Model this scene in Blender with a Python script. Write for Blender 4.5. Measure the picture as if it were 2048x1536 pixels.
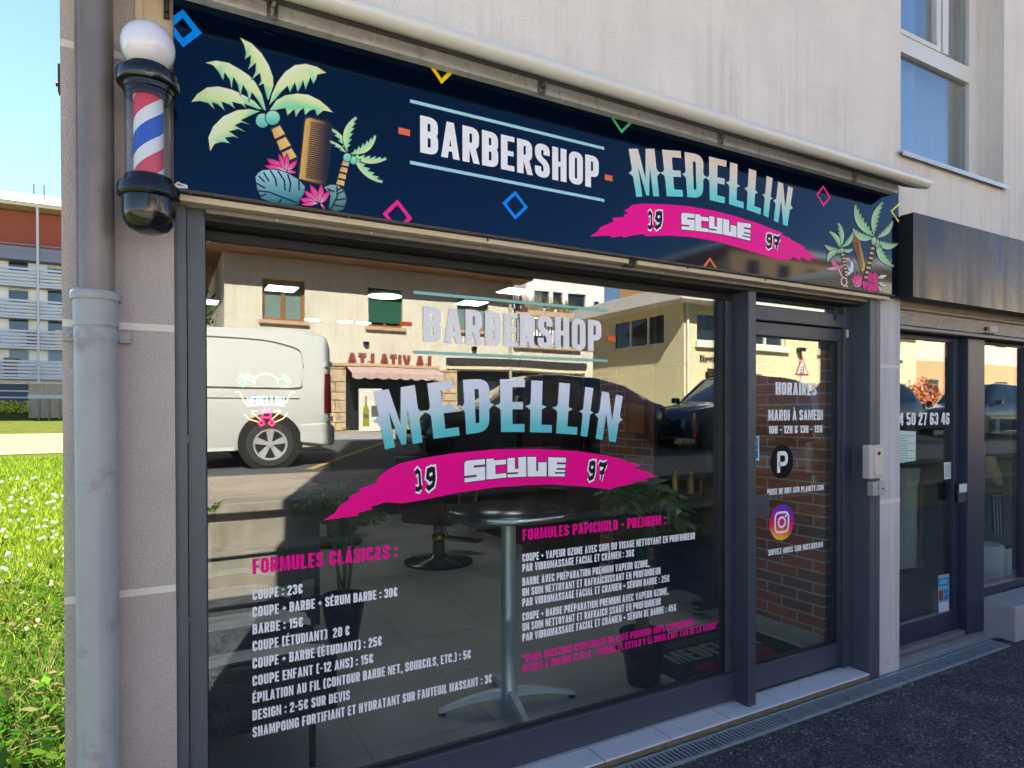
import bpy, bmesh, math, random
from mathutils import Vector, Matrix
import numpy as np

for o in list(bpy.data.objects):
    bpy.data.objects.remove(o)
random.seed(7)
SC = bpy.context.scene
COL = SC.collection
rad = math.radians

# ------------------------------------------------------------------ camera
FPX = 1292.64
AZ, PT, RL = rad(60.8523), rad(0.44146), rad(-0.11658)
CX, CY = 1024.0, 835.11
CAM = np.array([0.0, -2.25, 1.55])
cR = np.array([math.sin(AZ), -math.cos(AZ), 0])
cF = np.array([math.cos(AZ)*math.cos(PT), math.sin(AZ)*math.cos(PT), -math.sin(PT)])
cU = np.cross(cR, cF)
cR2 = math.cos(RL)*cR + math.sin(RL)*cU
cU2 = -math.sin(RL)*cR + math.cos(RL)*cU
cam_d = bpy.data.cameras.new("camera")
cam = bpy.data.objects.new("camera", cam_d)
COL.objects.link(cam)
M4 = Matrix.Identity(4)
for i in range(3):
    M4[i][0], M4[i][1], M4[i][2], M4[i][3] = cR2[i], cU2[i], -cF[i], CAM[i]
cam.matrix_world = M4
cam_d.sensor_fit = 'HORIZONTAL'
cam_d.sensor_width = 36.0
cam_d.lens = 36.0*FPX/2048
cam_d.shift_y = (CY-768)/2048
cam_d.clip_start = 0.05
cam_d.clip_end = 3000
SC.camera = cam

# ------------------------------------------------------------------ light
SUN_EL, SUN_AZ = rad(43), rad(-19)          # azimuth from +Y towards +X
w = bpy.data.worlds.new("World")
SC.world = w
w.use_nodes = True
nt = w.node_tree
bg = nt.nodes["Background"]
sky = nt.nodes.new("ShaderNodeTexSky")
sky.sky_type = 'NISHITA'
sky.sun_disc = False
sky.sun_elevation = SUN_EL
sky.sun_rotation = SUN_AZ
sky.air_density = 0.75
sky.dust_density = 0.0
sky.ozone_density = 2.5
nt.links.new(sky.outputs[0], bg.inputs[0])
bg.inputs[1].default_value = 0.057
sd = bpy.data.lights.new("sun", 'SUN')
sd.energy = 5.0
sd.angle = rad(0.55)
sd.color = (1.0, 0.95, 0.87)
sun = bpy.data.objects.new("sun", sd)
COL.objects.link(sun)
tosun = Vector((math.sin(SUN_AZ)*math.cos(SUN_EL), math.cos(SUN_AZ)*math.cos(SUN_EL), math.sin(SUN_EL)))
sun.rotation_euler = tosun.to_track_quat('Z', 'Y').to_euler()
sun.location = tosun*60
SC.view_settings.view_transform = 'Standard'
SC.view_settings.look = 'None'
SC.view_settings.gamma = 1
SC.view_settings.exposure = 2.45
try:
    SC.cycles.use_denoising = True
    SC.cycles.max_bounces = 10
    SC.cycles.transparent_max_bounces = 24
    SC.cycles.caustics_reflective = False
    SC.cycles.sample_clamp_indirect = 6
except Exception:
    pass

# ------------------------------------------------------------------ measuring
YG = 0.146            # outer face of the glass
def ray(px, py):
    return cF + (px-CX)/FPX*cR2 + (CY-py)/FPX*cU2
def P(px, py, y=0.0):
    d = ray(px, py); return CAM + d*((y-CAM[1])/d[1])
def G(px, py, z=0.0):
    d = ray(px, py); return CAM + d*((z-CAM[2])/d[2])
def Mi(px, py, y):     # a thing across the street, measured by its reflection
    q = P(px, py, 2*YG-y); return np.array([q[0], y, q[2]])

# ------------------------------------------------------------------ materials
def lin(c):
    return tuple(((v/255)/12.92 if v/255 <= .04045 else ((v/255+.055)/1.055)**2.4) for v in c)
MATS = {}
def pm(name, col, rough=.6, metal=0., spec=.5, var=0., vscale=6., bump=0., bscale=200., coat=0., streak=0., emit=None, dirt=None, grain=0., crack=0., runs=0.):
    """procedural material: base colour with noise variation, optional vertical streaks and fine bump"""
    if name in MATS: return MATS[name]
    m = bpy.data.materials.new(name); m.use_nodes = True
    t = m.node_tree; b = t.nodes["Principled BSDF"]; L = t.links.new
    b.inputs['Roughness'].default_value = rough
    b.inputs['Metallic'].default_value = metal
    b.inputs['Specular IOR Level'].default_value = spec
    b.inputs['Coat Weight'].default_value = coat
    b.inputs['Coat Roughness'].default_value = .03
    b.inputs['Base Color'].default_value = (*col, 1)
    tc = t.nodes.new("ShaderNodeTexCoord")
    cur = None
    if var > 0 or streak > 0:
        n = t.nodes.new("ShaderNodeTexNoise"); n.inputs['Scale'].default_value = vscale
        n.inputs['Detail'].default_value = 7; n.inputs['Roughness'].default_value = .65
        L(tc.outputs['Object'], n.inputs['Vector'])
        r = t.nodes.new("ShaderNodeMapRange")
        r.inputs[1].default_value = .25; r.inputs[2].default_value = .75
        r.inputs[3].default_value = 1-var; r.inputs[4].default_value = 1+var
        L(n.outputs[0], r.inputs[0])
        val = r.outputs[0]
        if streak > 0:
            mp = t.nodes.new("ShaderNodeMapping"); mp.inputs['Scale'].default_value = (9, 9, .55)
            L(tc.outputs['Object'], mp.inputs[0])
            n2 = t.nodes.new("ShaderNodeTexNoise"); n2.inputs['Scale'].default_value = 1.; n2.inputs['Detail'].default_value = 5
            L(mp.outputs[0], n2.inputs['Vector'])
            r2 = t.nodes.new("ShaderNodeMapRange")
            r2.inputs[1].default_value = .3; r2.inputs[2].default_value = .7
            r2.inputs[3].default_value = 1-streak; r2.inputs[4].default_value = 1+streak*.6
            L(n2.outputs[0], r2.inputs[0])
            mu = t.nodes.new("ShaderNodeMath"); mu.operation = 'MULTIPLY'
            L(val, mu.inputs[0]); L(r2.outputs[0], mu.inputs[1]); val = mu.outputs[0]
        vm = t.nodes.new("ShaderNodeVectorMath"); vm.operation = 'SCALE'
        vm.inputs[0].default_value = col
        L(val, vm.inputs['Scale']); L(vm.outputs[0], b.inputs['Base Color'])
        cur = vm.outputs[0]
    def darken(cur, fac_socket):
        mx = t.nodes.new("ShaderNodeMix"); mx.data_type = 'RGBA'; mx.blend_type = 'MULTIPLY'
        mx.inputs[0].default_value = 1; L(cur, mx.inputs[6]); L(fac_socket, mx.inputs[7]); return mx.outputs[2]
    if grain > 0:          # sandy grain of roughcast render
        n = t.nodes.new("ShaderNodeTexNoise"); n.inputs['Scale'].default_value = 190; n.inputs['Detail'].default_value = 2
        L(tc.outputs['Object'], n.inputs['Vector'])
        r = t.nodes.new("ShaderNodeMapRange"); r.inputs[1].default_value = .3; r.inputs[2].default_value = .62; r.inputs[3].default_value = 1-grain; r.inputs[4].default_value = 1+grain*.35
        L(n.outputs[0], r.inputs[0]); cur = darken(cur, r.outputs[0]); L(cur, b.inputs['Base Color'])
    if runs > 0:           # rain runs: narrow vertical stains in places
        mp = t.nodes.new("ShaderNodeMapping"); mp.inputs['Scale'].default_value = (22, 22, .9); L(tc.outputs['Object'], mp.inputs[0])
        n = t.nodes.new("ShaderNodeTexNoise"); n.inputs['Scale'].default_value = 1; n.inputs['Detail'].default_value = 6; L(mp.outputs[0], n.inputs['Vector'])
        n2 = t.nodes.new("ShaderNodeTexNoise"); n2.inputs['Scale'].default_value = .9; n2.inputs['Detail'].default_value = 3; L(tc.outputs['Object'], n2.inputs['Vector'])
        mu = t.nodes.new("ShaderNodeMath"); mu.operation = 'MULTIPLY'; L(n.outputs[0], mu.inputs[0]); L(n2.outputs[0], mu.inputs[1])
        r = t.nodes.new("ShaderNodeMapRange"); r.inputs[1].default_value = .27; r.inputs[2].default_value = .42; r.inputs[3].default_value = 1; r.inputs[4].default_value = 1-runs
        L(mu.outputs[0], r.inputs[0]); cur = darken(cur, r.outputs[0]); L(cur, b.inputs['Base Color'])
    if crack > 0:          # hairline cracks
        nn = t.nodes.new("ShaderNodeTexNoise"); nn.inputs['Scale'].default_value = 3; nn.inputs['Detail'].default_value = 5; L(tc.outputs['Object'], nn.inputs['Vector'])
        mxv = t.nodes.new("ShaderNodeMix"); mxv.data_type = 'VECTOR'; mxv.inputs[0].default_value = .35; L(tc.outputs['Object'], mxv.inputs[4]); L(nn.outputs[1], mxv.inputs[5])
        v = t.nodes.new("ShaderNodeTexVoronoi"); v.feature = 'DISTANCE_TO_EDGE'; v.inputs['Scale'].default_value = .9; L(mxv.outputs[1], v.inputs['Vector'])
        r = t.nodes.new("ShaderNodeMapRange"); r.inputs[1].default_value = .0; r.inputs[2].default_value = .0035; r.inputs[3].default_value = 1-crack; r.inputs[4].default_value = 1
        L(v.outputs['Distance'], r.inputs[0]); cur = darken(cur, r.outputs[0]); L(cur, b.inputs['Base Color'])
    if dirt:
        dcol, dscale, lo, hi = dirt
        n = t.nodes.new("ShaderNodeTexNoise"); n.inputs['Scale'].default_value = dscale; n.inputs['Detail'].default_value = 8
        n.inputs['Roughness'].default_value = .7
        L(tc.outputs['Object'], n.inputs['Vector'])
        r = t.nodes.new("ShaderNodeMapRange"); r.inputs[1].default_value = lo; r.inputs[2].default_value = hi
        L(n.outputs[0], r.inputs[0])
        mx = t.nodes.new("ShaderNodeMix"); mx.data_type = 'RGBA'
        mx.inputs[6].default_value = (*col, 1); mx.inputs[7].default_value = (*dcol, 1)
        if cur: L(cur, mx.inputs[6])
        L(r.outputs[0], mx.inputs[0]); L(mx.outputs[2], b.inputs['Base Color'])
    if bump > 0:
        n = t.nodes.new("ShaderNodeTexNoise"); n.inputs['Scale'].default_value = bscale; n.inputs['Detail'].default_value = 4
        L(tc.outputs['Object'], n.inputs['Vector'])
        bp = t.nodes.new("ShaderNodeBump"); bp.inputs['Strength'].default_value = bump; bp.inputs['Distance'].default_value = .01
        L(n.outputs[0], bp.inputs['Height']); L(bp.outputs[0], b.inputs['Normal'])
    if emit:
        b.inputs['Emission Color'].default_value = (*emit[0], 1); b.inputs['Emission Strength'].default_value = emit[1]
    MATS[name] = m
    return m

def glass_mat(name, r0, tint, rough=0.0, wavy=0.):
    m = bpy.data.materials.new(name); m.use_nodes = True
    t = m.node_tree; t.nodes.clear(); L = t.links.new
    out = t.nodes.new("ShaderNodeOutputMaterial"); mix = t.nodes.new("ShaderNodeMixShader")
    tr = t.nodes.new("ShaderNodeBsdfTransparent"); gl = t.nodes.new("ShaderNodeBsdfGlossy")
    tr.inputs[0].default_value = (*tint, 1); gl.inputs['Roughness'].default_value = rough
    gl.inputs[0].default_value = (1, 1, 1, 1)
    if wavy:               # float glass is never quite flat
        tc = t.nodes.new("ShaderNodeTexCoord"); n = t.nodes.new("ShaderNodeTexNoise"); n.inputs['Scale'].default_value = 1.6; n.inputs['Detail'].default_value = 1
        L(tc.outputs['Object'], n.inputs['Vector']); bp = t.nodes.new("ShaderNodeBump"); bp.inputs['Strength'].default_value = wavy; bp.inputs['Distance'].default_value = .004
        L(n.outputs[0], bp.inputs['Height']); L(bp.outputs[0], gl.inputs['Normal'])
    lw = t.nodes.new("ShaderNodeLayerWeight"); lw.inputs[0].default_value = .5
    p = t.nodes.new("ShaderNodeMath"); p.operation = 'POWER'; p.inputs[1].default_value = 4.5
    L(lw.outputs['Facing'], p.inputs[0])
    r = t.nodes.new("ShaderNodeMapRange"); r.inputs[3].default_value = r0; r.inputs[4].default_value = 1
    L(p.outputs[0], r.inputs[0]); L(r.outputs[0], mix.inputs[0])
    L(tr.outputs[0], mix.inputs[1]); L(gl.outputs[0], mix.inputs[2]); L(mix.outputs[0], out.inputs[0])
    MATS[name] = m
    return m

def print_mat(name, rough, coat=0., emit=0.):
    m = bpy.data.materials.new(name); m.use_nodes = True
    t = m.node_tree; b = t.nodes["Principled BSDF"]
    a = t.nodes.new("ShaderNodeVertexColor"); a.layer_name = 'Col'
    t.links.new(a.outputs[0], b.inputs['Base Color'])
    b.inputs['Roughness'].default_value = rough; b.inputs['Coat Weight'].default_value = coat
    b.inputs['Specular IOR Level'].default_value = .12
    if emit:
        t.links.new(a.outputs[0], b.inputs['Emission Color']); b.inputs['Emission Strength'].default_value = emit
    MATS[name] = m
    return m

# ------------------------------------------------------------------ mesh helpers
class MB:
    def __init__(s):
        s.v = []; s.f = []; s.m = []; s.c = []
    def add(s, pts, faces, mi=0, cols=None):
        n = len(s.v); s.v += [tuple(map(float, p)) for p in pts]
        for f in faces:
            s.f.append([n+i for i in f]); s.m.append(mi)
            s.c.append(None if cols is None else [cols[i] for i in f])
        return s
    def poly(s, pts, mi=0, cols=None):
        return s.add(pts, [list(range(len(pts)))], mi, cols)
    def box(s, x0, x1, y0, y1, z0, z1, mi=0):
        p = [(x, y, z) for z in (z0, z1) for y in (y0, y1) for x in (x0, x1)]
        return s.add(p, [(0, 2, 3, 1), (4, 5, 7, 6), (0, 1, 5, 4), (2, 6, 7, 3), (0, 4, 6, 2), (1, 3, 7, 5)], mi)
    def prism(s, pts, vec, mi=0):
        n = len(pts); a = [Vector(p) for p in pts]; b = [p+Vector(vec) for p in a]
        fs = [list(range(n))[::-1], list(range(n, 2*n))]
        fs += [(i, (i+1) % n, n+(i+1) % n, n+i) for i in range(n)]
        return s.add(a+b, fs, mi)
    def ring(s, rings, closed=True, caps=True, mi=0):
        k = len(rings[0]); n = len(s.v)
        for r in rings: s.v += [tuple(map(float, p)) for p in r]
        for i in range(len(rings)-1):
            for j in range(k if closed else k-1):
                j2 = (j+1) % k
                s.f.append([n+i*k+j, n+i*k+j2, n+(i+1)*k+j2, n+(i+1)*k+j]); s.m.append(mi); s.c.append(None)
        if caps:
            s.f.append([n+j for j in range(k)][::-1]); s.m.append(mi); s.c.append(None)
            e = n+(len(rings)-1)*k
            s.f.append([e+j for j in range(k)]); s.m.append(mi); s.c.append(None)
        return s
    def tube(s, path, r, n=10, caps=True, mi=0):
        path = [Vector(p) for p in path]; R = r if isinstance(r, (list, tuple)) else [r]*len(path)
        rings = []; up = None
        for i, p in enumerate(path):
            d = (path[min(i+1, len(path)-1)]-path[max(i-1, 0)]).normalized()
            if up is None or abs(up.dot(d)) > .98: up = Vector((0, 0, 1)) if abs(d.z) < .9 else Vector((1, 0, 0))
            a = d.cross(up).normalized(); b = a.cross(d).normalized(); up = b
            rings.append([p+(a*math.cos(t)+b*math.sin(t))*R[i] for t in [2*math.pi*j/n for j in range(n)]])
        return s.ring(rings, True, caps, mi)
    def lathe(s, prof, c, n=32, axis='z', caps=False, mi=0):
        rings = []
        for r, h in prof:
            q = []
            for j in range(n):
                t = 2*math.pi*j/n; u, v = r*math.cos(t), r*math.sin(t)
                q.append({'z': (c[0]+u, c[1]+v, c[2]+h), 'y': (c[0]+v, c[1]+h, c[2]+u), 'x': (c[0]+h, c[1]+u, c[2]+v)}[axis])
            rings.append(q)
        return s.ring(rings, True, caps, mi)
    def sphere(s, c, r, nu=24, nv=14, sq=(1, 1, 1), mi=0):
        return s.lathe([(max(1e-4, r*math.sin(math.pi*i/nv))*1, -r*math.cos(math.pi*i/nv)*sq[2]) for i in range(nv+1)], c, nu, mi=mi)
    def build(s, name, mat, parent=None, smooth=None, bevel=0., segs=2, loc=None):
        me = bpy.data.meshes.new(name)
        off = Vector((0, 0, 0))
        if parent is not None: off = worldloc(parent)
        elif loc is not None: off = Vector(loc)
        me.from_pydata([tuple(Vector(p)-off) for p in s.v], [], s.f)
        mats = mat if isinstance(mat, (list, tuple)) else [mat]
        for k in mats: me.materials.append(k)
        me.polygons.foreach_set('material_index', s.m)
        if any(c is not None for c in s.c):
            ca = me.color_attributes.new('Col', 'FLOAT_COLOR', 'CORNER')
            for p, c in zip(me.polygons, s.c):
                if c is None: continue
                for li, q in zip(p.loop_indices, c): ca.data[li].color = (*q, 1)
        if smooth is not None:
            me.polygons.foreach_set('use_smooth', [True]*len(me.polygons))
            try: me.set_sharp_from_angle(angle=rad(smooth))
            except Exception: pass
        me.update()
        o = bpy.data.objects.new(name, me); COL.objects.link(o)
        if parent is not None: o.parent = parent
        elif loc is not None: o.location = loc
        if bevel > 0:
            b = o.modifiers.new('bevel', 'BEVEL'); b.width = bevel; b.segments = segs
            b.limit_method = 'ANGLE'; b.angle_limit = rad(40)
        return o

def worldloc(o):
    v = Vector((0, 0, 0))
    while o is not None:
        v = v+o.location; o = o.parent
    return v
def tag(o, label=None, cat=None, group=None, kind=None):
    if label: o['label'] = label
    if cat: o['category'] = cat
    if group: o['group'] = group
    if kind: o['kind'] = kind
    return o
def thing(name, label, cat, loc=(0, 0, 0), group=None):
    o = bpy.data.objects.new(name, None); COL.objects.link(o); o.location = loc
    o.empty_display_size = .1
    return tag(o, label, cat, group)
def copy_tree(o, parent=None):
    c = o.copy(); COL.objects.link(c)
    if parent is not None: c.parent = parent
    for ch in [x for x in list(COL.objects) if x.parent == o]: copy_tree(ch, c)
    return c
def B(*a):
    return MB().box(*a)

# ------------------------------------------------------------------ colours and shared materials
m_render = pm("pale_render", lin((228, 221, 213)), .9, var=.09, vscale=2.0, streak=.03, bump=.5, bscale=130, dirt=(lin((170, 161, 153)), 1.7, .60, .9), grain=.17, runs=.12)
m_pillar = pm("grey_render", lin((184, 174, 172)), .9, var=.10, vscale=3, streak=.05, bump=.5, bscale=160, dirt=(lin((128, 120, 116)), 3., .58, .9), grain=.16, runs=.12)
m_pillar_r = pm("light_grey_render", lin((206, 202, 206)), .9, var=.08, vscale=3, streak=.12, bump=.4, bscale=160, dirt=(lin((138, 130, 125)), 3., .6, .9), grain=.12, runs=.2)
m_joint = pm("white_mortar", lin((222, 216, 210)), .8, var=.08, vscale=12, bump=.2, bscale=90)
m_slate = pm("slate_aluminium", lin((64, 69, 82)), .42, spec=.5, var=.06, vscale=9, dirt=(lin((96, 98, 108)), 14, .6, .85), bump=.02, bscale=300)
m_slate_rail = pm("weathered_slate_aluminium", lin((76, 82, 93)), .45, var=.08, vscale=7, dirt=(lin((118, 120, 128)), 20, .62, .8))
m_black = pm("black_seal", (.008, .008, .009), .6)
m_galv = pm("galvanised_steel", lin((222, 224, 230)), .5, metal=.05, var=.16, vscale=9, dirt=(lin((160, 162, 168)), 26, .52, .74))
m_alu = pm("brushed_aluminium", lin((190, 190, 190)), .35, metal=.9, var=.08, vscale=12)
m_white_alu = pm("white_lacquer", lin((216, 214, 208)), .3, coat=.4, var=.03, vscale=5)
m_beige = pm("beige_lacquer", lin((206, 190, 164)), .45, var=.05, vscale=5)
m_steel = pm("steel", lin((175, 175, 178)), .22, metal=1., var=.05, vscale=8)
m_rust = pm("dull_screw", lin((70, 64, 60)), .6, metal=.5)
m_glass = glass_mat("window_glass", .122, (.86, .92, .92), wavy=.22)
m_glass_up = glass_mat("upper_window_glass", .22, (.8, .84, .86))
m_print = print_mat("printed_vinyl", .35)
m_letter = print_mat("window_vinyl", .5)
# ------------------------------------------------------------------ flat artwork: polygons and letters on a plane
class Art:
    """flat vinyl shapes on a plane y = y0 facing the street; polygons in metres (x, z) with a colour per corner"""
    def __init__(s, y0, clip=None, step=4e-5):
        s.y = y0; s.k = 0; s.mb = MB(); s.clip = clip; s.step = step
    def poly(s, pts, col, bump=True):
        cols = col if isinstance(col[0], (tuple, list)) else [col]*len(pts)
        q = [(p[0], p[1], *c) for p, c in zip(pts, cols)]
        if s.clip:
            x0, x1, z0, z1 = s.clip
            for ax, lim, sg in ((0, x0, 1), (0, x1, -1), (1, z0, 1), (1, z1, -1)):
                r = []
                for i in range(len(q)):
                    a, b = q[i], q[(i+1) % len(q)]
                    ia, ib = sg*(a[ax]-lim) >= 0, sg*(b[ax]-lim) >= 0
                    if ia: r.append(a)
                    if ia != ib:
                        t = (lim-a[ax])/(b[ax]-a[ax]); r.append(tuple(a[j]+(b[j]-a[j])*t for j in range(5)))
                q = r
                if len(q) < 3: return
        if sum(q[i][0]*q[(i+1) % len(q)][1]-q[(i+1) % len(q)][0]*q[i][1] for i in range(len(q))) < 0: q = q[::-1]
        yy = s.y-s.k*s.step
        s.mb.poly([(p[0], yy, p[1]) for p in q], 0, [p[2:5] for p in q])
        if bump: s.k += 1
    def px(s, pts, col, f=None):
        """outline measured in photograph pixels, laid on the plane"""
        out = []
        for p in pts:
            if f: p = f(p)
            w_ = P(p[0], p[1], s.y); out.append((w_[0], w_[2]))
        s.poly(out, col)
    def build(s, name, mat, parent):
        return s.mb.build(name, mat, parent)

def arcs(pts, radii, closed=False, n=5):
    """round the corners of a polyline"""
    N = len(pts); out = []
    for i, p in enumerate(pts):
        r = radii[i] if isinstance(radii, (list, tuple)) else radii
        if (not closed and i in (0, N-1)) or r == 0:
            out.append(p); continue
        a, b = pts[i-1], pts[(i+1) % N]
        da = math.hypot(a[0]-p[0], a[1]-p[1]); db = math.hypot(b[0]-p[0], b[1]-p[1])
        rr = min(r, da*.5, db*.5)
        s = (p[0]+(a[0]-p[0])/da*rr, p[1]+(a[1]-p[1])/da*rr); e = (p[0]+(b[0]-p[0])/db*rr, p[1]+(b[1]-p[1])/db*rr)
        for j in range(n+1):
            t = j/n; k = .92
            q = ((1-t)**2*s[0]+2*t*(1-t)*p[0]+t*t*e[0], (1-t)**2*s[1]+2*t*(1-t)*p[1]+t*t*e[1])
            out.append(q)
    return out
def stroke(pts, th, closed=False):
    """quads of a polyline of constant width with mitred joints"""
    pts = [p for i, p in enumerate(pts) if i == 0 or math.hypot(p[0]-pts[i-1][0], p[1]-pts[i-1][1]) > 1e-5]
    if closed and math.hypot(pts[0][0]-pts[-1][0], pts[0][1]-pts[-1][1]) < 1e-5: pts = pts[:-1]
    N = len(pts); L, R = [], []
    for i, p in enumerate(pts):
        a = pts[i-1] if (i > 0 or closed) else None; b = pts[(i+1) % N] if (i < N-1 or closed) else None
        d1 = None if a is None else Vector((p[0]-a[0], p[1]-a[1])).normalized()
        d2 = None if b is None else Vector((b[0]-p[0], b[1]-p[1])).normalized()
        if d1 is None: d1 = d2
        if d2 is None: d2 = d1
        n1 = Vector((-d1.y, d1.x)); n2 = Vector((-d2.y, d2.x)); m = n1+n2
        if m.length < 1e-6: m = n1
        m = m.normalized(); k = th/2/max(.35, m.dot(n1))
        L.append((p[0]+m.x*k, p[1]+m.y*k)); R.append((p[0]-m.x*k, p[1]-m.y*k))
    return [[L[i], R[i], R[(i+1) % N], L[(i+1) % N]] for i in range(N if closed else N-1)]

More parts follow.
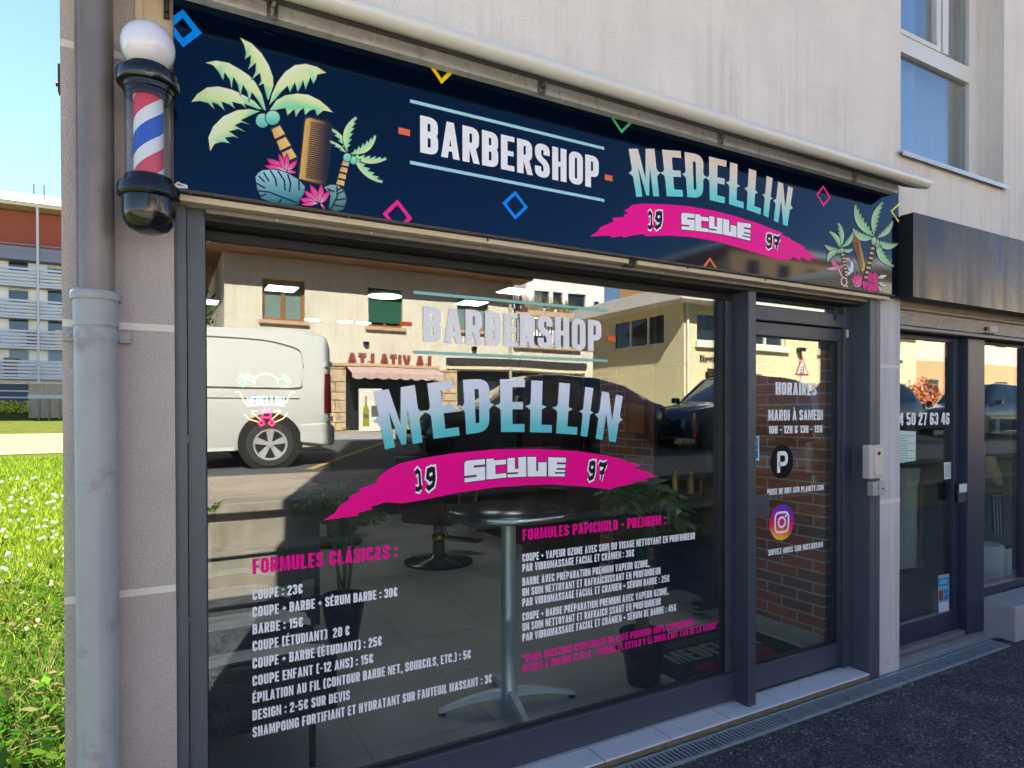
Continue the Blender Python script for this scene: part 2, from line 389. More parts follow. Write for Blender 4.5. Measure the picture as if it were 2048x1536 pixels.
T = .180; H_ = T/2; W_ = .43
def glyph(c):
    """condensed capitals: list of polygons in a box of height 1, and the width"""
    w_ = W_; ps = []
    e = lambda w__=None: (w_ if w__ is None else w__)-H_
    def S(pts, r=.0, closed=False): ps.extend(('s', q) for q in [stroke(arcs(pts, r, closed), T, closed)])
    def Q(*pts): ps.append(('p', pts))
    def bar(x0, y0, x1, y1): Q((x0, y0), (x1, y0), (x1, y1), (x0, y1))
    R_ = .17
    acc = {'É': ('E', 'a'), 'È': ('E', 'g'), 'Á': ('A', 'a'), 'À': ('A', 'g'), 'Â': ('A', 'c'), 'Î': ('I', 'c')}
    if c in acc:
        b, k = acc[c]; ps, w2 = glyph(b); ps = list(ps); m = w2/2
        if k == 'a': ps.append(('p', ((m-.07, 1.06), (m+.04, 1.06), (m+.14, 1.22), (m-.01, 1.22))))
        if k == 'g': ps.append(('p', ((m-.04, 1.06), (m+.07, 1.06), (m+.01, 1.22), (m-.14, 1.22))))
        if k == 'c':
            ps.append(('p', ((m-.15, 1.06), (m-.05, 1.06), (m+.0, 1.12), (m, 1.22), (m-.05, 1.22))))
            ps.append(('p', ((m+.05, 1.06), (m+.15, 1.06), (m+.05, 1.22), (m, 1.22), (m, 1.12))))
        return ps, w2
    if c == ' ': return [], .17
    if c == 'A': w_ = .46; Q((0, 0), (.165, 0), (.285, 1), (.14, 1)); Q((.46, 0), (.32, 1), (.175, 1), (.295, 0)); bar(.12, .19, .34, .33)
    elif c == 'B': bar(0, 0, T, 1); S([(H_, 1-H_), (e()-.005, 1-H_), (e()-.005, .52), (H_, .52)], .15); S([(H_, .52), (e(), .52), (e(), H_), (H_, H_)], .15)
    elif c == 'C': S([(e(), .64), (e(), 1-H_), (H_, 1-H_), (H_, H_), (e(), H_), (e(), .36)], R_)
    elif c == 'D': bar(0, 0, T, 1); S([(H_, 1-H_), (e(), 1-H_), (e(), H_), (H_, H_)], R_)
    elif c == 'E': w_ = .37; bar(0, 0, T, 1); bar(T, 0, .37, .15); bar(T, .43, .345, .57); bar(T, .85, .37, 1)
    elif c == 'F': w_ = .36; bar(0, 0, T, 1); bar(T, .42, .33, .56); bar(T, .85, .36, 1)
    elif c == 'G': S([(e(), .67), (e(), 1-H_), (H_, 1-H_), (H_, H_), (e(), H_), (e(), .47), (.23, .47)], [R_, R_, R_, R_, R_, 0, 0])
    elif c == 'H': bar(0, 0, T, 1); bar(W_-T, 0, W_, 1); bar(T, .43, W_-T, .58)
    elif c == 'I': w_ = T; bar(0, 0, T, 1)
    elif c == 'J': w_ = .3; S([(.3-H_, 1), (.3-H_, H_), (0, H_)], .13)
    elif c == 'K': w_ = .45; bar(0, 0, T, 1); Q((T, .4), (.3, 1), (.46, 1), (T+.02, .3)); Q((.16, .5), (.29, 0), (.46, 0), (.27, .62))
    elif c == 'L': w_ = .35; bar(0, 0, T, 1); bar(T, 0, .35, .15)
    elif c == 'M': w_ = .57; bar(0, 0, .15, 1); bar(.42, 0, .57, 1); Q((.15, 1), (.15, .62), (.25, 0.02), (.285, .02), (.285, .36), (.2, 1)); Q((.42, 1), (.37, 1), (.285, .36), (.285, .02), (.32, .02), (.42, .62))
    elif c == 'N': w_ = .45; bar(0, 0, .15, 1); bar(.30, 0, .45, 1); Q((.15, 1), (.15, .58), (.30, 0), (.30, .42))
    elif c == 'O' or c == '0': S([(H_, H_), (e(), H_), (e(), 1-H_), (H_, 1-H_)], R_, True)
    elif c == 'P': bar(0, 0, T, 1); S([(H_, 1-H_), (e(), 1-H_), (e(), .43), (H_, .43)], .16)
    elif c == 'Q': S([(H_, H_), (e(), H_), (e(), 1-H_), (H_, 1-H_)], R_, True); Q((.22, .2), (.36, -.06), (.46, -.06), (.34, .2))
    elif c == 'R': bar(0, 0, T, 1); S([(H_, 1-H_), (e()-.005, 1-H_), (e()-.005, .47), (H_, .47)], .15); Q((.16, .45), (.28, 0), (.445, 0), (.33, .47))
    elif c == 'S': S([(e(), .68), (e(), 1-H_), (H_, 1-H_), (H_, .575), (e(), .425), (e(), H_), (H_, H_), (H_, .32)], .16)
    elif c == 'T': w_ = .41; bar(.41/2-H_, 0, .41/2+H_, .85); bar(0, .85, .41, 1)
    elif c == 'U': S([(H_, 1), (H_, H_), (e(), H_), (e(), 1)], R_)
    elif c == 'V': w_ = .45; Q((0, 1), (.14, 0), (.225, 0), (.225, .2), (.165, 1)); Q((.45, 1), (.285, 1), (.225, .2), (.225, 0), (.31, 0))
    elif c == 'W': w_ = .66; Q((0, 1), (.1, 0), (.24, 0), (.155, 1)); Q((.1, 0), (.24, 0), (.4, 1), (.26, 1)); Q((.42, 0), (.56, 0), (.4, 1), (.26, 1)); Q((.66, 1), (.56, 0), (.42, 0), (.505, 1))
    elif c == 'X': w_ = .46; Q((0, 0), (.16, 0), (.46, 1), (.3, 1)); Q((.3, 0), (.46, 0), (.16, 1), (0, 1))
    elif c == 'Y': w_ = .45; bar(.225-H_, 0, .225+H_, .45); Q((.225-H_, .45), (.225+H_, .4), (.155, 1), (0, 1)); Q((.225-H_, .4), (.225+H_, .45), (.45, 1), (.295, 1))
    elif c == 'Z': w_ = .4; bar(0, 0, .4, .15); bar(0, .85, .4, 1); Q((0, .15), (.17, .15), (.4, .85), (.23, .85))
    elif c == '1': w_ = .27; bar(.27-T, 0, .27, 1); Q((0, .76), (.11, .76), (.11, 1), (.08, .9), (0, .88))
    elif c == '2': S([(H_, .68), (H_, 1-H_), (e(), 1-H_), (e(), .62), (H_, .2), (H_, .1)], .16); bar(0, 0, W_, .15)
    elif c == '3': S([(H_, .70), (H_, 1-H_), (e(), 1-H_), (e(), .52), (.17, .52)], .16); S([(.17, .52), (e(), .52), (e(), H_), (H_, H_), (H_, .30)], .16)
    elif c == '4': w_ = .45; bar(.23, 0, .23+T, 1); bar(0, .19, .45, .33); Q((0, .33), (.15, .33), (.3, 1), (.2, 1))
    elif c == '5': bar(0, .85, W_-.03, 1); bar(0, .44, T, .85); S([(H_, .54), (e(), .60), (e(), H_), (H_, H_), (H_, .28)], .16)
    elif c == '6': S([(e(), .70), (e(), 1-H_), (H_, 1-H_), (H_, H_), (e(), H_), (e(), .53), (H_, .53)], .16)
    elif c == '7': w_ = .4; bar(0, .85, .4, 1); Q((.07, 0), (.23, 0), (.4, .85), (.23, .85))
    elif c == '8': S([(H_, H_), (e(), H_), (e(), .52), (H_, .52)], .15, True); S([(H_+.01, .52), (e()-.01, .52), (e()-.01, 1-H_), (H_+.01, 1-H_)], .15, True)
    elif c == '9': S([(H_, .30), (H_, H_), (e(), H_), (e(), 1-H_), (H_, 1-H_), (H_, .47), (e(), .47)], .16)
    elif c == '€': S([(e(), .66), (e(), 1-H_), (H_+.04, 1-H_), (H_+.04, H_), (e(), H_), (e(), .34)], R_); bar(0, .53, .33, .61); bar(0, .39, .33, .47)
    elif c == '&': w_ = .5; S([(.36, .62), (.36, 1-H_), (.12, 1-H_), (.12, .66), (.42, .06)], .1); S([(.25, .5), (H_, .42), (H_, H_), (.33, H_), (.42, .40)], .14)
    elif c == '-': w_ = .26; bar(0, .40, .26, .54)
    elif c == '+': w_ = .36; bar(0, .40, .36, .53); bar(.115, .28, .245, .40); bar(.115, .53, .245, .65)
    elif c == ':': w_ = T; bar(0, .08, T, .26); bar(0, .56, T, .74)
    elif c == '.': w_ = T; bar(0, 0, T, .17)
    elif c == ',': w_ = T; bar(0, 0, T, .17); Q((.02, -.14), (.1, -.14), (T, 0), (.06, 0))
    elif c == '(': w_ = .28; S([(.28, 1-H_+.04), (H_, 1-H_+.04), (H_, H_-.04), (.28, H_-.04)], .13)
    elif c == ')': w_ = .28; S([(0, 1-H_+.04), (.28-H_, 1-H_+.04), (.28-H_, H_-.04), (0, H_-.04)], .13)
    elif c == '!': w_ = T; bar(0, .27, T, 1); bar(0, 0, T, .17)
    elif c == '¡': w_ = T; bar(0, -.1, T, .65); bar(0, .78, T, .95)
    elif c == '"': w_ = .26; bar(0, .7, .1, 1); bar(.16, .7, .26, 1)
    elif c == '%': w_ = .6; S([(.05, .6), (.2, .6), (.2, .95), (.05, .95)], .08, True); S([(.4, .05), (.55, .05), (.55, .4), (.4, .4)], .08, True); Q((.14, 0), (.24, 0), (.46, 1), (.36, 1))
    return ps, w_

def text(art, s, x0, z0, x1, hgt, col, flip=1, heavy=0.):
    """a line of capitals from x0 to x1 on baseline z0; natural spacing is stretched to fit"""
    gap = .075; wd = [glyph(c)[1] for c in s]
    tot = sum(wd)+gap*(len(s)-1); sx = abs(x1-x0)/tot; x = 0.
    for c, wc in zip(s, wd):
        k0 = art.k; ps = glyph(c)[0]
        for kind, q in ps:
            for quad in (q if kind == 's' else [q]):
                art.poly([(x0+flip*(x+a)*sx, z0+b*hgt) for a, b in quad], col, False)
            art.k += 1
        art.k = k0
        x += wc+gap
def line_px(art, s, left, top_y, right_px, col):
    """a line of text measured on the photograph: baseline start, its cap height, its right end"""
    a = P(left[0], left[1], art.y); b = P(left[0], top_y, art.y); c = P(right_px, left[1], art.y)
    text(art, s, a[0], a[2], c[0], b[2]-a[2], col)
def quadmap(art, quad):
    """bilinear map of the unit box to a four-cornered outline (TL TR BR BL in photograph pixels) on the plane"""
    c = [P(p[0], p[1], art.y) for p in quad]; tl, tr, br, bl = [(q[0], q[2]) for q in c]
    def f(u, v):
        return tuple((bl[i]*(1-u)+br[i]*u)*(1-v)+(tl[i]*(1-u)+tr[i]*u)*v for i in (0, 1))
    return f
def mixc(a, b, t):
    t = max(0, min(1, t)); return tuple(a[i]+(b[i]-a[i])*t for i in range(3))

WHITE = lin((244, 244, 250)); PINK = lin((248, 0, 150)); TEAL = lin((104, 220, 222)); SKYB = lin((168, 220, 240))
BLUE = lin((0, 140, 250)); ORANGE = lin((238, 112, 72)); YELLOW = lin((250, 222, 20)); HOTP = lin((245, 40, 150)); NAVYK = lin((34, 36, 58))
def medellin(art, quads, top, bot):
    """MEDELLIN in heavy capitals with thorns at mid height, white fading to teal (printed)"""
    for ch, q in zip("MEDELLIN", quads):
        f = quadmap(art, q); ps, w0 = glyph(ch)
        k0 = art.k
        def put(pts):
            # split at mid height so that the printed fade follows the letter
            art.poly([f(u, v) for u, v in pts], [mixc(bot, top, (v-.12)/.62) for u, v in pts], False)
        for kind, qs in ps:
            for quad in (qs if kind == 's' else [qs]):
                pts = [(a/w0, b) for a, b in quad]
                ys = [p[1] for p in pts]
                n = 6 if (kind == 'p' and max(ys)-min(ys) > .5) else 1
                if n == 1: put(pts)
                else:
                    lo, hi = min(ys), max(ys)
                    for i in range(n):
                        a, b = lo+(hi-lo)*i/n, lo+(hi-lo)*(i+1)/n
                        q2 = pts
                        for lim, sg in ((a, 1), (b, -1)):
                            r = []
                            for j in range(len(q2)):
                                p1, p2 = q2[j], q2[(j+1) % len(q2)]
                                i1, i2 = sg*(p1[1]-lim) >= -1e-9, sg*(p2[1]-lim) >= -1e-9
                                if i1: r.append(p1)
                                if i1 != i2:
                                    t = (lim-p1[1])/(p2[1]-p1[1]); r.append((p1[0]+(p2[0]-p1[0])*t, lim))
                            q2 = r
                            if len(q2) < 3: break
                        if len(q2) >= 3: put(q2)
            art.k += 1
        # thorns
        st = .165/w0
        put([(0.0, .59), (0.0, .41), (-.05, .45), (-.2*st/.38, .5), (-.05, .53)]); art.k += 1
        if ch in 'LI':
            put([(st, .59), (st, .41), (st+.05, .45), (st+.2*st/.38, .5), (st+.05, .53)])
        elif ch in 'MDN':
            put([(1, .59), (1, .41), (1.05, .45), (1+.2*st/.38, .5), (1.05, .53)])
        art.k = k0
STY = {'S': [(.10, 1), (1, 1), (1, .74), (.45, .74), (.45, .64), (1, .64), (1, .0), (0, 0), (0, .20), (.58, .20), (.58, .30), (0, .30), (0, .9)],
       't': [(0, 1), (.38, 1), (.38, .9), (1, .9), (1, .66), (.45, .66), (.45, .22), (1, .22), (1, 0), (0, 0)],
       'y': [(0, 1), (.4, 1), (.4, .42), (.58, .42), (.58, 1), (1, 1), (1, 0), (0, 0), (0, .16), (.55, .16), (.55, .25), (0, .25)],
       'L': [(0, 1), (.45, 1), (.45, .27), (.55, .27), (.55, .72), (1, .72), (1, 0), (0, 0)],
       'E': [(0, 1), (1, 1), (1, .74), (.5, .74), (.5, .64), (1, .64), (1, .44), (.5, .44), (.5, .35), (1, .35), (1, .23), (.4, .23), (.4, .15), (1, .15), (1, 0), (0, 0)]}
def style(art, quads):
    for ch, q in zip("StyLE", quads):
        f = quadmap(art, q)
        k0 = art.k
        for st in stroke(STY[ch], .085, True): art.poly([f(u, v) for u, v in st], lin((58, 34, 70)), False)
        art.k = k0+1
        art.poly([f(u, v) for u, v in STY[ch]], WHITE); art.k = k0
def gothic(art, s, quads):
    """blackletter-like numerals with a white outline"""
    D = {'1': [[(.15, .86), (.42, .98), (.62, .86), (.62, .16), (.8, .08)], [(.1, .08), (.45, .03), (.62, .16)]],
         '9': [[(.68, .98), (.3, .92), (.22, .6), (.45, .46), (.72, .56)], [(.3, .9), (.74, .93), (.78, .5), (.66, .16), (.3, .02), (.12, .16)]],
         '7': [[(.1, .82), (.2, .95), (.55, .88), (.88, .97)], [(.86, .95), (.6, .55), (.5, .02)], [(.22, .46), (.82, .5)]]}
    k0 = art.k
    for th, col in ((.46, WHITE), (.25, lin((26, 24, 34)))):
        for ch, q in zip(s, quads):
            f = quadmap(art, q)
            for path in D[ch]:
                for st in stroke(path, th): art.poly([f(u, v) for u, v in st], col, False)
                art.k += 1
    art.k = k0
# ------------------------------------------------------------------ printed palms (photograph pixel outlines)
PALE = lin((220, 238, 172)); GRN = lin((120, 218, 176)); TEALD = lin((60, 175, 175)); OUTL = lin((44, 44, 66))
GOLD = lin((226, 178, 98)); GOLDD = lin((150, 104, 58))
def q2(a, c, b, t): return ((1-t)**2*a[0]+2*t*(1-t)*c[0]+t*t*b[0], (1-t)**2*a[1]+2*t*(1-t)*c[1]+t*t*b[1])
def outline(art, pts, d, f=None):
    cx_ = sum(p[0] for p in pts)/len(pts); cy_ = sum(p[1] for p in pts)/len(pts)
    N = len(pts); area = sum(pts[i][0]*pts[(i+1) % N][1]-pts[(i+1) % N][0]*pts[i][1] for i in range(N)); sg = 1 if area > 0 else -1
    out = []
    for i, p in enumerate(pts):
        a, b = Vector(pts[i-1]), Vector(pts[(i+1) % N]); q = Vector(p)
        d1, d2 = (q-a), (b-q)
        if d1.length < 1e-6 or d2.length < 1e-6: continue
        d1.normalize(); d2.normalize()
        n1, n2 = Vector((d1.y, -d1.x))*sg, Vector((d2.y, -d2.x))*sg; m = n1+n2
        if m.length < .2: m = (d1-d2)
        m.normalize(); k = d/max(.45, abs(m.dot(n1)))
        out.append((p[0]+m.x*k, p[1]+m.y*k))
    art.px(out, OUTL, f)
def shape(art, pts, cols, d=2.2, f=None):
    if d: outline(art, pts, d, f)
    art.px(pts, cols, f)
def leaf(art, b, t, bulge, width, n=5, d=1.6, c0=PALE, c1=GRN, f=None):
    """a palm frond: smooth outer edge, toothed inner edge"""
    L = Vector((t[0]-b[0], t[1]-b[1])); ln = L.length; u = L/ln; nrm = Vector((-u.y, u.x))*(1 if bulge > 0 else -1)
    bul = abs(bulge)*ln
    mid = Vector(((b[0]+t[0])/2, (b[1]+t[1])/2)); c_o = mid+nrm*bul*2.25; c_i = mid+nrm*bul*.55
    outer = [q2(b, c_o, t, i/12) for i in range(13)]
    inner = []
    for i in range(n, 0, -1):
        tt = i/(n+.6); v = q2(b, c_i, t, min(1, tt+.055)); tip = q2(b, c_i, t, tt)
        w_ = width*ln*(.55+.45*math.sin(math.pi*tt))
        tp = Vector(tip)-nrm*w_+u*w_*.75
        inner += [(v, 0), (tuple(tp), 1)]
    v = q2(b, c_i, t, .12); inner.append((v, 0))
    pts = outer+[p for p, _ in inner]
    cols = [mixc(c1, c0, .35+.65*math.sin(math.pi*i/12)) for i in range(13)]+[mixc(mixc(c0, c1, .55), c1, k) for _, k in inner]
    shape(art, pts, cols, d, f)
def disc(art, c, rx, ry, c_top, c_bot, d=2., n=22, f=None):
    pts = [(c[0]+rx*math.cos(2*math.pi*i/n), c[1]+ry*math.sin(2*math.pi*i/n)) for i in range(n)]
    shape(art, pts, [mixc(c_top, c_bot, .5+.5*(p[1]-c[1])/ry) for p in pts], d, f)
def petal(art, b, t, w_, d=1.4, f=None):
    L = Vector((t[0]-b[0], t[1]-b[1])); nrm = Vector((-L.y, L.x))*w_
    pts = [q2(b, (b[0]+L.x*.5+nrm.x*2, b[1]+L.y*.5+nrm.y*2), t, i/7) for i in range(8)]+[q2(t, (b[0]+L.x*.5-nrm.x*2, b[1]+L.y*.5-nrm.y*2), b, i/7) for i in range(1, 7)]
    dd = [math.hypot(p[0]-b[0], p[1]-b[1])/L.length for p in pts]
    shape(art, pts, [mixc(lin((250, 190, 220)), lin((236, 10, 140)), k*1.7) for k in dd], d, f)
def segments(art, p0, p1, w0, w1, n, d=1.8, f=None):
    a, b = Vector(p0), Vector(p1); u = (b-a).normalized(); nr = Vector((-u.y, u.x))
    whole = [a+nr*w0/2, b+nr*w1/2, b-nr*w1/2, a-nr*w0/2]
    outline(art, [tuple(p) for p in whole], d, f)
    art.px([tuple(p) for p in whole], OUTL, f)
    for i in range(n):
        s, e = i/n+.03, (i+1)/n-.05
        q = [a.lerp(b, s)+nr*(w0+(w1-w0)*s)*.46, a.lerp(b, e)+nr*(w0+(w1-w0)*e)*.54, a.lerp(b, e)-nr*(w0+(w1-w0)*e)*.54, a.lerp(b, s)-nr*(w0+(w1-w0)*s)*.46]
        art.px([tuple(p) for p in q], [GOLD, GOLD, lin((242, 205, 130)), lin((242, 205, 130))], f)
def frond_traced(art, top, low, f):
    pts = top+low
    cols = [PALE if i < len(top) else (PALE if (i-len(top)) % 3 == 0 else GRN) for i in range(len(pts))]
    cols[0] = mixc(PALE, GRN, .7)
    hl = lin((246, 250, 236))
    for i_ in range(len(top)):
        if .3 < i_/len(top) < .75: cols[i_] = mixc(PALE, hl, .55)
    shape(art, pts, cols, 7, f)

# ================================================================== SIGN of the barbershop
SX0, SX1, SZ0, SZ1, SY = .063, 3.795, 2.226, 2.86, -.06
sign = thing("shop_sign", "long glossy navy shop sign with palm trees, BARBERSHOP and MEDELLIN lettering over the window", "sign", ((SX0+SX1)/2, -.03, SZ0))
m_sign = pm("navy_gloss_panel", lin((0, 9, 30)), .05, spec=.6)
m_sign.node_tree.nodes["Principled BSDF"].inputs["Specular Tint"].default_value = (.20, .42, .64, 1)
B(SX0, SX1, SY, .0-.002, SZ0, SZ1).build("panel", m_sign, sign, bevel=.002)
fr = MB()
fr.box(SX0-.004, SX1-.035, SY-.006, SY+.02, SZ0-.008, SZ0-.0005)
fr.build("edge_trim", pm("dark_trim", lin((60, 55, 52)), .5), sign)
scr = MB()
for px_, py_ in ((381, 386), (697, 434), (975, 480), (1196, 508), (1375, 536), (1530, 560)):
    q = P(px_, py_, SY-.007); MB().lathe([(0.0001, -.003), (.005, -.003), (.005, 0)], (q[0], q[1], q[2]), 10, 'y').build("screw", m_rust, sign)
CL = (SX0+.001, SX1-.001, SZ0+.001, SZ1-.001)
def art(y=SY-.001, clip=CL): return Art(y, clip)
# lettering
a = art()
line_px(a, "BARBERSHOP", (840.4, 304.5), 230.3, 1197.4, WHITE)
a.build("lettering", m_print, sign)
a = art()
medellin(a, [[tuple(np.array(p)*.2344+np.array([1180, 260])) for p in q] for q in (
    [(330, 160), (550, 160), (590, 565), (395, 570)], [(615, 168), (775, 180), (793, 570), (655, 565)],
    [(805, 187), (968, 215), (965, 580), (830, 572)], [(1015, 225), (1165, 262), (1150, 627), (1022, 598)],
    [(1195, 275), (1318, 308), (1310, 670), (1185, 632)], [(1355, 328), (1480, 372), (1455, 722), (1337, 680)],
    [(1508, 392), (1558, 410), (1522, 748), (1478, 725)], [(1605, 440), (1732, 495), (1685, 822), (1568, 775)])],
    lin((236, 226, 222)), TEAL)
a.build("lettering", m_print, sign)
for x0, x1, y0, y1 in ((797, 820, 257, 270), (1209.5, 1225, 350, 361)):
    a = art(); p0, p1 = P(x0, (y0+y1)/2, a.y), P(x1, (y0+y1)/2, a.y); z0 = P((x0+x1)/2, y1, a.y)[2]; z1 = P((x0+x1)/2, y0, a.y)[2]
    a.poly([(p0[0], z0), (p1[0], z0), (p1[0], z1), (p0[0], z1)], ORANGE)
    a.build("dash", m_print, sign)
for y0, yr in ((201.7, 0), (324.6, 0)):
    a = art(); p0 = P(820, y0, a.y); p1 = P(1208.4, y0, a.y)
    a.poly([(p0[0], p0[2]-.006), (p1[0], p0[2]-.006), (p1[0], p0[2]+.006), (p0[0], p0[2]+.006)], SKYB)
    a.build("rule", m_print, sign)
def zp(sc, ox, oy): return lambda p: (p[0]*sc+ox, p[1]*sc+oy)
f7 = zp(.2344, 1180, 260)
a = art()
a.px([(0, 910), (80, 852), (70, 848), (95, 826), (200, 782), (192, 748), (290, 742), (288, 722), (325, 712), (290, 690), (352, 650), (350, 640), (450, 628), (650, 634), (850, 652), (1050, 687), (1250, 737), (1450, 802), (1650, 882), (1632, 892), (1720, 928), (1705, 930), (1835, 1000), (1815, 1002), (1945, 1102), (1875, 1092), (1892, 1124), (1795, 1082), (1795, 1122), (1738, 1082), (1700, 1108), (1600, 1105), (1450, 1058), (1250, 998), (1050, 944), (850, 912), (650, 900), (470, 907), (458, 888), (375, 896), (280, 920), (272, 904), (175, 922), (190, 905), (85, 903)], lin((250, 0, 152)), f7)
style(a, [[f7(p) for p in q] for q in ([(778, 705), (893, 716), (893, 858), (782, 848)], [(898, 717), (1012, 733), (1012, 872), (897, 859)], [(1017, 734), (1130, 755), (1130, 890), (1016, 872)], [(1136, 756), (1250, 783), (1250, 915), (1135, 891)], [(1256, 785), (1372, 800), (1368, 945), (1255, 917)])])
gothic(a, "1997", [[f7(p) for p in q] for q in ([(488, 700), (545, 700), (545, 840), (490, 836)], [(548, 700), (626, 702), (622, 832), (546, 838)], [(1497, 890), (1560, 898), (1562, 1012), (1500, 1000)], [(1562, 905), (1628, 914), (1610, 1030), (1560, 1016)])])
a.build("brush_banner", m_print, sign)
# hollow diamonds
for cx_, cy_, hw, hh, th, c in ((366, 56.5, 38, 38, .021, BLUE), (795, 432, 29.5, 33, .015, HOTP), (883, 132, 29, 36, .016, YELLOW), (1030.5, 410.5, 25.5, 29, .014, BLUE), (1243, 238, 23, 29, .013, lin((84, 190, 140))), (1420, 547, 22, 33, .013, ORANGE), (1647, 392, 14.5, 21.5, .012, HOTP), (1797, 426, 15.5, 19.5, .012, lin((246, 232, 60)))):
    a = art(); o = P(cx_, cy_, a.y); rw = P(cx_+hw, cy_, a.y)[0]-o[0]; rh = P(cx_, cy_-hh, a.y)[2]-o[2]
    ou = [(o[0]-rw, o[2]), (o[0], o[2]-rh), (o[0]+rw, o[2]), (o[0], o[2]+rh)]
    kx = 1-th/rw*1.25; kz = 1-th/rh*1.25
    inn = [(o[0]-rw*kx, o[2]), (o[0], o[2]-rh*kz), (o[0]+rw*kx, o[2]), (o[0], o[2]+rh*kz)]
    for i in range(4): a.poly([ou[i], ou[(i+1) % 4], inn[(i+1) % 4], inn[i]], c, False)
    a.build("diamond", m_print, sign)
# small printer's mark
a = art()
a.px([(350, 375.5), (350, 368), (354, 363.5), (359, 364), (363, 367), (370, 368), (375.5, 371), (375.5, 377)], lin((225, 225, 232)))
a.px([(353, 370), (356, 367), (361, 369), (368, 372), (361, 371.5), (356, 369.5)], lin((40, 50, 80)))
a.build("printer_mark", m_print, sign)

f5 = zp(.2474, 340, 60)
LV = {'C': ([(740, 640), (680, 575), (600, 530), (540, 500), (490, 480), (390, 457), (300, 465), (220, 520), (172, 582)], [(240, 572), (310, 590), (358, 642), (335, 580), (390, 602), (442, 652), (412, 575), (480, 602), (522, 634), (500, 578), (580, 600), (615, 632), (595, 592), (660, 618), (715, 640)]),
      'B': ([(775, 650), (742, 520), (690, 425), (640, 370), (560, 315), (470, 265), (370, 248), (288, 265)], [(350, 285), (392, 335), (430, 405), (440, 340), (482, 400), (498, 472), (512, 375), (548, 440), (568, 528), (590, 440), (625, 500), (640, 575), (662, 500), (712, 570), (755, 640)]),
      'A': ([(795, 565), (835, 450), (832, 380), (800, 290), (740, 190), (660, 110), (568, 63)], [(600, 120), (615, 185), (606, 237), (655, 200), (650, 270), (630, 320), (696, 262), (692, 340), (663, 398), (728, 345), (738, 410), (716, 452), (757, 432), (770, 490), (788, 560)]),
      'D': ([(725, 658), (640, 640), (540, 650), (430, 700), (350, 780), (310, 870), (325, 978)], [(360, 920), (420, 905), (482, 915), (440, 870), (510, 860), (554, 875), (475, 820), (550, 800), (612, 826), (520, 770), (580, 745), (642, 766), (570, 730), (640, 695), (700, 668)]),
      'E': ([(803, 605), (825, 520), (870, 420), (930, 340), (1010, 285), (1100, 275), (1190, 300), (1262, 346)], [(1190, 360), (1180, 400), (1158, 434), (1135, 380), (1115, 430), (1095, 480), (1075, 400), (1060, 450), (1032, 502), (1010, 420), (990, 460), (970, 502), (950, 450), (900, 500), (850, 560)]),
      'F': ([(805, 650), (860, 570), (930, 530), (1030, 515), (1120, 525), (1210, 570), (1270, 620), (1317, 667)], [(1240, 650), (1190, 692), (1170, 640), (1130, 650), (1093, 688), (1080, 630), (1050, 650), (1017, 702), (1005, 640), (980, 660), (950, 692), (935, 630), (880, 640), (830, 652)])}
def monstera(art_, pts, veins, c0, c1, f, d=8):
    ys = [p[1] for p in pts]
    shape(art_, pts, [mixc(c0, c1, (p[1]-min(ys))/(max(ys)-min(ys))) for p in pts], d, f)
    for v in veins:
        n = len(v)-1
        for q in stroke(v, 13): art_.px(q, OUTL, f)
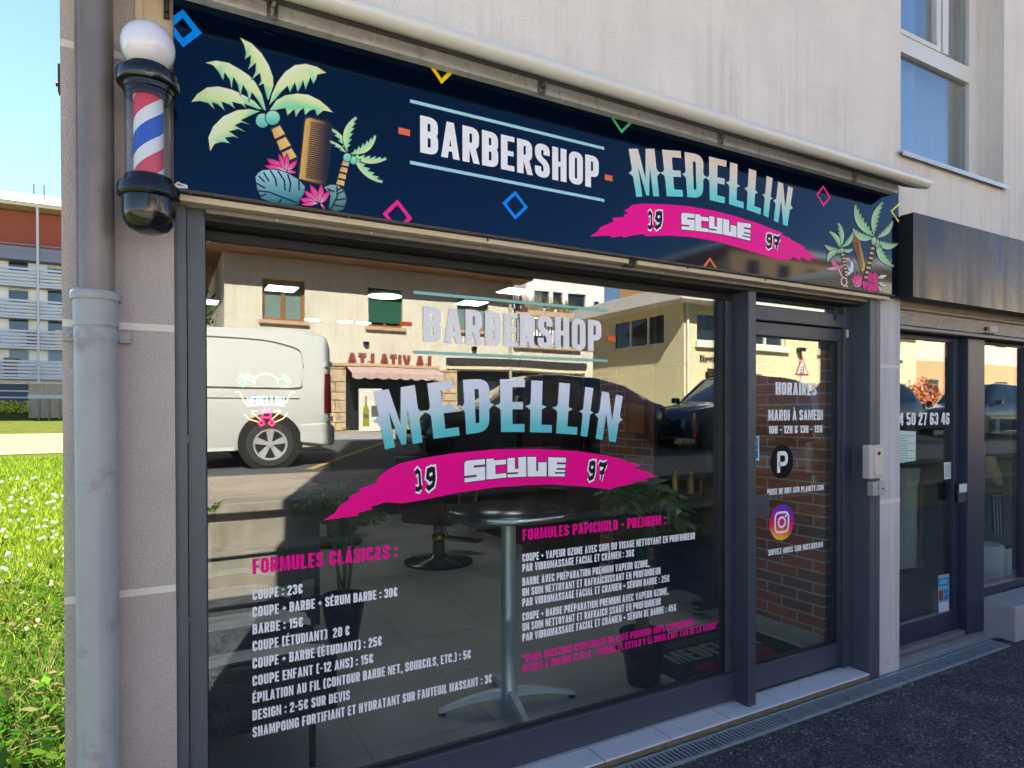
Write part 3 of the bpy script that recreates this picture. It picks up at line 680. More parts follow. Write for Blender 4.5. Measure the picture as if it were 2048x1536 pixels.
def big_palm():
    a = art(); f = f5
    segments(a, (850, 780), (985, 1060), 78, 96, 3, 8, f)
    for k in "CBADEF": frond_traced(a, *LV[k], f)
    disc(a, (747, 733), 53, 56, lin((170, 232, 205)), lin((70, 190, 185)), 8, f=f)
    disc(a, (830, 710), 57, 57, lin((175, 236, 205)), lin((70, 196, 185)), 8, f=f)
    a.build("palm_tree_print", m_print, sign)
    # comb
    a = art()
    shape(a, [(1092, 745), (1100, 718), (1130, 708), (1270, 748), (1312, 790), (1250, 1250), (1045, 1202)], [GOLD, GOLD, lin((190, 122, 78)), lin((52, 44, 54)), lin((40, 36, 52)), lin((42, 38, 54)), GOLD], 14, f)
    for i in range(27):
        t = i/26; x0, x1 = 1138-42*t, 1300-58*t; y0 = 742+440*t
        for x_a, x_b, y_a, y_b in ((x0, x1, y0, y0+22),):
            a.px([(x_a, y_a), (x_b, y_b+6), (x_b, y_b+17), (x_a, y_a+10)], OUTL, f)
    a.build("comb_print", m_print, sign)
    a = art()
    leaf(a, (1440, 985), (1300, 790), .13, .09, 4, 5, f=f); leaf(a, (1430, 1000), (1284, 892), .10, .10, 3, 5, f=f)
    leaf(a, (1432, 985), (1505, 697), -.20, .09, 6, 5, f=f); leaf(a, (1455, 1000), (1668, 853), .22, .10, 6, 5, f=f)
    a.k -= 4
    leaf(a, (1465, 1010), (1757, 1043), .16, .09, 6, 5, f=f); leaf(a, (1480, 1015), (1722, 1240), .14, .09, 6, 5, f=f)
    segments(a, (1425, 1055), (1372, 1262), 52, 62, 4, 5, f)
    disc(a, (1482, 1055), 26, 32, lin((175, 236, 205)), lin((70, 196, 185)), 5, f=f)
    disc(a, (1432, 1032), 31, 34, lin((175, 236, 205)), lin((70, 196, 185)), 5, f=f)
    a.build("palm_tree_print", m_print, sign)
    a = art()
    for t, wd in (((785, 1042), .16), ((880, 1003), .14), ((944, 1003), .14), ((1027, 1055), .16), ((1020, 1152), .15), ((768, 1098), .13)):
        petal(a, (945, 1142), t, wd, 5, f)
    monstera(a, [(692, 1190), (712, 1158), (745, 1136), (830, 1128), (890, 1138), (955, 1160), (1040, 1212), (1090, 1268), (1078, 1330), (1045, 1372), (1035, 1415), (930, 1412), (820, 1390), (740, 1360), (705, 1280)],
             [[(700, 1300), (800, 1310), (900, 1350), (1035, 1400)], [(755, 1150), (800, 1225)], [(810, 1135), (850, 1200), (862, 1265)], [(872, 1140), (925, 1220), (930, 1300)], [(950, 1165), (975, 1240), (965, 1310)], [(1040, 1215), (1045, 1300)], [(715, 1180), (765, 1230)], [(730, 1345), (780, 1325)], [(880, 1395), (905, 1365)], [(700, 1240), (770, 1280)]], lin((160, 212, 228)), lin((6, 108, 124)), f)
    monstera(a, [(1245, 1272), (1300, 1252), (1360, 1258), (1405, 1300), (1425, 1370), (1400, 1450), (1340, 1470), (1285, 1440), (1300, 1340)],
             [[(1300, 1450), (1350, 1350), (1350, 1265)], [(1345, 1330), (1410, 1300)], [(1340, 1375), (1420, 1365)], [(1325, 1415), (1405, 1430)], [(1345, 1300), (1390, 1275)], [(1270, 1285), (1330, 1310)]], lin((140, 178, 186)), lin((40, 110, 112)), f)
    for t, wd in (((1132, 1250), .14), ((1222, 1248), .14), ((1082, 1298), .14), ((1290, 1300), .16), ((1045, 1368), .15), ((1062, 1412), .12), ((1250, 1450), .13)):
        petal(a, (1215, 1402) if t[0] > 1100 else (1195, 1400), t, wd, 5, f)
    a.build("flower_print", m_print, sign)
big_palm()
f8 = zp(.2383, 1560, 340)
def right_palms():
    f = f8; a = art()
    c0, c1 = lin((190, 224, 172)), lin((96, 176, 140))
    for b, t, bu, wd, n in (((508, 650), (490, 438), .16, .1, 5), ((505, 655), (413, 512), -.2, .1, 5), ((500, 665), (374, 628), -.25, .12, 5), ((505, 675), (395, 775), .3, .1, 4), ((515, 650), (615, 520), .2, .1, 5), ((520, 665), (618, 660), .28, .12, 4)):
        leaf(a, b, t, bu if b[0] != 505 or t[1] > 700 else -bu, wd, n, 5, c0, c1, f)
    a.k -= 6
    segments(a, (525, 700), (562, 900), 24, 28, 7, 4, f)
    disc(a, (500, 682), 16, 18, c0, c1, 4, f=f); disc(a, (520, 678), 15, 20, c0, c1, 4, f=f)
    a.build("palm_tree_print", m_print, sign)
    a = art()
    shape(a, [(598, 545), (615, 525), (640, 522), (660, 540), (714, 800), (708, 840), (690, 855), (645, 740), (615, 640)], [GOLDD, GOLDD, GOLDD, GOLDD, GOLD, GOLD, GOLD, lin((92, 58, 26)), lin((92, 58, 26))], 5, f)
    for i in range(20):
        t = i/19; a.px([(668-0+t*46-12, 600+t*215), (668+t*46-36, 606+t*215), (668+t*46-36, 611+t*215), (668+t*46-12, 605+t*215)], lin((84, 56, 28)), f)
    a.build("comb_print", m_print, sign)
    a = art()
    for b, t, bu, wd, n in (((795, 560), (628, 288), .2, .08, 7), ((790, 550), (862, 265), -.17, .08, 7), ((790, 570), (608, 492), .28, .10, 6), ((808, 570), (948, 425), .2, .1, 6), ((815, 590), (990, 622), .3, .1, 6), ((815, 600), (953, 815), .22, .09, 7)):
        leaf(a, b, t, bu if not (t[0] < 640) else (-.2 if t[1] < 300 else -.28), wd, n, 5, c0, c1, f)
    a.k -= 7
    segments(a, (780, 640), (712, 965), 30, 38, 8, 5, f)
    disc(a, (815, 618), 17, 36, c0, c1, 5, f=f); disc(a, (788, 598), 21, 34, lin((206, 226, 176)), c1, 5, f=f)
    a.build("palm_tree_print", m_print, sign)
    a = art(); pk = lin((226, 110, 150)); pk2 = lin((240, 190, 205))
    shape(a, [(405, 690), (425, 720), (490, 800), (480, 815), (440, 800), (412, 730)], [pk]*6, 4, f)
    shape(a, [(382, 832), (440, 812), (500, 802), (545, 785), (548, 800), (505, 832), (440, 842)], [pk2, pk, pk, pk, pk, pk, pk2], 4, f)
    for pth in ([(540, 792), (540, 760), (560, 742), (580, 750), (592, 790), (580, 820), (560, 800)], [(492, 830), (512, 880), (528, 900)], [(530, 900), (512, 920), (515, 955), (540, 975), (560, 950), (555, 912), (532, 900)], [(552, 965), (566, 985)]):
        for q in stroke(pth, 11): a.px(q, pk2, f)
    for pts in ([(560, 800), (585, 830), (600, 750), (618, 800), (615, 850), (580, 880), (552, 870), (580, 855)],):
        shape(a, pts, [lin((205, 228, 240))]*8, 5, f)
    a.build("scissors_print", m_print, sign)
    a = art()
    for t in ((600, 900), (625, 872), (655, 862), (685, 880), (700, 930), (605, 955)): petal(a, (650, 985), t, .13, 4, f)
    for pts in ([(818, 905), (845, 882), (900, 880), (860, 915)], [(820, 940), (850, 945), (905, 975), (850, 978)], [(818, 965), (845, 985), (858, 1020), (838, 1015)]):
        shape(a, pts, [lin((160, 214, 150)), lin((226, 240, 210)), lin((236, 244, 220)), lin((160, 214, 150))], 4, f)
    for pts in ([(735, 930), (745, 850), (765, 870), (780, 945)], [(780, 945), (768, 885), (790, 862), (820, 880), (825, 935), (800, 955)], [(735, 985), (745, 958), (785, 955), (820, 965), (825, 1020), (770, 1015), (725, 1005)], [(700, 1000), (690, 935), (740, 940), (745, 965)]):
        shape(a, pts, [lin((226, 14, 130))]*len(pts), 4, f)
    a.build("flower_print", m_print, sign)
right_palms()
# ================================================================== SHOP BUILDING (wall with openings, window over the neighbour)
bld = thing("shop_building", "pale grey rendered building housing the barbershop and the neighbouring shop on its ground floor", "building", (0, 0, 0))
XL, XR, HT, DEP = -.223, 24.0, 12.5, 10.0
UW = (3.915, 5.138, 3.10, 4.75)
wl = MB()
def slab(x0, x1, z0, z1, y0=0., y1=.22): wl.box(x0, x1, y0, y1, z0, z1)
slab(XL, 3.915, 3.10, 4.75); slab(5.138, XR, 3.10, 4.75); slab(XL, XR, 4.75, HT)
slab(.0635, 3.70, 2.20, 3.10); slab(3.70, 3.915, 2.60, 3.10); slab(3.915, XR, 2.30, 3.10)
wl.build("wall", m_render, bld)
B(XL, .0635, 0, .22, -.05, 3.10).build("corner_pillar", m_pillar, bld)
B(3.70, 3.915, 0, .22, -.05, 2.60).build("pillar", m_pillar_r, bld)
B(7.2, XR, 0, .22, -.05, 2.30).build("wall", m_render, bld)
rest = MB(); rest.box(XL, XL+.2, .22, DEP, -.05, HT); rest.box(XR-.2, XR, .22, DEP, -.05, HT); rest.box(XL+.2, XR-.2, DEP-.2, DEP, -.05, HT)
rest.build("rear_wall", m_render, bld)
B(XL, XR, 0, DEP, HT, HT+.25).build("roof", pm("roof_felt", (.12, .12, .12), .9), bld)
for x0, x1, zs in ((XL+.001, .0625, (P(131, 87, 0)[2], 1.811, 1.011)), (3.705, 3.914, (1.818, 1.022))):
    for z in zs: B(x0, x1, -.003, .01, z-.011, z+.010).build("joint_band", m_joint, bld)
# small bolt and fixing plate on the corner
fx = MB(); fx.box(XL-.007, XL, .01, .04, 2.475, 2.555); fx.lathe([(.0001, -.010), (.006, -.010), (.006, 0)], (XL-.003, .025, 2.50), 10, 'x'); fx.build("fixing_plate", m_rust, bld)
# upper window
uw = B(UW[0], UW[1], .02, .03, UW[2], UW[3])
uw = MB()
Y0, Y1 = .15, .21
def fb(x0, x1, z0, z1, y0=Y0, y1=Y1): uw.box(x0, x1, y0, y1, z0, z1)
fb(3.915, 3.965, 3.10, 4.75); fb(5.005, 5.06, 3.10, 4.75); fb(5.06, 5.138, 3.10, 4.75, .165, .21)
fb(3.965, 5.005, 3.10, 3.135); fb(3.965, 5.005, 3.845, 3.955); fb(3.965, 5.005, 4.70, 4.75)
fb(4.575, 4.625, 3.955, 4.70, .142, .21); fb(4.640, 4.705, 3.955, 4.70, .135, .21)
fb(3.965, 4.575, 3.955, 3.985, .142, .21)
wf = uw.build("upper_window", m_white_alu, bld, bevel=.003)
B(3.965, 5.005, .178, .184, 3.135, 3.845).build("pane", m_glass_up, wf)
B(3.965, 4.575, .176, .182, 3.985, 4.70).build("pane", m_glass_up, wf)
B(4.705, 5.005, .178, .184, 3.955, 4.70).build("pane", m_glass_up, wf)
sl = MB(); sl.prism([(3.885, -.035, 3.084), (3.885, .15, 3.102), (3.885, .15, 3.112), (3.885, -.035, 3.096)], (1.27, 0, 0)); sl.box(3.885, 5.155, -.035, -.028, 3.07, 3.084)
sl.build("sill", m_alu, wf)
cu = MB()
m_curt = pm("white_net_curtain", lin((205, 210, 206)), .95)
rows = []
N_ = 60
for k in range(2):
    z = (3.11, 4.74)[k]
    rows.append([(4.50+.62*i/N_, .33+.025*math.sin(i*.9)+.01*math.sin(i*2.3), z) for i in range(N_+1)])
cu.ring(rows, closed=False, caps=False)
cu.build("curtain", m_curt, wf, smooth=60)
cb_ = MB(); cb_.ring([[(3.95+.62*i/24, .28+.035*math.sin(i*1.1)+.012*math.sin(i*2.7), z) for i in range(25)] for z in (3.11, 4.74)], closed=False, caps=False)
cb_.build("curtain", pm("sky_reflection_blue", lin((176, 216, 246)), .9), wf, smooth=60)  # cloth colour stands in for blue sky reflected in the left panes
rm = MB(); rm.box(3.6, 5.6, 2.2+.85, 2.25+.85, 2.9, 5.0); rm.box(3.5, 3.6, .23, 3.2, 2.9, 5.0); rm.box(5.6, 5.7, .23, 3.2, 2.9, 5.0); rm.box(3.6, 5.6, .23, 3.05, 5.0, 5.1); rm.box(3.6, 5.6, .23, 3.05, 2.9, 2.95)
rm.build("room", pm("dim_room", (.22, .22, .21), .9), wf)

# ================================================================== BEIGE POST behind the globe
q0, q1 = P(270, 30, -.012), P(346, 30, -.012)
bp = MB(); bp.box(q0[0], q1[0], -.02, -.0035, 2.60, 3.3); bp.box(q0[0]+.004, q0[0]+.02, -.028, -.0205, 2.60, 3.3)
bpo = bp.build("metal_upright", m_beige, loc=(.02, 0, 2.6)); tag(bpo, "beige metal upright on the wall behind the white globe", "metal post")
hg = MB(); q = P(333, 20, -.02); hg.box(q[0]-.008, q[0]+.008, -.034, -.0205, q[2]-.03, q[2]+.03); hg.tube([(q[0], -.034, q[2]-.01), (q[0], -.044, q[2]-.01)], .006, 8)
hg.build("hinge", m_rust, bpo)

# ================================================================== AWNING (folded) above the sign
aw = thing("folded_awning", "folded white awning cassette with galvanised back channel above the navy sign", "awning", (1.7, -.1, 2.8))
ch = MB(); ch.box(-.12, 3.72, -.098, -.062, 2.795, 2.862)
ch.build("back_channel", m_galv, aw)
def nose(x):
    """cross-section of the folded cassette: sloping underside, rounded nose, sloping top"""
    pts = [(-.100, 2.842), (-.160, 2.816), (-.205, 2.796)]
    for i in range(11):
        t = math.pi*(-.62+1.12*i/10); pts.append((-.218-.034*math.cos(t), 2.824+.031*math.sin(t)))
    pts += [(-.17, 2.872), (-.10, 2.892)]
    return [(x, y, z) for y, z in pts]
AWX = 3.786
aw_c = MB(); aw_c.ring([nose(-.6), nose(AWX)], True, True)
aw_o = aw_c.build("front_rail", m_white_alu, aw, smooth=30)
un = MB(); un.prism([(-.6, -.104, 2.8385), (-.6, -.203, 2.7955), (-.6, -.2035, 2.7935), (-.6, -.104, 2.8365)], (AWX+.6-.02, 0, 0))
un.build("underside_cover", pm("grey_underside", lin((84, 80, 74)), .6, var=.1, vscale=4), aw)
for x in (.338, 1.331, 2.304, 3.311):
    b = MB(); b.box(x-.016, x+.016, -.105, -.0985, 2.787, 2.842)
    b.tube([(x, -.104, 2.806), (x, -.110, 2.806)], .007, 8)
    b.prism([(x-.005, -.1055, 2.818), (x-.005, -.15, 2.8185), (x-.005, -.1055, 2.836)], (.010, 0, 0))
    b.build("bracket", m_alu, aw)
# ================================================================== DRAINPIPE
dp = thing("drainpipe", "grey drainpipe with a pale lower sleeve down the corner pillar", "drainpipe", (-.135, -.08, 0))
m_pu = pm("grey_zinc_pipe", lin((132, 125, 122)), .42, metal=.25, var=.14, vscale=4, streak=.14, dirt=(lin((104, 96, 88)), 7, .56, .8), runs=.3)
m_pl = pm("pale_grey_pvc", lin((158, 162, 168)), .5, var=.10, vscale=4, streak=.12, dirt=(lin((116, 110, 104)), 9, .54, .78), runs=.35)
PCX = -.135
MB().lathe([(.0465, 1.80), (.0465, 6.5)], (PCX, -.08, 0), 32).build("upper_pipe", m_pu, dp, smooth=40)
MB().lathe([(.049, 1.868), (.061, 1.868), (.0625, 1.875), (.0625, 1.886), (.060, 1.892), (.047, 1.892)], (PCX, -.08, 0), 36).build("collar", m_pl, dp, smooth=30)
MB().lathe([(.0555, 1.795), (.0555, 1.868)], (PCX, -.08, 0), 36).build("socket", m_pl, dp, smooth=40)
rows = [[(PCX-.001+.0525*math.cos(t), -.08+.0525*math.sin(t), z) for t in [2*math.pi*j/36 for j in range(36)]] for z in (-.02, 1.0, 1.795)]
MB().ring(rows).build("lower_pipe", m_pl, dp, smooth=40)
clp = MB()
for sx in (-1, 1): clp.box(PCX+sx*.068-.014, PCX+sx*.068+.014, -.04, -.001, 1.757, 1.785); clp.lathe([(.0001, -.006), (.006, -.006), (.006, 0)], (PCX+sx*.070, -.041, 1.771), 10, 'y')
clp.lathe([(.0545, 1.757), (.0545, 1.785)], (PCX, -.08, 0), 32)
clp.build("pipe_clip", m_pl, dp, smooth=35)
MB().tube([(PCX-.0465*.9, -.10, 4.5), (PCX-.0465*.9, -.10, 1.9)], .004, 6).build("seam", m_pu, dp)

# ================================================================== BARBER POLE
bpole = thing("barber_pole", "black barber pole with red white and blue stripes under a white globe", "barber pole", (-.005, -.12, 2.04))
m_gb = pm("gloss_black", (.007, .007, .009), .17, spec=.5, coat=.2)
C0 = (-.003, -.16, 0)
MB().sphere((C0[0], C0[1], 2.578), .069, 36, 22, (1, 1, 1)).build("globe", pm("opal_globe", lin((222, 220, 232)), .1, spec=.5, coat=.4), bpole, smooth=60)
MB().lathe([(.0001, 2.672), (.014, 2.669), (.020, 2.66), (.021, 2.648), (.018, 2.640)], (C0[0]+.004, C0[1]+.05, -.018), 20).build("finial", pm("dull_red", lin((110, 30, 34)), .4), bpole, smooth=60)
MB().lathe([(.0001, 2.520), (.053, 2.520), (.055, 2.506), (.057, 2.500), (.0765, 2.500), (.079, 2.494), (.079, 2.470), (.076, 2.465), (.065, 2.463), (.064, 2.450), (.060, 2.447), (.060, 2.434), (.0001, 2.432)], C0, 48).build("upper_cap", m_gb, bpole, smooth=35)
MB().lathe([(.0001, 2.212), (.058, 2.212), (.061, 2.206), (.061, 2.196), (.064, 2.190), (.0755, 2.188), (.079, 2.180), (.079, 2.158), (.074, 2.152), (.0665, 2.150), (.0665, 2.110), (.062, 2.085), (.050, 2.068), (.030, 2.058), (.0001, 2.055)], C0, 48).build("lower_cap", m_gb, bpole, smooth=35)
cyl = MB(); n = 60; NZ = 60; r_ = .0375
RED = lin((214, 52, 62)); BLU = lin((24, 78, 190)); WHT = lin((225, 226, 232))
for i in range(NZ):
    for j in range(n):
        t0, t1 = 2*math.pi*j/n, 2*math.pi*(j+1)/n; z0, z1 = 2.205+.24*i/NZ, 2.205+.24*(i+1)/NZ
        def s_(t, z): return (r_*math.cos(t)+C0[0], r_*math.sin(t)+C0[1], z)
        cyl.add([s_(t0, z0), s_(t1, z0), s_(t1, z1), s_(t0, z1)], [(0, 1, 2, 3)], 0)
m_str = bpy.data.materials.new("spiral_stripes"); m_str.use_nodes = True
t = m_str.node_tree; b = t.nodes["Principled BSDF"]; L = t.links.new
geo = t.nodes.new("ShaderNodeTexCoord"); sx = t.nodes.new("ShaderNodeSeparateXYZ"); L(geo.outputs['Object'], sx.inputs[0])
ay = t.nodes.new("ShaderNodeMath"); ay.operation = 'ADD'; ay.inputs[1].default_value = .04; L(sx.outputs[1], ay.inputs[0])
ax = t.nodes.new("ShaderNodeMath"); ax.operation = 'SUBTRACT'; ax.inputs[1].default_value = .002; L(sx.outputs[0], ax.inputs[0])
at = t.nodes.new("ShaderNodeMath"); at.operation = 'ARCTAN2'; ng = t.nodes.new("ShaderNodeMath"); ng.operation = "MULTIPLY"; ng.inputs[1].default_value = -1; L(ay.outputs[0], ng.inputs[0]); L(ax.outputs[0], at.inputs[0]); L(ng.outputs[0], at.inputs[1])
m1 = t.nodes.new("ShaderNodeMath"); m1.operation = 'MULTIPLY'; m1.inputs[1].default_value = -.95/(2*math.pi); L(at.outputs[0], m1.inputs[0])
m2 = t.nodes.new("ShaderNodeMath"); m2.operation = 'MULTIPLY'; m2.inputs[1].default_value = 1/.200; L(sx.outputs[2], m2.inputs[0])
ad = t.nodes.new("ShaderNodeMath"); L(m1.outputs[0], ad.inputs[0]); L(m2.outputs[0], ad.inputs[1])
a2 = t.nodes.new("ShaderNodeMath"); a2.inputs[1].default_value = 4.19; L(ad.outputs[0], a2.inputs[0])
frc = t.nodes.new("ShaderNodeMath"); frc.operation = 'FRACT'; L(a2.outputs[0], frc.inputs[0])
cr = t.nodes.new("ShaderNodeValToRGB"); cr.color_ramp.interpolation = 'CONSTANT'
el = cr.color_ramp.elements; el[0].position = 0; el[0].color = (*RED, 1); el[1].position = .29; el[1].color = (*WHT, 1)
e = el.new(.5); e.color = (*BLU, 1); e = el.new(.79); e.color = (*WHT, 1)
L(frc.outputs[0], cr.inputs[0]); L(cr.outputs[0], b.inputs['Base Color']); b.inputs['Roughness'].default_value = .35
cyl.build("striped_cylinder", m_str, bpole, smooth=60)
MB().lathe([(.0585, 2.20), (.0585, 2.45)], C0, 48).build("glass_tube", glass_mat("clear_tube", .05, (.94, .95, .95)), bpole, smooth=60)
MB().lathe([(.059, 2.2), (.0595, 2.2), (.0595, 2.45), (.059, 2.45)], C0, 4)
wb = MB(); wb.box(-.03, .03, -.10, -.001, 2.46, 2.49); wb.box(-.03, .03, -.10, -.001, 2.16, 2.185); wb.box(-.035, .035, -.012, -.0005, 2.12, 2.53)
wb.build("wall_bracket", m_gb, bpole)

# ================================================================== BARBERSHOP FRONT: rails, window, door
front = thing("glazed_shopfront", "slate grey aluminium shopfront of the barbershop with wide window and glazed door", "shopfront", (1.9, .1, 0))
rl = MB()
rl.box(.0645, .098, .012, .19, -.02, 2.198); rl.box(.1005, .152, .030, .19, -.02, 2.198)
rl.box(.070, .074, .010, .012, -.02, 2.19)
rl.build("shutter_rail", m_slate_rail, front, bevel=.002)
rr = MB(); rr.box(3.60, 3.652, -.012, .19, -.02, 2.198); rr.box(3.655, 3.6985, -.012, .19, -.02, 2.198)
rr.build("shutter_rail", m_slate_rail, front, bevel=.002)
for z in (1.47, .9): B(.095, .103, .009, .02, z-.012, z+.012).build("rail_latch", m_slate, front)
# beige trim and shutter box under the sign
for x0, x1 in ((.064, 1.812), (1.862, 3.735)): B(x0, x1, -.045, -.002, 2.196, 2.2155).build("beige_trim", m_beige, front, bevel=.002)
B(1.8125, 1.8615, -.03, -.002, 2.190, 2.215).build("trim_gap", m_rust, front)
sb = MB(); sb.box(.153, 3.599, .0, .03, 2.181, 2.1955)
B(.153, 3.599, .031, .185, 2.1655, 2.1955).build("shutter_slot", m_black, front)
sbo = sb.build("shutter_bottom_rail", pm("worn_aluminium", lin((128, 124, 118)), .5, metal=.3, var=.12, vscale=9), front)
for px_ in (555, 743, 960, 1175, 1325, 1468, 1596):
    q = P(px_, 600, -.001); MB().lathe([(.0001, -.003), (.004, -.003), (.004, 0)], (q[0], -.001, 2.188), 8, 'y').build("screw", m_alu, sbo)
# window
wn = MB()
wn.box(.1525, 2.644, .115, .185, .045, .197); wn.box(.1525, 2.644, .138, .185, 2.13, 2.1645, 1); wn.box(.1525, .158, .14, .185, .197, 2.13); wn.box(2.600, 2.644, .135, .185, .197, 2.13)
wn_o = wn.build("window_frame", [m_slate, m_black], front, bevel=.003)
gk = MB(); gk.box(.1585, 2.600, .140, .146, .1975, .207); gk.box(2.593, 2.5995, .140, .1455, .207, 2.13); gk.box(.1585, .163, .140, .1455, .207, 2.13)
gk.build("gasket", m_black, wn_o)
for px_, py_ in ((1026, 1470), (1395, 1374), (1430, 1365)):
    q = P(px_, py_, .1145); B(q[0]-.01, q[0]+.01, .1135, .1148, q[2]-.0015, q[2]+.0015).build("drain_slot", m_black, wn_o)
pane = B(.158, 2.600, YG, YG+.006, .197, 2.13).build("window_pane", m_glass, front)
ps = MB(); ps.box(2.645, 2.7025, .030, .185, .045, 2.1645)
ps.build("post", m_slate, front, bevel=.003)
# door
dr = MB()
dr.box(2.7035, 2.745, .10, .185, .05, 2.115); dr.box(3.53, 3.5995, .10, .185, .05, 2.1645); dr.box(2.7035, 3.53, .105, .185, 2.04, 2.115)
dr.build("door_frame", m_slate, front, bevel=.003)
B(2.745, 3.53, .135, .18, 2.1155, 2.1645).build("transom_beam", m_slate, front)
B(2.790, 3.49, .1325, .1348, 2.125, 2.158).build("transom_pane", m_glass, front)
for px_, py_ in ((1507, 618), (1670, 635)):
    q = P(px_, py_, .104); MB().lathe([(.0001, -.002), (.016, -.002), (.018, 0)], (q[0], .1048, q[2]), 16, 'y').build("vent_plug", m_black, front, smooth=40)
lf = MB()
lf.box(2.748, 2.793, .128, .18, .056, 2.034); lf.box(3.519, 3.528, .128, .18, .056, 2.034); lf.box(3.519, 3.528, .12, .127, .056, 2.034)
lf.box(2.793, 3.519, .128, .18, .056, .192); lf.box(2.793, 3.519, .128, .18, 1.962, 2.034)
door = lf.build("door", m_slate, front, bevel=.003)
B(2.793, 3.519, YG, YG+.006, .192, 1.962).build("door_pane", m_glass, door)
g2 = MB(); g2.box(2.7935, 3.5185, .140, .1457, .1925, .199); g2.box(2.7935, 3.5185, .140, .1457, 1.955, 1.9618); g2.box(3.512, 3.5185, .140, .1457, .199, 1.955); g2.box(2.7935, 2.799, .140, .1457, .199, 1.955)
g2.build("gasket", m_black, door)
hd = MB(); hd.box(2.683, 2.852, .070, .078, .994, 1.118); hd.box(2.755, 2.785, .078, .128, 1.02, 1.09)
hd.build("push_plate", m_slate, door, bevel=.003)
kw = B(3.545, 3.562, .094, .0995, 1.985, 2.03); kw.build("frame_switch", m_beige, front)
# black recess between door frame and rail
# window lettering
YL = YG-.0008
def wl_art(): return Art(YL, None, 3e-5)
SC6 = lambda x: x*.3164+400
a = wl_art()
line_px(a, "FORMULES CLÁSICAS :", (505.4, 1148.7), 1118.5, 794.9, PINK); a.build("lettering", m_letter, pane)
for s, by, rx in (("COUPE : 23€", 475, 648), ("COUPE + BARBE + SÉRUM BARBE : 30€", 585, 1248), ("BARBE : 15€", 693, 652), ("COUPE (ÉTUDIANT)  20 €", 800, 945), ("COUPE + BARBE (ÉTUDIANT) : 25€", 910, 1150), ("COUPE ENFANT (-12 ANS) : 15€", 1020, 1095), ("ÉPILATION AU FIL (CONTOUR BARBE NET, SOURCILS, ETC.) : 5€", 1128, 1712), ("DESIGN : 2-5€ SUR DEVIS", 1238, 948), ("SHAMPOING FORTIFIANT ET HYDRATANT SUR FAUTEUIL MASSANT : 3€", 1345, 1845)):
    a = wl_art(); y = by*.3164+1050
    line_px(a, s, (505, y), y-20.6, SC6(rx), WHITE); a.build("lettering", m_letter, pane)
SC7 = lambda x: x*.2474+980
a = wl_art(); line_px(a, "FORMULES PAPICHULO - PREMIUM :", (1045.5, 1081.1), 1058.5, SC7(1422), PINK); a.build("lettering", m_letter, pane)
for s, by, rx in (("COUPE + VAPEUR OZONE AVEC SOIN DU VISAGE NETTOYANT EN PROFONDEUR", 500, 1657), ("PAR VIBROMASSAGE FACIAL ET CRÂNIEN : 30€", 583, 1165), ("BARBE AVEC PRÉPARATION PREMIUM VAPEUR OZONE,", 695, 1290), ("UN SOIN NETTOYANT ET RAFRAÎCHISSANT EN PROFONDEUR", 780, 1380), ("PAR VIBROMASSAGE FACIAL ET CRANIEN + SÉRUM BARBE : 25€", 863, 1450), ("COUPE + BARBE PRÉPARATION PREMIUM AVEC VAPEUR OZONE,", 978, 1443), ("UN SOIN NETTOYANT ET RAFRAICH SSANT EN PROFONDEUR", 1062, 1380), ("PAR VIBROMASSAGE FACIAL ET CRÂNIEN + SÉRUM DE BARBE : 45€", 1145, 1505)):
    a = wl_art(); y = by*.2474+1000
    line_px(a, s, (1044.8, y), y-16, SC7(rx), WHITE); a.build("lettering", m_letter, pane)
for s, by, rx in (("\"¡PARA NUESTROS CONPADRES! UN CAFÉ PREMIUM 100% COLOMBIANO", 1315, 1650), ("OFFERT À CHAQUE CLIENT - PORQUE EL ESTILO Y EL BUEN CAFE VAN DE LA MANO!\"", 1397, 1840)):
    a = wl_art(); y = by*.2474+1000
    line_px(a, s, (1045, y), y-15.5, SC7(rx), lin((235, 14, 150))); a.build("lettering", m_letter, pane)
a = wl_art(); line_px(a, "BARBERSHOP", (846.7, 683.3), 611.4, 1202.7, WHITE); a.build("lettering", m_letter, pane)
for y0 in (584.4, 703.8):
    a = wl_art(); p0 = P(827, y0, a.y); p1 = P(1215, y0, a.y)
    a.poly([(p0[0], p0[2]-.006), (p1[0], p0[2]-.006), (p1[0], p0[2]+.006), (p0[0], p0[2]+.006)], lin((150, 205, 200)))
    a.build("rule", m_letter, pane)
for x0, x1, y0, y1 in ((800, 824, 643.5, 652), (1215.5, 1231, 672.7, 682)):
    a = wl_art(); p0, p1 = P(x0, 650, a.y), P(x1, 650, a.y); z0 = P((x0+x1)/2, y1, a.y)[2]; z1 = P((x0+x1)/2, y0, a.y)[2]
    a.poly([(p0[0], z0), (p1[0], z0), (p1[0], z1), (p0[0], z1)], lin((236, 104, 40)))
    a.build("dash", m_letter, pane)
a = wl_art()
medellin(a, ([(748, 783), (829.5, 770), (845, 884.5), (770, 898.5)], [(854.7, 766.8), (904.7, 760), (919.5, 870.7), (867, 877.6)], [(925.8, 759.6), (978.5, 757), (978.5, 862.3), (932.6, 868.8)], [(999.9, 758.5), (1049.8, 758.5), (1048.8, 863.9), (1002.3, 863.9)], [(1062.8, 760.8), (1106, 763), (1103.5, 865.3), (1059.7, 864.4)], [(1118.5, 765.2), (1160, 769), (1154, 869.4), (1112.2, 866.6)], [(1170.6, 773.8), (1186.8, 776), (1174.6, 873.5), (1161.4, 871.5)], [(1204, 782.4), (1245.6, 792.3), (1231.4, 884.4), (1191.5, 877.6)]), lin((226, 230, 246)), lin((88, 196, 204)))
a.build("lettering", m_letter, pane)
a = wl_art()
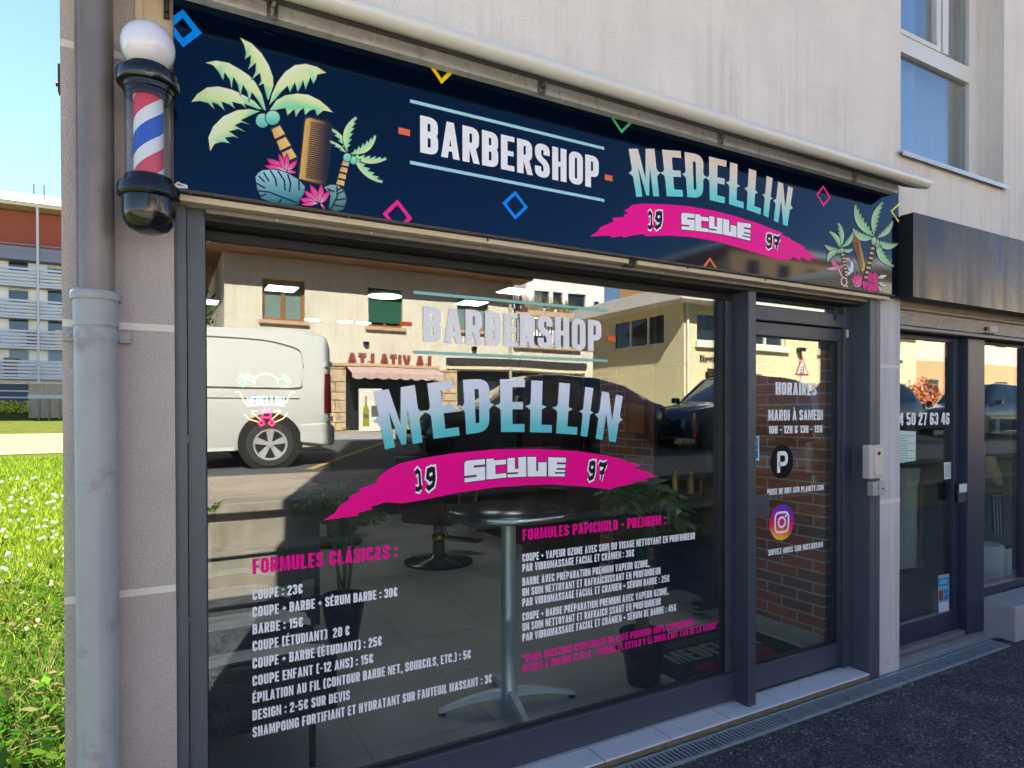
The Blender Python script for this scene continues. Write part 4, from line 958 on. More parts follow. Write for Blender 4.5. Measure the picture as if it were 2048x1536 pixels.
a.px([(646, 1041), (668, 1027), (680, 1011), (699, 997.5), (697, 993), (722, 982), (718, 978), (752, 966), (756, 956), (762, 950), (779, 937), (800, 927), (841, 917), (909, 906), (991, 898.6), (1073, 898), (1155, 902), (1218, 911.7), (1250, 919), (1246, 922), (1283, 931), (1264, 935), (1304, 946), (1290, 948), (1319, 953), (1288, 957), (1297, 961), (1262, 963.7), (1272, 967), (1238, 973), (1218, 978.7), (1169, 973), (1101, 968.5), (1046, 970.5), (991, 974.6), (923, 984), (855, 998), (805, 1007), (771, 1004), (741, 1014), (745, 1018), (714, 1027), (718, 1031), (680, 1036)], lin((246, 0, 146)))
f4 = zp(.2734, 800, 760)
style(a, [[f4(p) for p in q] for q in ([(470, 592), (622, 578), (624, 730), (472, 750)], [(632, 578), (776, 566), (778, 713), (632, 728)], [(785, 572), (922, 562), (925, 706), (786, 713)], [(932, 562), (1074, 562), (1072, 705), (934, 706)], [(1084, 565), (1215, 568), (1205, 706), (1084, 705)])])
gothic(a, "1997", [[f4(p) for p in q] for q in ([(100, 665), (165, 655), (175, 800), (108, 808)], [(180, 655), (268, 640), (272, 785), (185, 800)], [(1375, 600), (1440, 600), (1430, 735), (1370, 722)], [(1452, 610), (1520, 604), (1490, 738), (1450, 738)])])
a.build("brush_banner", m_letter, pane)
# door lettering
DT = [("HORAIRES", (1551.3, 789.6), 763.9, 1633.4), ("MARDI À SAMEDI", (1536.8, 841.2), 819.5, 1645.8), ("10H - 12H & 13H - 19H", (1537.3, 867.7), 852, 1644.7), ("PRISE DE RDV SUR PLANITY.COM", (1534, 990.6), 978.6, 1647.4), ("SUIVEZ-NOUS SUR INSTAGRAM", (1536.7, 1111.8), 1099.7, 1645.8)]
for s, l, ty, rx in DT:
    a = wl_art(); line_px(a, s, l, ty, rx, WHITE); a.build("lettering", m_letter, door)
a = wl_art()
o = P(1564, 923, a.y); r_ = P(1564, 889, a.y)[2]-o[2]
def circ(c, r, n=40, a0=0, a1=2*math.pi): return [(c[0]+r*math.cos(a0+(a1-a0)*i/n), c[1]+r*math.sin(a0+(a1-a0)*i/n)) for i in range(n+(0 if a1-a0 > 6.2 else 1))]
c_ = (o[0], o[2]); a.poly(circ(c_, r_), lin((18, 16, 24)))
k = r_*1.05
pth = arcs([(-.28, -.62), (-.28, .46), (.38, .46), (.38, -.14), (-.28, -.14)], [0, .06, .29, .29, 0], n=12)
for q in stroke([(c_[0]+x*k, c_[1]+z*k+.0) for x, z in pth], .24*k): a.poly(q, WHITE, False)
a.build("logo_disc", m_letter, door)
a = wl_art()
o = P(1563.7, 1044.4, a.y); r_ = P(1563.7, 1008, a.y)[2]-o[2]; c_ = (o[0], o[2])
def ig(p):
    h = (p[1]-c_[1])/r_*.5+.5; h += .10*(p[0]-c_[0])/r_
    st = [(0, (250, 205, 80)), (.18, (246, 140, 50)), (.36, (230, 50, 80)), (.55, (205, 20, 130)), (.75, (150, 40, 170)), (1, (84, 60, 190))]
    for (h0, c0), (h1, c1) in zip(st, st[1:]):
        if h <= h1 or h1 == 1: return lin(tuple(c0[i]+(c1[i]-c0[i])*max(0, min(1, (h-h0)/(h1-h0))) for i in range(3)))
NR = 24
for i in range(NR):
    z0, z1 = -1+2*i/NR, -1+2*(i+1)/NR; x0, x1 = math.sqrt(max(0, 1-z0*z0)), math.sqrt(max(0, 1-z1*z1))
    q = [(c_[0]-x0*r_, c_[1]+z0*r_), (c_[0]+x0*r_, c_[1]+z0*r_), (c_[0]+x1*r_, c_[1]+z1*r_), (c_[0]-x1*r_, c_[1]+z1*r_)]
    if i == 0: q = q[:1]+q[2:]
    if i == NR-1: q = q[:3]
    a.poly(q, [ig(p) for p in q], False)
a.k += 1
e = .54*r_
for q in stroke(arcs([(c_[0]-e, c_[1]-e), (c_[0]+e, c_[1]-e), (c_[0]+e, c_[1]+e), (c_[0]-e, c_[1]+e)], .34*r_, True, 8), .12*r_, True): a.poly(q, WHITE, False)
for q in stroke(circ(c_, .27*r_, 28), .12*r_, True): a.poly(q, WHITE, False)
a.poly(circ((c_[0]+.33*r_, c_[1]+.33*r_), .07*r_, 14), WHITE, False)
a.build("logo_disc", m_letter, door)
a = wl_art()
a.px([(1494.5, 873), (1518.5, 872), (1518.5, 921), (1494.5, 922.5)], lin((190, 214, 220)))
a.px([(1495, 876), (1516, 875), (1516, 899), (1495, 900)], lin((14, 110, 160))); a.px([(1496, 883), (1513, 882), (1513, 892), (1496, 893)], lin((110, 196, 214)))
a.px([(1495, 902), (1505, 901), (1505, 918), (1495, 919)], lin((150, 90, 60))); a.px([(1507, 901), (1516, 900), (1516, 917), (1507, 918)], lin((20, 110, 170)))
a.build("sticker", m_letter, door)

# ================================================================== key switch and lock box on the right rail
ks = thing("key_switch", "cream key switch box on the shutter rail beside the door", "switch", (3.59, -.03, 1.17))
B(3.525, 3.655, -.058, -.013, 1.172, 1.362).build("housing", pm("cream_plastic", lin((196, 190, 184)), .4, var=.05), ks, bevel=.006)
B(3.565, 3.645, -.064, -.0585, 1.195, 1.345).build("cover", pm("cream_cover", lin((212, 206, 192)), .35), ks, bevel=.004)
MB().lathe([(.0001, -.006), (.009, -.006), (.011, 0)], (3.60, -.0645, 1.315), 16, 'y').build("key_lock", m_rust, ks, smooth=40)
lb = thing("rail_lock", "small pale metal lock box under the key switch", "lock", (3.62, -.03, 1.07))
B(3.572, 3.68, -.05, -.013, 1.072, 1.152).build("housing", pm("pale_zinc", lin((172, 172, 174)), .45, metal=.3, var=.1), lb, bevel=.003)
B(3.622, 3.676, -.057, -.0505, 1.076, 1.146).build("cover", pm("pale_zinc2", lin((186, 186, 188)), .4, metal=.3), lb, bevel=.002)
MB().lathe([(.0001, -.004), (.004, -.004), (.004, 0)], (3.65, -.0575, 1.112), 8, 'y').build("keyhole", m_black, lb)
# ================================================================== GROUND in front of the shop
def asphalt_mat():
    m = bpy.data.materials.new("asphalt"); m.use_nodes = True
    t = m.node_tree; b = t.nodes["Principled BSDF"]; L = t.links.new
    tc = t.nodes.new("ShaderNodeTexCoord")
    v = t.nodes.new("ShaderNodeTexVoronoi"); v.inputs['Scale'].default_value = 95; L(tc.outputs['Object'], v.inputs['Vector'])
    n = t.nodes.new("ShaderNodeTexNoise"); n.inputs['Scale'].default_value = 5; n.inputs['Detail'].default_value = 6; L(tc.outputs['Object'], n.inputs['Vector'])
    n3 = t.nodes.new("ShaderNodeTexNoise"); n3.inputs['Scale'].default_value = 140; n3.inputs['Detail'].default_value = 3; L(tc.outputs['Object'], n3.inputs['Vector'])
    # stone colour per cell
    sep = t.nodes.new("ShaderNodeSeparateColor"); L(v.outputs['Color'], sep.inputs[0])
    cr = t.nodes.new("ShaderNodeValToRGB"); e = cr.color_ramp.elements
    e[0].position = 0; e[0].color = (.056, .059, .068, 1); e[1].position = .80; e[1].color = (.155, .160, .176, 1)
    x = e.new(.93); x.color = (.21, .213, .225, 1); x = e.new(.99); x.color = (.38, .37, .36, 1)
    L(sep.outputs[0], cr.inputs[0])
    # dark gaps between stones
    gp = t.nodes.new("ShaderNodeMapRange"); gp.inputs[1].default_value = .25; gp.inputs[2].default_value = .62; gp.inputs[3].default_value = 1; gp.inputs[4].default_value = .38
    L(v.outputs['Distance'], gp.inputs[0])
    big = t.nodes.new("ShaderNodeMapRange"); big.inputs[1].default_value = .3; big.inputs[2].default_value = .7; big.inputs[3].default_value = .62; big.inputs[4].default_value = 1.35
    L(n.outputs[0], big.inputs[0])
    mu = t.nodes.new("ShaderNodeMath"); mu.operation = 'MULTIPLY'; L(gp.outputs[0], mu.inputs[0]); L(big.outputs[0], mu.inputs[1])
    sc = t.nodes.new("ShaderNodeVectorMath"); sc.operation = 'SCALE'; L(cr.outputs[0], sc.inputs[0]); L(mu.outputs[0], sc.inputs['Scale'])
    L(sc.outputs[0], b.inputs['Base Color']); b.inputs['Roughness'].default_value = .75; b.inputs['Specular IOR Level'].default_value = .3
    bp = t.nodes.new("ShaderNodeBump"); bp.inputs['Strength'].default_value = .9; bp.inputs['Distance'].default_value = .006; bp.invert = True
    ad = t.nodes.new("ShaderNodeMath"); ad.operation = 'ADD'; L(v.outputs['Distance'], ad.inputs[0]); L(n3.outputs[0], ad.inputs[1])
    L(ad.outputs[0], bp.inputs['Height']); L(bp.outputs[0], b.inputs['Normal'])
    return m
m_asph = asphalt_mat()
def sheet(name, pts, mat):
    o = MB().poly(pts).build(name, mat); tag(o, kind='structure'); return o
sheet("forecourt", [(-.6, -3.4, 0), (40, -3.4, 0), (40, -.002, 0), (-.6, -.002, 0)], m_asph)
m_floor = pm("grey_floor_tile", lin((178, 174, 166)), .35, var=.08, vscale=3, bump=.01, bscale=60)
# doorstep of pale tiles
ds = thing("doorstep", "low doorstep of pale tiles under the barbershop door and window", "doorstep", (1.9, .04, 0))
m_tile = pm("pale_tile", lin((222, 223, 228)), .25, var=.04, vscale=6, dirt=(lin((170, 166, 160)), 11, .6, .85))
m_grout = pm("brown_grout", lin((96, 84, 76)), .9)
B(.154, 3.598, -.012, .19, -.01, .036).build("step_base", pm("old_mortar", lin((120, 108, 92)), .95, var=.25, vscale=14, bump=.5, bscale=60, dirt=(lin((70, 82, 40)), 9, .58, .75)), ds)
xs = [.154]+[2.472-.385*i for i in range(6, 0, -1)]+[2.472+.385*i for i in range(0, 3)]+[3.598]
xs = sorted(x for x in xs if x <= 3.6)
for x0, x1 in zip(xs, xs[1:]):
    if x1-x0 > .05: B(x0+.0025, x1-.0025, -.016, .112, .0365, .0455).build("tile", m_tile, ds, bevel=.0015)
B(.154, 3.598, -.010, .112, .0362, .0440).build("grout", m_grout, ds)
B(.154, 3.5295, .1125, .128, .0365, .054).build("threshold_strip", m_alu, ds)
# drain grates
m_grate = pm("galvanised_grate", lin((150, 160, 166)), .45, metal=.2, var=.15, vscale=14, dirt=(lin((84, 88, 84)), 18, .55, .75))
def grate(slots=True):
    r = thing("drain_grate", "slotted galvanised drain grate", "drain grate")
    f = MB(); f.box(-.249, .249, -.056, -.044, .001, .014); f.box(-.249, .249, .044, .056, .001, .014); f.box(-.249, -.243, -.044, .044, .001, .013); f.box(.243, .249, -.044, .044, .001, .013)
    f.build("frame", m_grate, r, bevel=.001)
    br = MB()
    n = 19
    for i in range(n):
        x = -.235+.47*(i+.5)/n; br.box(x-.0055, x+.0055, -.0435, .0435, .004, .0125)
    br.box(-.24, .24, -.003, .003, .003, .0115) if not slots else None
    br.build("bars", m_grate, r)
    B(-.242, .242, -.0435, .0435, .0005, .0012).build("channel", m_black, r)
    return r
g0 = grate()
gl_ = ["slotted drain grate nearest the left corner pillar", "slotted drain grate second from the left pillar", "slotted drain grate third from the left pillar", "slotted drain grate in front of the left menu lettering", "slotted drain grate in front of the pedestal table", "slotted drain grate in front of the shop window's right end", "slotted drain grate left of the barbershop door post", "slotted drain grate in front of the barbershop door", "slotted drain grate at the foot of the pale right pillar", "slotted drain grate in front of the neighbour's door", "last slotted drain grate beside the concrete sill block"]
for i in range(10):
    o = g0 if i == 0 else copy_tree(g0)
    o.location = (.182+.5*i, -.083, 0); o['label'] = gl_[i] if i < 9 else gl_[10]; o['group'] = "drain grates along the shopfront"
    o.rotation_euler = (0, 0, random.uniform(-.002, .002))
mos = MB()
random.seed(3)
for i in range(420):
    x = random.choice([random.uniform(.2, 3.7), random.gauss(1.92, .12), random.gauss(2.32, .1)]); y = random.uniform(-.028, -.016); s = random.uniform(.003, .011)
    a_ = random.uniform(0, 6.28); h = random.uniform(.004, .02)
    mos.add([(x-s*math.cos(a_), y-s*math.sin(a_), .001), (x+s*math.cos(a_), y+s*math.sin(a_), .001), (x+random.uniform(-.01, .01), y-random.uniform(0, .012), h)], [(0, 1, 2)])
tag(mos.build("moss", pm("moss", lin((96, 92, 52)), .95, var=.3, vscale=20)), "mossy weeds growing along the joint between doorstep and drain", "moss", kind="stuff")

# ================================================================== INSIDE the barbershop
ROOM = (0.0, 3.53, .222, 6.6, .10, 2.76)
rx0, rx1, ry0, ry1, rz0, rz1 = ROOM
tag(B(rx0-.1, rx1+.3, .19, ry1, -.005, rz0-.052).build("subfloor", m_floor), kind='structure')
fl = MB()
m_jt = pm("floor_joint", lin((140, 138, 132)), .8)
fl.box(rx0, rx1, .19, ry1, rz0-.05, rz0)
tag(fl.build("shop_floor", m_floor), kind='structure')
jm = MB()
for i in range(11): y = .45+.6*i; jm.box(rx0, rx1, y-.0018, y+.0018, rz0+.0004, rz0+.0009)
for i in range(7): x = .2+.6*i; jm.box(x-.0018, x+.0018, .19, ry1, rz0+.001, rz0+.0014)
tag(jm.build("floor_joints", m_jt), kind='structure')
m_dark = pm("dark_wall", lin((30, 30, 33)), .8, var=.1)
m_slwall = pm("slate_blue_wall", lin((62, 76, 92)), .7, var=.05)
iw = thing("shop_interior_walls", "dark interior walls and ceiling at the back of the barbershop", "interior wall", (1.7, 6.6, 0))
B(rx0-.1, rx0, .225, ry1, rz0-.05, rz1).build("wall", m_slwall, iw)
B(rx0-.1, rx1+.3, ry1, ry1+.1, -.05, rz1).build("wall", m_dark, iw)
B(rx0-.1, rx1+.3, .225, ry1+.1, rz1, rz1+.1).build("ceiling", pm("grey_ceiling", lin((40, 40, 42)), .8), iw)
B(rx1+.2, rx1+.3, .225, ry1, -.05, rz1).build("wall", m_dark, iw)
# brick wall
def brick_mat():
    m = bpy.data.materials.new("mixed_red_brick"); m.use_nodes = True
    t = m.node_tree; b = t.nodes["Principled BSDF"]; L = t.links.new
    tc = t.nodes.new("ShaderNodeTexCoord"); s = t.nodes.new("ShaderNodeSeparateXYZ"); L(tc.outputs['Object'], s.inputs[0])
    c = t.nodes.new("ShaderNodeCombineXYZ"); L(s.outputs[1], c.inputs[0]); L(s.outputs[2], c.inputs[1])
    br = t.nodes.new("ShaderNodeTexBrick"); L(c.outputs[0], br.inputs['Vector'])
    br.inputs['Scale'].default_value = 1; br.inputs['Brick Width'].default_value = .225; br.inputs['Row Height'].default_value = .068
    br.inputs['Mortar Size'].default_value = .006; br.inputs['Mortar Smooth'].default_value = .15; br.inputs['Bias'].default_value = -.1
    br.inputs['Color1'].default_value = (*lin((190, 108, 76)), 1); br.inputs['Color2'].default_value = (*lin((128, 102, 86)), 1); br.inputs['Mortar'].default_value = (*lin((190, 184, 172)), 1)
    n = t.nodes.new("ShaderNodeTexNoise"); n.inputs['Scale'].default_value = 30; n.inputs['Detail'].default_value = 6; L(tc.outputs['Object'], n.inputs['Vector'])
    r = t.nodes.new("ShaderNodeMapRange"); r.inputs[3].default_value = .7; r.inputs[4].default_value = 1.3; L(n.outputs[0], r.inputs[0])
    v = t.nodes.new("ShaderNodeVectorMath"); v.operation = 'SCALE'; L(br.outputs[0], v.inputs[0]); L(r.outputs[0], v.inputs['Scale']); L(v.outputs[0], b.inputs['Base Color'])
    b.inputs['Roughness'].default_value = .85
    bp = t.nodes.new("ShaderNodeBump"); bp.inputs['Distance'].default_value = .006; bp.inputs['Strength'].default_value = .8; bp.invert = True
    L(br.outputs['Fac'], bp.inputs['Height']); L(bp.outputs[0], b.inputs['Normal'])
    return m
MATS_BRICK = brick_mat()
MATS_BRICK.name = "mixed_red_brick"
bw = thing("brick_wall", "mixed red brick wall inside the shop seen through the glazed door", "brick wall", (rx1+.05, 3, rz0))
B(rx1, rx1+.18, .225, 2.45, rz0, 1.92).build("brickwork", MATS_BRICK, bw)
B(rx1, rx1+.18, .225, 2.45, 1.921, rz1-.001).build("darkened_upper_wall", m_dark, bw)  # dark section added so lit brick does not show through the glass reflection
B(rx1, rx1+.18, 2.451, ry1-.01, rz0, rz1-.01).build("wall", m_dark, iw)
B(rx1-.012, rx1-.0005, .225, 2.45, rz0+.001, rz0+.10).build("skirting", pm("pale_skirting", lin((176, 176, 166)), .5), bw, bevel=.003)
# ceiling lights: square panels and round spots
m_led = pm("led_panel", (.9, .9, .9), .5, emit=((1, .98, .94), 2.7))
def panel_light(x, y, label):
    r = thing("ceiling_light", label, "ceiling light", (x, y, rz1), "square light panels on the ceiling")
    B(x-.145, x+.145, y-.145, y+.145, rz1-.012, rz1-.001).build("frame", m_white_alu, r)
    B(x-.132, x+.132, y-.132, y+.132, rz1-.016, rz1-.0125).build("diffuser", m_led, r)
for (x, y, l) in ((1.10, 4.28, "lit square ceiling panel seen in front of the left reflected window"), (3.14, 3.32, "lit square ceiling panel nearest the brick wall"), (3.07, 4.15, "lit square ceiling panel just behind the one nearest the brick wall"), (.50, 5.43, "lit square ceiling panel at the left window edge"), (2.1, 1.5, "added square fill panel out of view, closest to the shop window"), (.7, 1.5, "added square fill panel out of view above the waiting chairs"), (2.95, .9, "added square fill panel out of view above the doormat")):
    panel_light(x, y, l)  # last three panels are unseen fill, added to brighten the room by the window
def round_light(x, y, r_, label):
    r = thing("ceiling_light", label, "ceiling light", (x, y, rz1), "round lights on the ceiling")
    MB().lathe([(r_+.012, -.001), (r_+.012, -.014), (r_, -.014)], (x, y, rz1), 28).build("rim", m_white_alu, r, smooth=40)
    MB().lathe([(.0001, -.0135), (r_, -.0135)], (x, y, rz1), 28).build("diffuser", m_led, r)
round_light(2.10, 4.19, .17, "large lit round ceiling light in front of the green shutter reflection")
for px_, py_, l in ((625, 646, "small round ceiling light above the reflected van's rear edge"), (690, 675, "small round ceiling light left of the window's BARBERSHOP lettering"), (727, 664, "small round ceiling light just right of another one, left of the lettering")):
    q = G(px_, py_, rz1)
    if q[1] < ry1-.2: round_light(q[0], q[1], .10, l)
    else:
        d = np.array([q[0], q[1], 0]); k = (ry1-.35-CAM[1])/(q[1]-CAM[1])
        round_light(q[0]*k, CAM[1]+(q[1]-CAM[1])*k, .10, l)
# pedestal table
tb = thing("pedestal_table", "tall round bistro table with metal rim and four footed chrome base", "table", (1.53, .55, rz0))
MB().lathe([(.0001, 1.075), (.30, 1.075), (.308, 1.07), (.31, 1.06), (.31, 1.045), (.303, 1.04), (.0001, 1.04)], (1.555, .55, 0), 56).build("tabletop", [pm("dark_tabletop", lin((38, 38, 42)), .18, spec=.6)], tb, smooth=35)
MB().lathe([(.3105, 1.042), (.3125, 1.046), (.3125, 1.068), (.3105, 1.072)], (1.555, .55, 0), 56).build("rim", m_steel, tb, smooth=35)
MB().lathe([(.046, .10), (.046, .185), (.037, .20), (.037, .52), (.0385, .525), (.0385, .535), (.037, .54), (.037, 1.04)], (1.535, .54, 0), 28).build("column", pm("brushed_steel", lin((206, 212, 214)), .32, metal=.45), tb, smooth=35)
for ang in (168, 258, 348, 78):
    t_ = rad(ang); ux, uy = math.cos(t_), math.sin(t_); f = MB(); rings = []
    for i in range(9):
        s_ = i/8; d = .03+.32*s_; z = .190-.062*s_**1.8; hw = .021-.006*s_; hh = .016*(1-s_)+.010
        cx_, cy_ = 1.535+ux*d, .54+uy*d
        rings.append([(cx_-uy*hw, cy_+ux*hw, z-hh*1.6), (cx_+uy*hw, cy_-ux*hw, z-hh*1.6), (cx_+uy*hw*.8, cy_-ux*hw*.8, z), (cx_-uy*hw*.8, cy_+ux*hw*.8, z)])
    f.ring(rings)
    lo = f.build("foot", pm("polished_aluminium", lin((226, 230, 232)), .38, metal=.3, var=.05), tb, smooth=35)
    MB().lathe([(.0001, 0), (.018, 0), (.018, .016), (.0001, .016)], (1.535+ux*.335, .54+uy*.335, rz0+.001), 14).build("glide", m_black, lo, smooth=40)
# black tub chairs along the left wall
m_leather = pm("black_leatherette", (.012, .012, .014), .42, spec=.5, var=.2, vscale=20, bump=.1, bscale=120)
m_arm = pm("cream_armrest", lin((226, 220, 206)), .35, var=.05, vscale=8)
def armchair(x0, y0, label):
    r = thing("waiting_chair", label, "chair", (x0+.3, y0+.25, rz0), "black waiting chairs along the left wall")
    W2, D2 = .48, .60
    B(x0+.06, x0+D2, y0+.05, y0+W2-.05, .40, .50).build("seat", m_leather, r, bevel=.03, segs=3)
    B(x0, x0+.07, y0+.05, y0+W2-.05, .40, .84).build("backrest", m_leather, r, bevel=.025, segs=3)
    for yy in (y0, y0+W2-.045):
        B(x0+.02, x0+D2, yy, yy+.04, .30, .575).build("side_panel", m_leather, r, bevel=.018, segs=3)
        ar = MB(); rings = []
        for i in range(13):
            s_ = i/12; x = x0-.02+(D2+.0)*s_; z = .59+.012*math.sin(s_*math.pi)-.055*max(0, s_-.72)**1.4*3.2; w_ = .028
            rings.append([(x, yy+.02-w_, z-.010), (x, yy+.02+w_, z-.010), (x, yy+.02+w_*.85, z+.014), (x, yy+.02-w_*.85, z+.014)])
        ar.ring(rings); ar.build("armrest", m_arm, r, smooth=45)
        for xx in (x0+.08, x0+D2-.10):
            MB().tube([(xx, yy+.02, .31), (xx, yy+.02, rz0)], .014, 10).build("leg", m_gb, r, smooth=40)
armchair(.07, .44, "black waiting chair with cream armrests closest to the window, behind the price list")
armchair(.07, .96, "black waiting chair with cream armrests in the middle of the three")
armchair(.07, 1.48, "black waiting chair with cream armrests furthest from the window beside the blue desk")
# blue reception desk
rd = thing("reception_desk", "slate blue reception desk panel behind the chairs", "desk", (.7, 2.3, rz0))
B(.36, 1.0, 2.25, 2.31, rz0+.001, 1.02).build("front_panel", m_slwall, rd)
B(.34, 1.02, 2.23, 2.75, 1.021, 1.055).build("top", pm("grey_top", lin((110, 118, 124)), .4), rd, bevel=.004)
B(.36, 1.0, 2.312, 2.7, rz0+.001, 1.02).build("carcass", m_dark, rd)
B(.88, .96, 2.244, 2.2495, .30, .42).build("wall_socket", pm("socket_white", lin((150, 150, 148)), .5), rd)
# plants
m_leafd = bpy.data.materials.new("houseplant_leaf"); m_leafd.use_nodes = True
bb = m_leafd.node_tree.nodes["Principled BSDF"]; bb.inputs['Base Color'].default_value = (*lin((58, 104, 46)), 1); bb.inputs['Roughness'].default_value = .45
m_pot = pm("black_pot", (.010, .011, .013), .4)
m_soil = pm("soil", (.05, .035, .022), .95)
def pot(r, c, rb, rt, h):
    MB().lathe([(.0001, 0), (rb, 0), (rt, h), (rt+.006, h), (rt+.006, h+.012), (rt-.012, h+.012), (rt-.02, h-.03), (.0001, h-.03)], (c[0], c[1], rz0+.001), 28).build("pot", m_pot, r, smooth=35)
def frond_mesh(c, z0, n, ln, up, rnd, wd=.028, leaflets=11):
    """arching fronds with paired leaflets"""
    mb = MB()
    for i in range(n):
        a_ = i*2.4+rnd.uniform(-.3, .3); l = ln*rnd.uniform(.75, 1.15); e = up*rnd.uniform(.7, 1.2)
        pts = []
        for k in range(leaflets+1):
            s_ = k/leaflets; d = l*(s_*.75); z = z0+e*math.sin(min(1, s_*1.15)*math.pi*.62)
            pts.append(Vector((c[0]+math.cos(a_)*d*(.35+.65*s_), c[1]+math.sin(a_)*d*(.35+.65*s_), z)))
        mb.tube(pts, [.004*(1-.7*k/leaflets) for k in range(leaflets+1)], 5)
        for k in range(2, leaflets+1):
            p = pts[k]; t_ = (pts[k]-pts[k-1]).normalized(); sd_ = t_.cross(Vector((0, 0, 1)))
            if sd_.length < 1e-3: sd_ = Vector((1, 0, 0))
            sd_.normalize()
            for sg in (-1, 1):
                L_ = l*.30*(.5+.8*math.sin(math.pi*k/(leaflets+1)))*rnd.uniform(.8, 1.15)
                dr_ = (sd_*sg*.8+t_*.7+Vector((0, 0, -.25+rnd.uniform(-.15, .15)))).normalized()
                w_ = wd*.5; b_ = p; m_ = p+dr_*L_*.45+t_*w_; m2_ = p+dr_*L_*.45-t_*w_; e_ = p+dr_*L_+Vector((0, 0, -.15*L_))
                mb.add([b_, m_, e_, m2_], [(0, 1, 2, 3)])
    return mb
rnd = random.Random(5)
pl = thing("potted_plant", "leafy palm like plant in a tapered black pot left of the pedestal table", "plant", (1.04, 1.78, rz0), "potted plants inside the shop")
pot(pl, (1.04, 1.78), .085, .135, .30); MB().lathe([(.0001, 0), (.118, 0)], (1.04, 1.78, .385), 20).build("soil", m_soil, pl)
st = MB()
for i in range(6): st.tube([(1.04+rnd.uniform(-.03, .03), 1.78+rnd.uniform(-.03, .03), .38), (1.04+rnd.uniform(-.07, .07), 1.78+rnd.uniform(-.07, .07), .75)], .008, 6)
st.build("stem", pm("plant_stem", lin((86, 96, 52)), .7), pl)
frond_mesh((1.04, 1.78), .62, 26, .34, .40, rnd, .032).build("foliage", m_leafd, pl)
pl = thing("potted_plant", "tall green plant in a black pot right of the pedestal table", "plant", (2.30, .43, rz0), "potted plants inside the shop")
pot(pl, (2.30, .43), .085, .125, .26); MB().lathe([(.0001, 0), (.108, 0)], (2.30, .43, .345), 20).build("soil", m_soil, pl)
st = MB()
for i in range(3): st.tube([(2.30+.02*i-.02, .43+.015*(i % 2), .34), (2.29+.02*i-.02, .44, .52), (2.31+.04*i-.04, .45, .72)], [.022, .018, .012], 8)
st.build("stem", pm("brown_stem", lin((120, 84, 52)), .8, var=.2, vscale=30), pl)
frond_mesh((2.31, .45), .66, 22, .34, .42, rnd, .045, 8).build("foliage", pm("bright_leaf", lin((44, 92, 34)), .4, var=.3, vscale=12), pl)
# barber chairs further back
m_gold = pm("dull_gold", lin((190, 150, 70)), .25, metal=1.)
def barber_chair(x, y, rz, label):
    r = thing("barber_chair", label, "barber chair", (0, 0, 0), "barber chairs at the back of the shop")
    MB().lathe([(.0001, .0), (.33, .0), (.33, .02), (.30, .035), (.10, .06), (.06, .09), (.055, .30), (.05, .42), (.0001, .42)], (0, 0, .101), 36).build("pedestal", m_gb, r, smooth=35)
    MB().lathe([(.062, .22), (.066, .225), (.066, .27), (.062, .275)], (0, 0, .101), 28).build("gold_ring", m_gold, r, smooth=40)
    B(-.27, .27, -.26, .26, .50, .64).build("seat", m_leather, r, bevel=.04, segs=3)
    bk = MB(); bk.prism([(-.26, .22, .62), (.26, .22, .62), (.22, .36, 1.15), (-.22, .36, 1.15)], (0, .09, .0)); bk.build("backrest", m_leather, r, bevel=.03, segs=3)
    B(-.13, .13, .37, .45, 1.18, 1.34).build("headrest", m_leather, r, bevel=.03, segs=3)
    for s_ in (-1, 1):
        ab = MB(); ab.box(s_*.33-.045, s_*.33+.045, -.24, .24, .80, .85); ab.build("armrest", m_leather, r, bevel=.02)
        ab = MB(); ab.tube([(s_*.33, -.18, .80), (s_*.31, -.14, .56), (s_*.27, 0, .54)], .016, 8); ab.tube([(s_*.33, .18, .80), (s_*.31, .14, .56)], .016, 8); ab.build("arm_bracket", m_gold, r, smooth=40)
    fr_ = MB(); fr_.tube([(-.16, -.25, .5), (-.16, -.46, .25)], .014, 8); fr_.tube([(.16, -.25, .5), (.16, -.46, .25)], .014, 8); fr_.box(-.2, .2, -.56, -.42, .225, .25); fr_.build("footrest", m_steel, r, smooth=40)
    r.location = (x, y, 0); r.rotation_euler = (0, 0, rz)
    return r
barber_chair(2.42, 3.55, 2.2, "black barber chair on a wide round pedestal behind the pedestal table")
barber_chair(1.75, 5.0, 2.4, "black barber chair furthest back in the dark shop")
# work counter along the brick wall with mirrors
ct = thing("work_counter", "dark work counter against the brick wall", "counter", (3.3, 3.5, rz0))
B(3.16, 3.515, 1.75, 5.6, .86, .90).build("top", pm("dark_counter", lin((52, 56, 62)), .3), ct, bevel=.004)
for y in (1.8, 3.0, 4.3, 5.5): B(3.2, 3.51, y, y+.04, rz0+.101, .859).build("side", m_dark, ct)
for k, (y, l) in enumerate(((1.45, "tall wooden panel hanging on the brick wall, nearest the window"), (1.75, "second wooden panel on the brick wall behind the nearest one"))):
    pn = B(3.44, 3.515, y, y+.24, 1.32 if k == 0 else 1.38, 1.86).build("wooden_panel", pm("warm_wood", lin((156, 96, 46)), .5, var=.2, vscale=6, streak=.2), loc=(3.48, y+.12, 1.6), bevel=.004)
    tag(pn, l, "wooden panel", "wooden panels on the brick wall")
mr = thing("mirror", "dark framed mirror on the brick wall at the back of the shop", "mirror", (3.5, 3.3, 1.1))
B(3.49, 3.524, 2.6, 3.9, 1.0, 2.2).build("frame", m_gb, mr); B(3.486, 3.4895, 2.65, 3.85, 1.05, 2.15).build("mirror_glass", pm("mirror_glass", (.6, .6, .6), .02, metal=1.), mr)
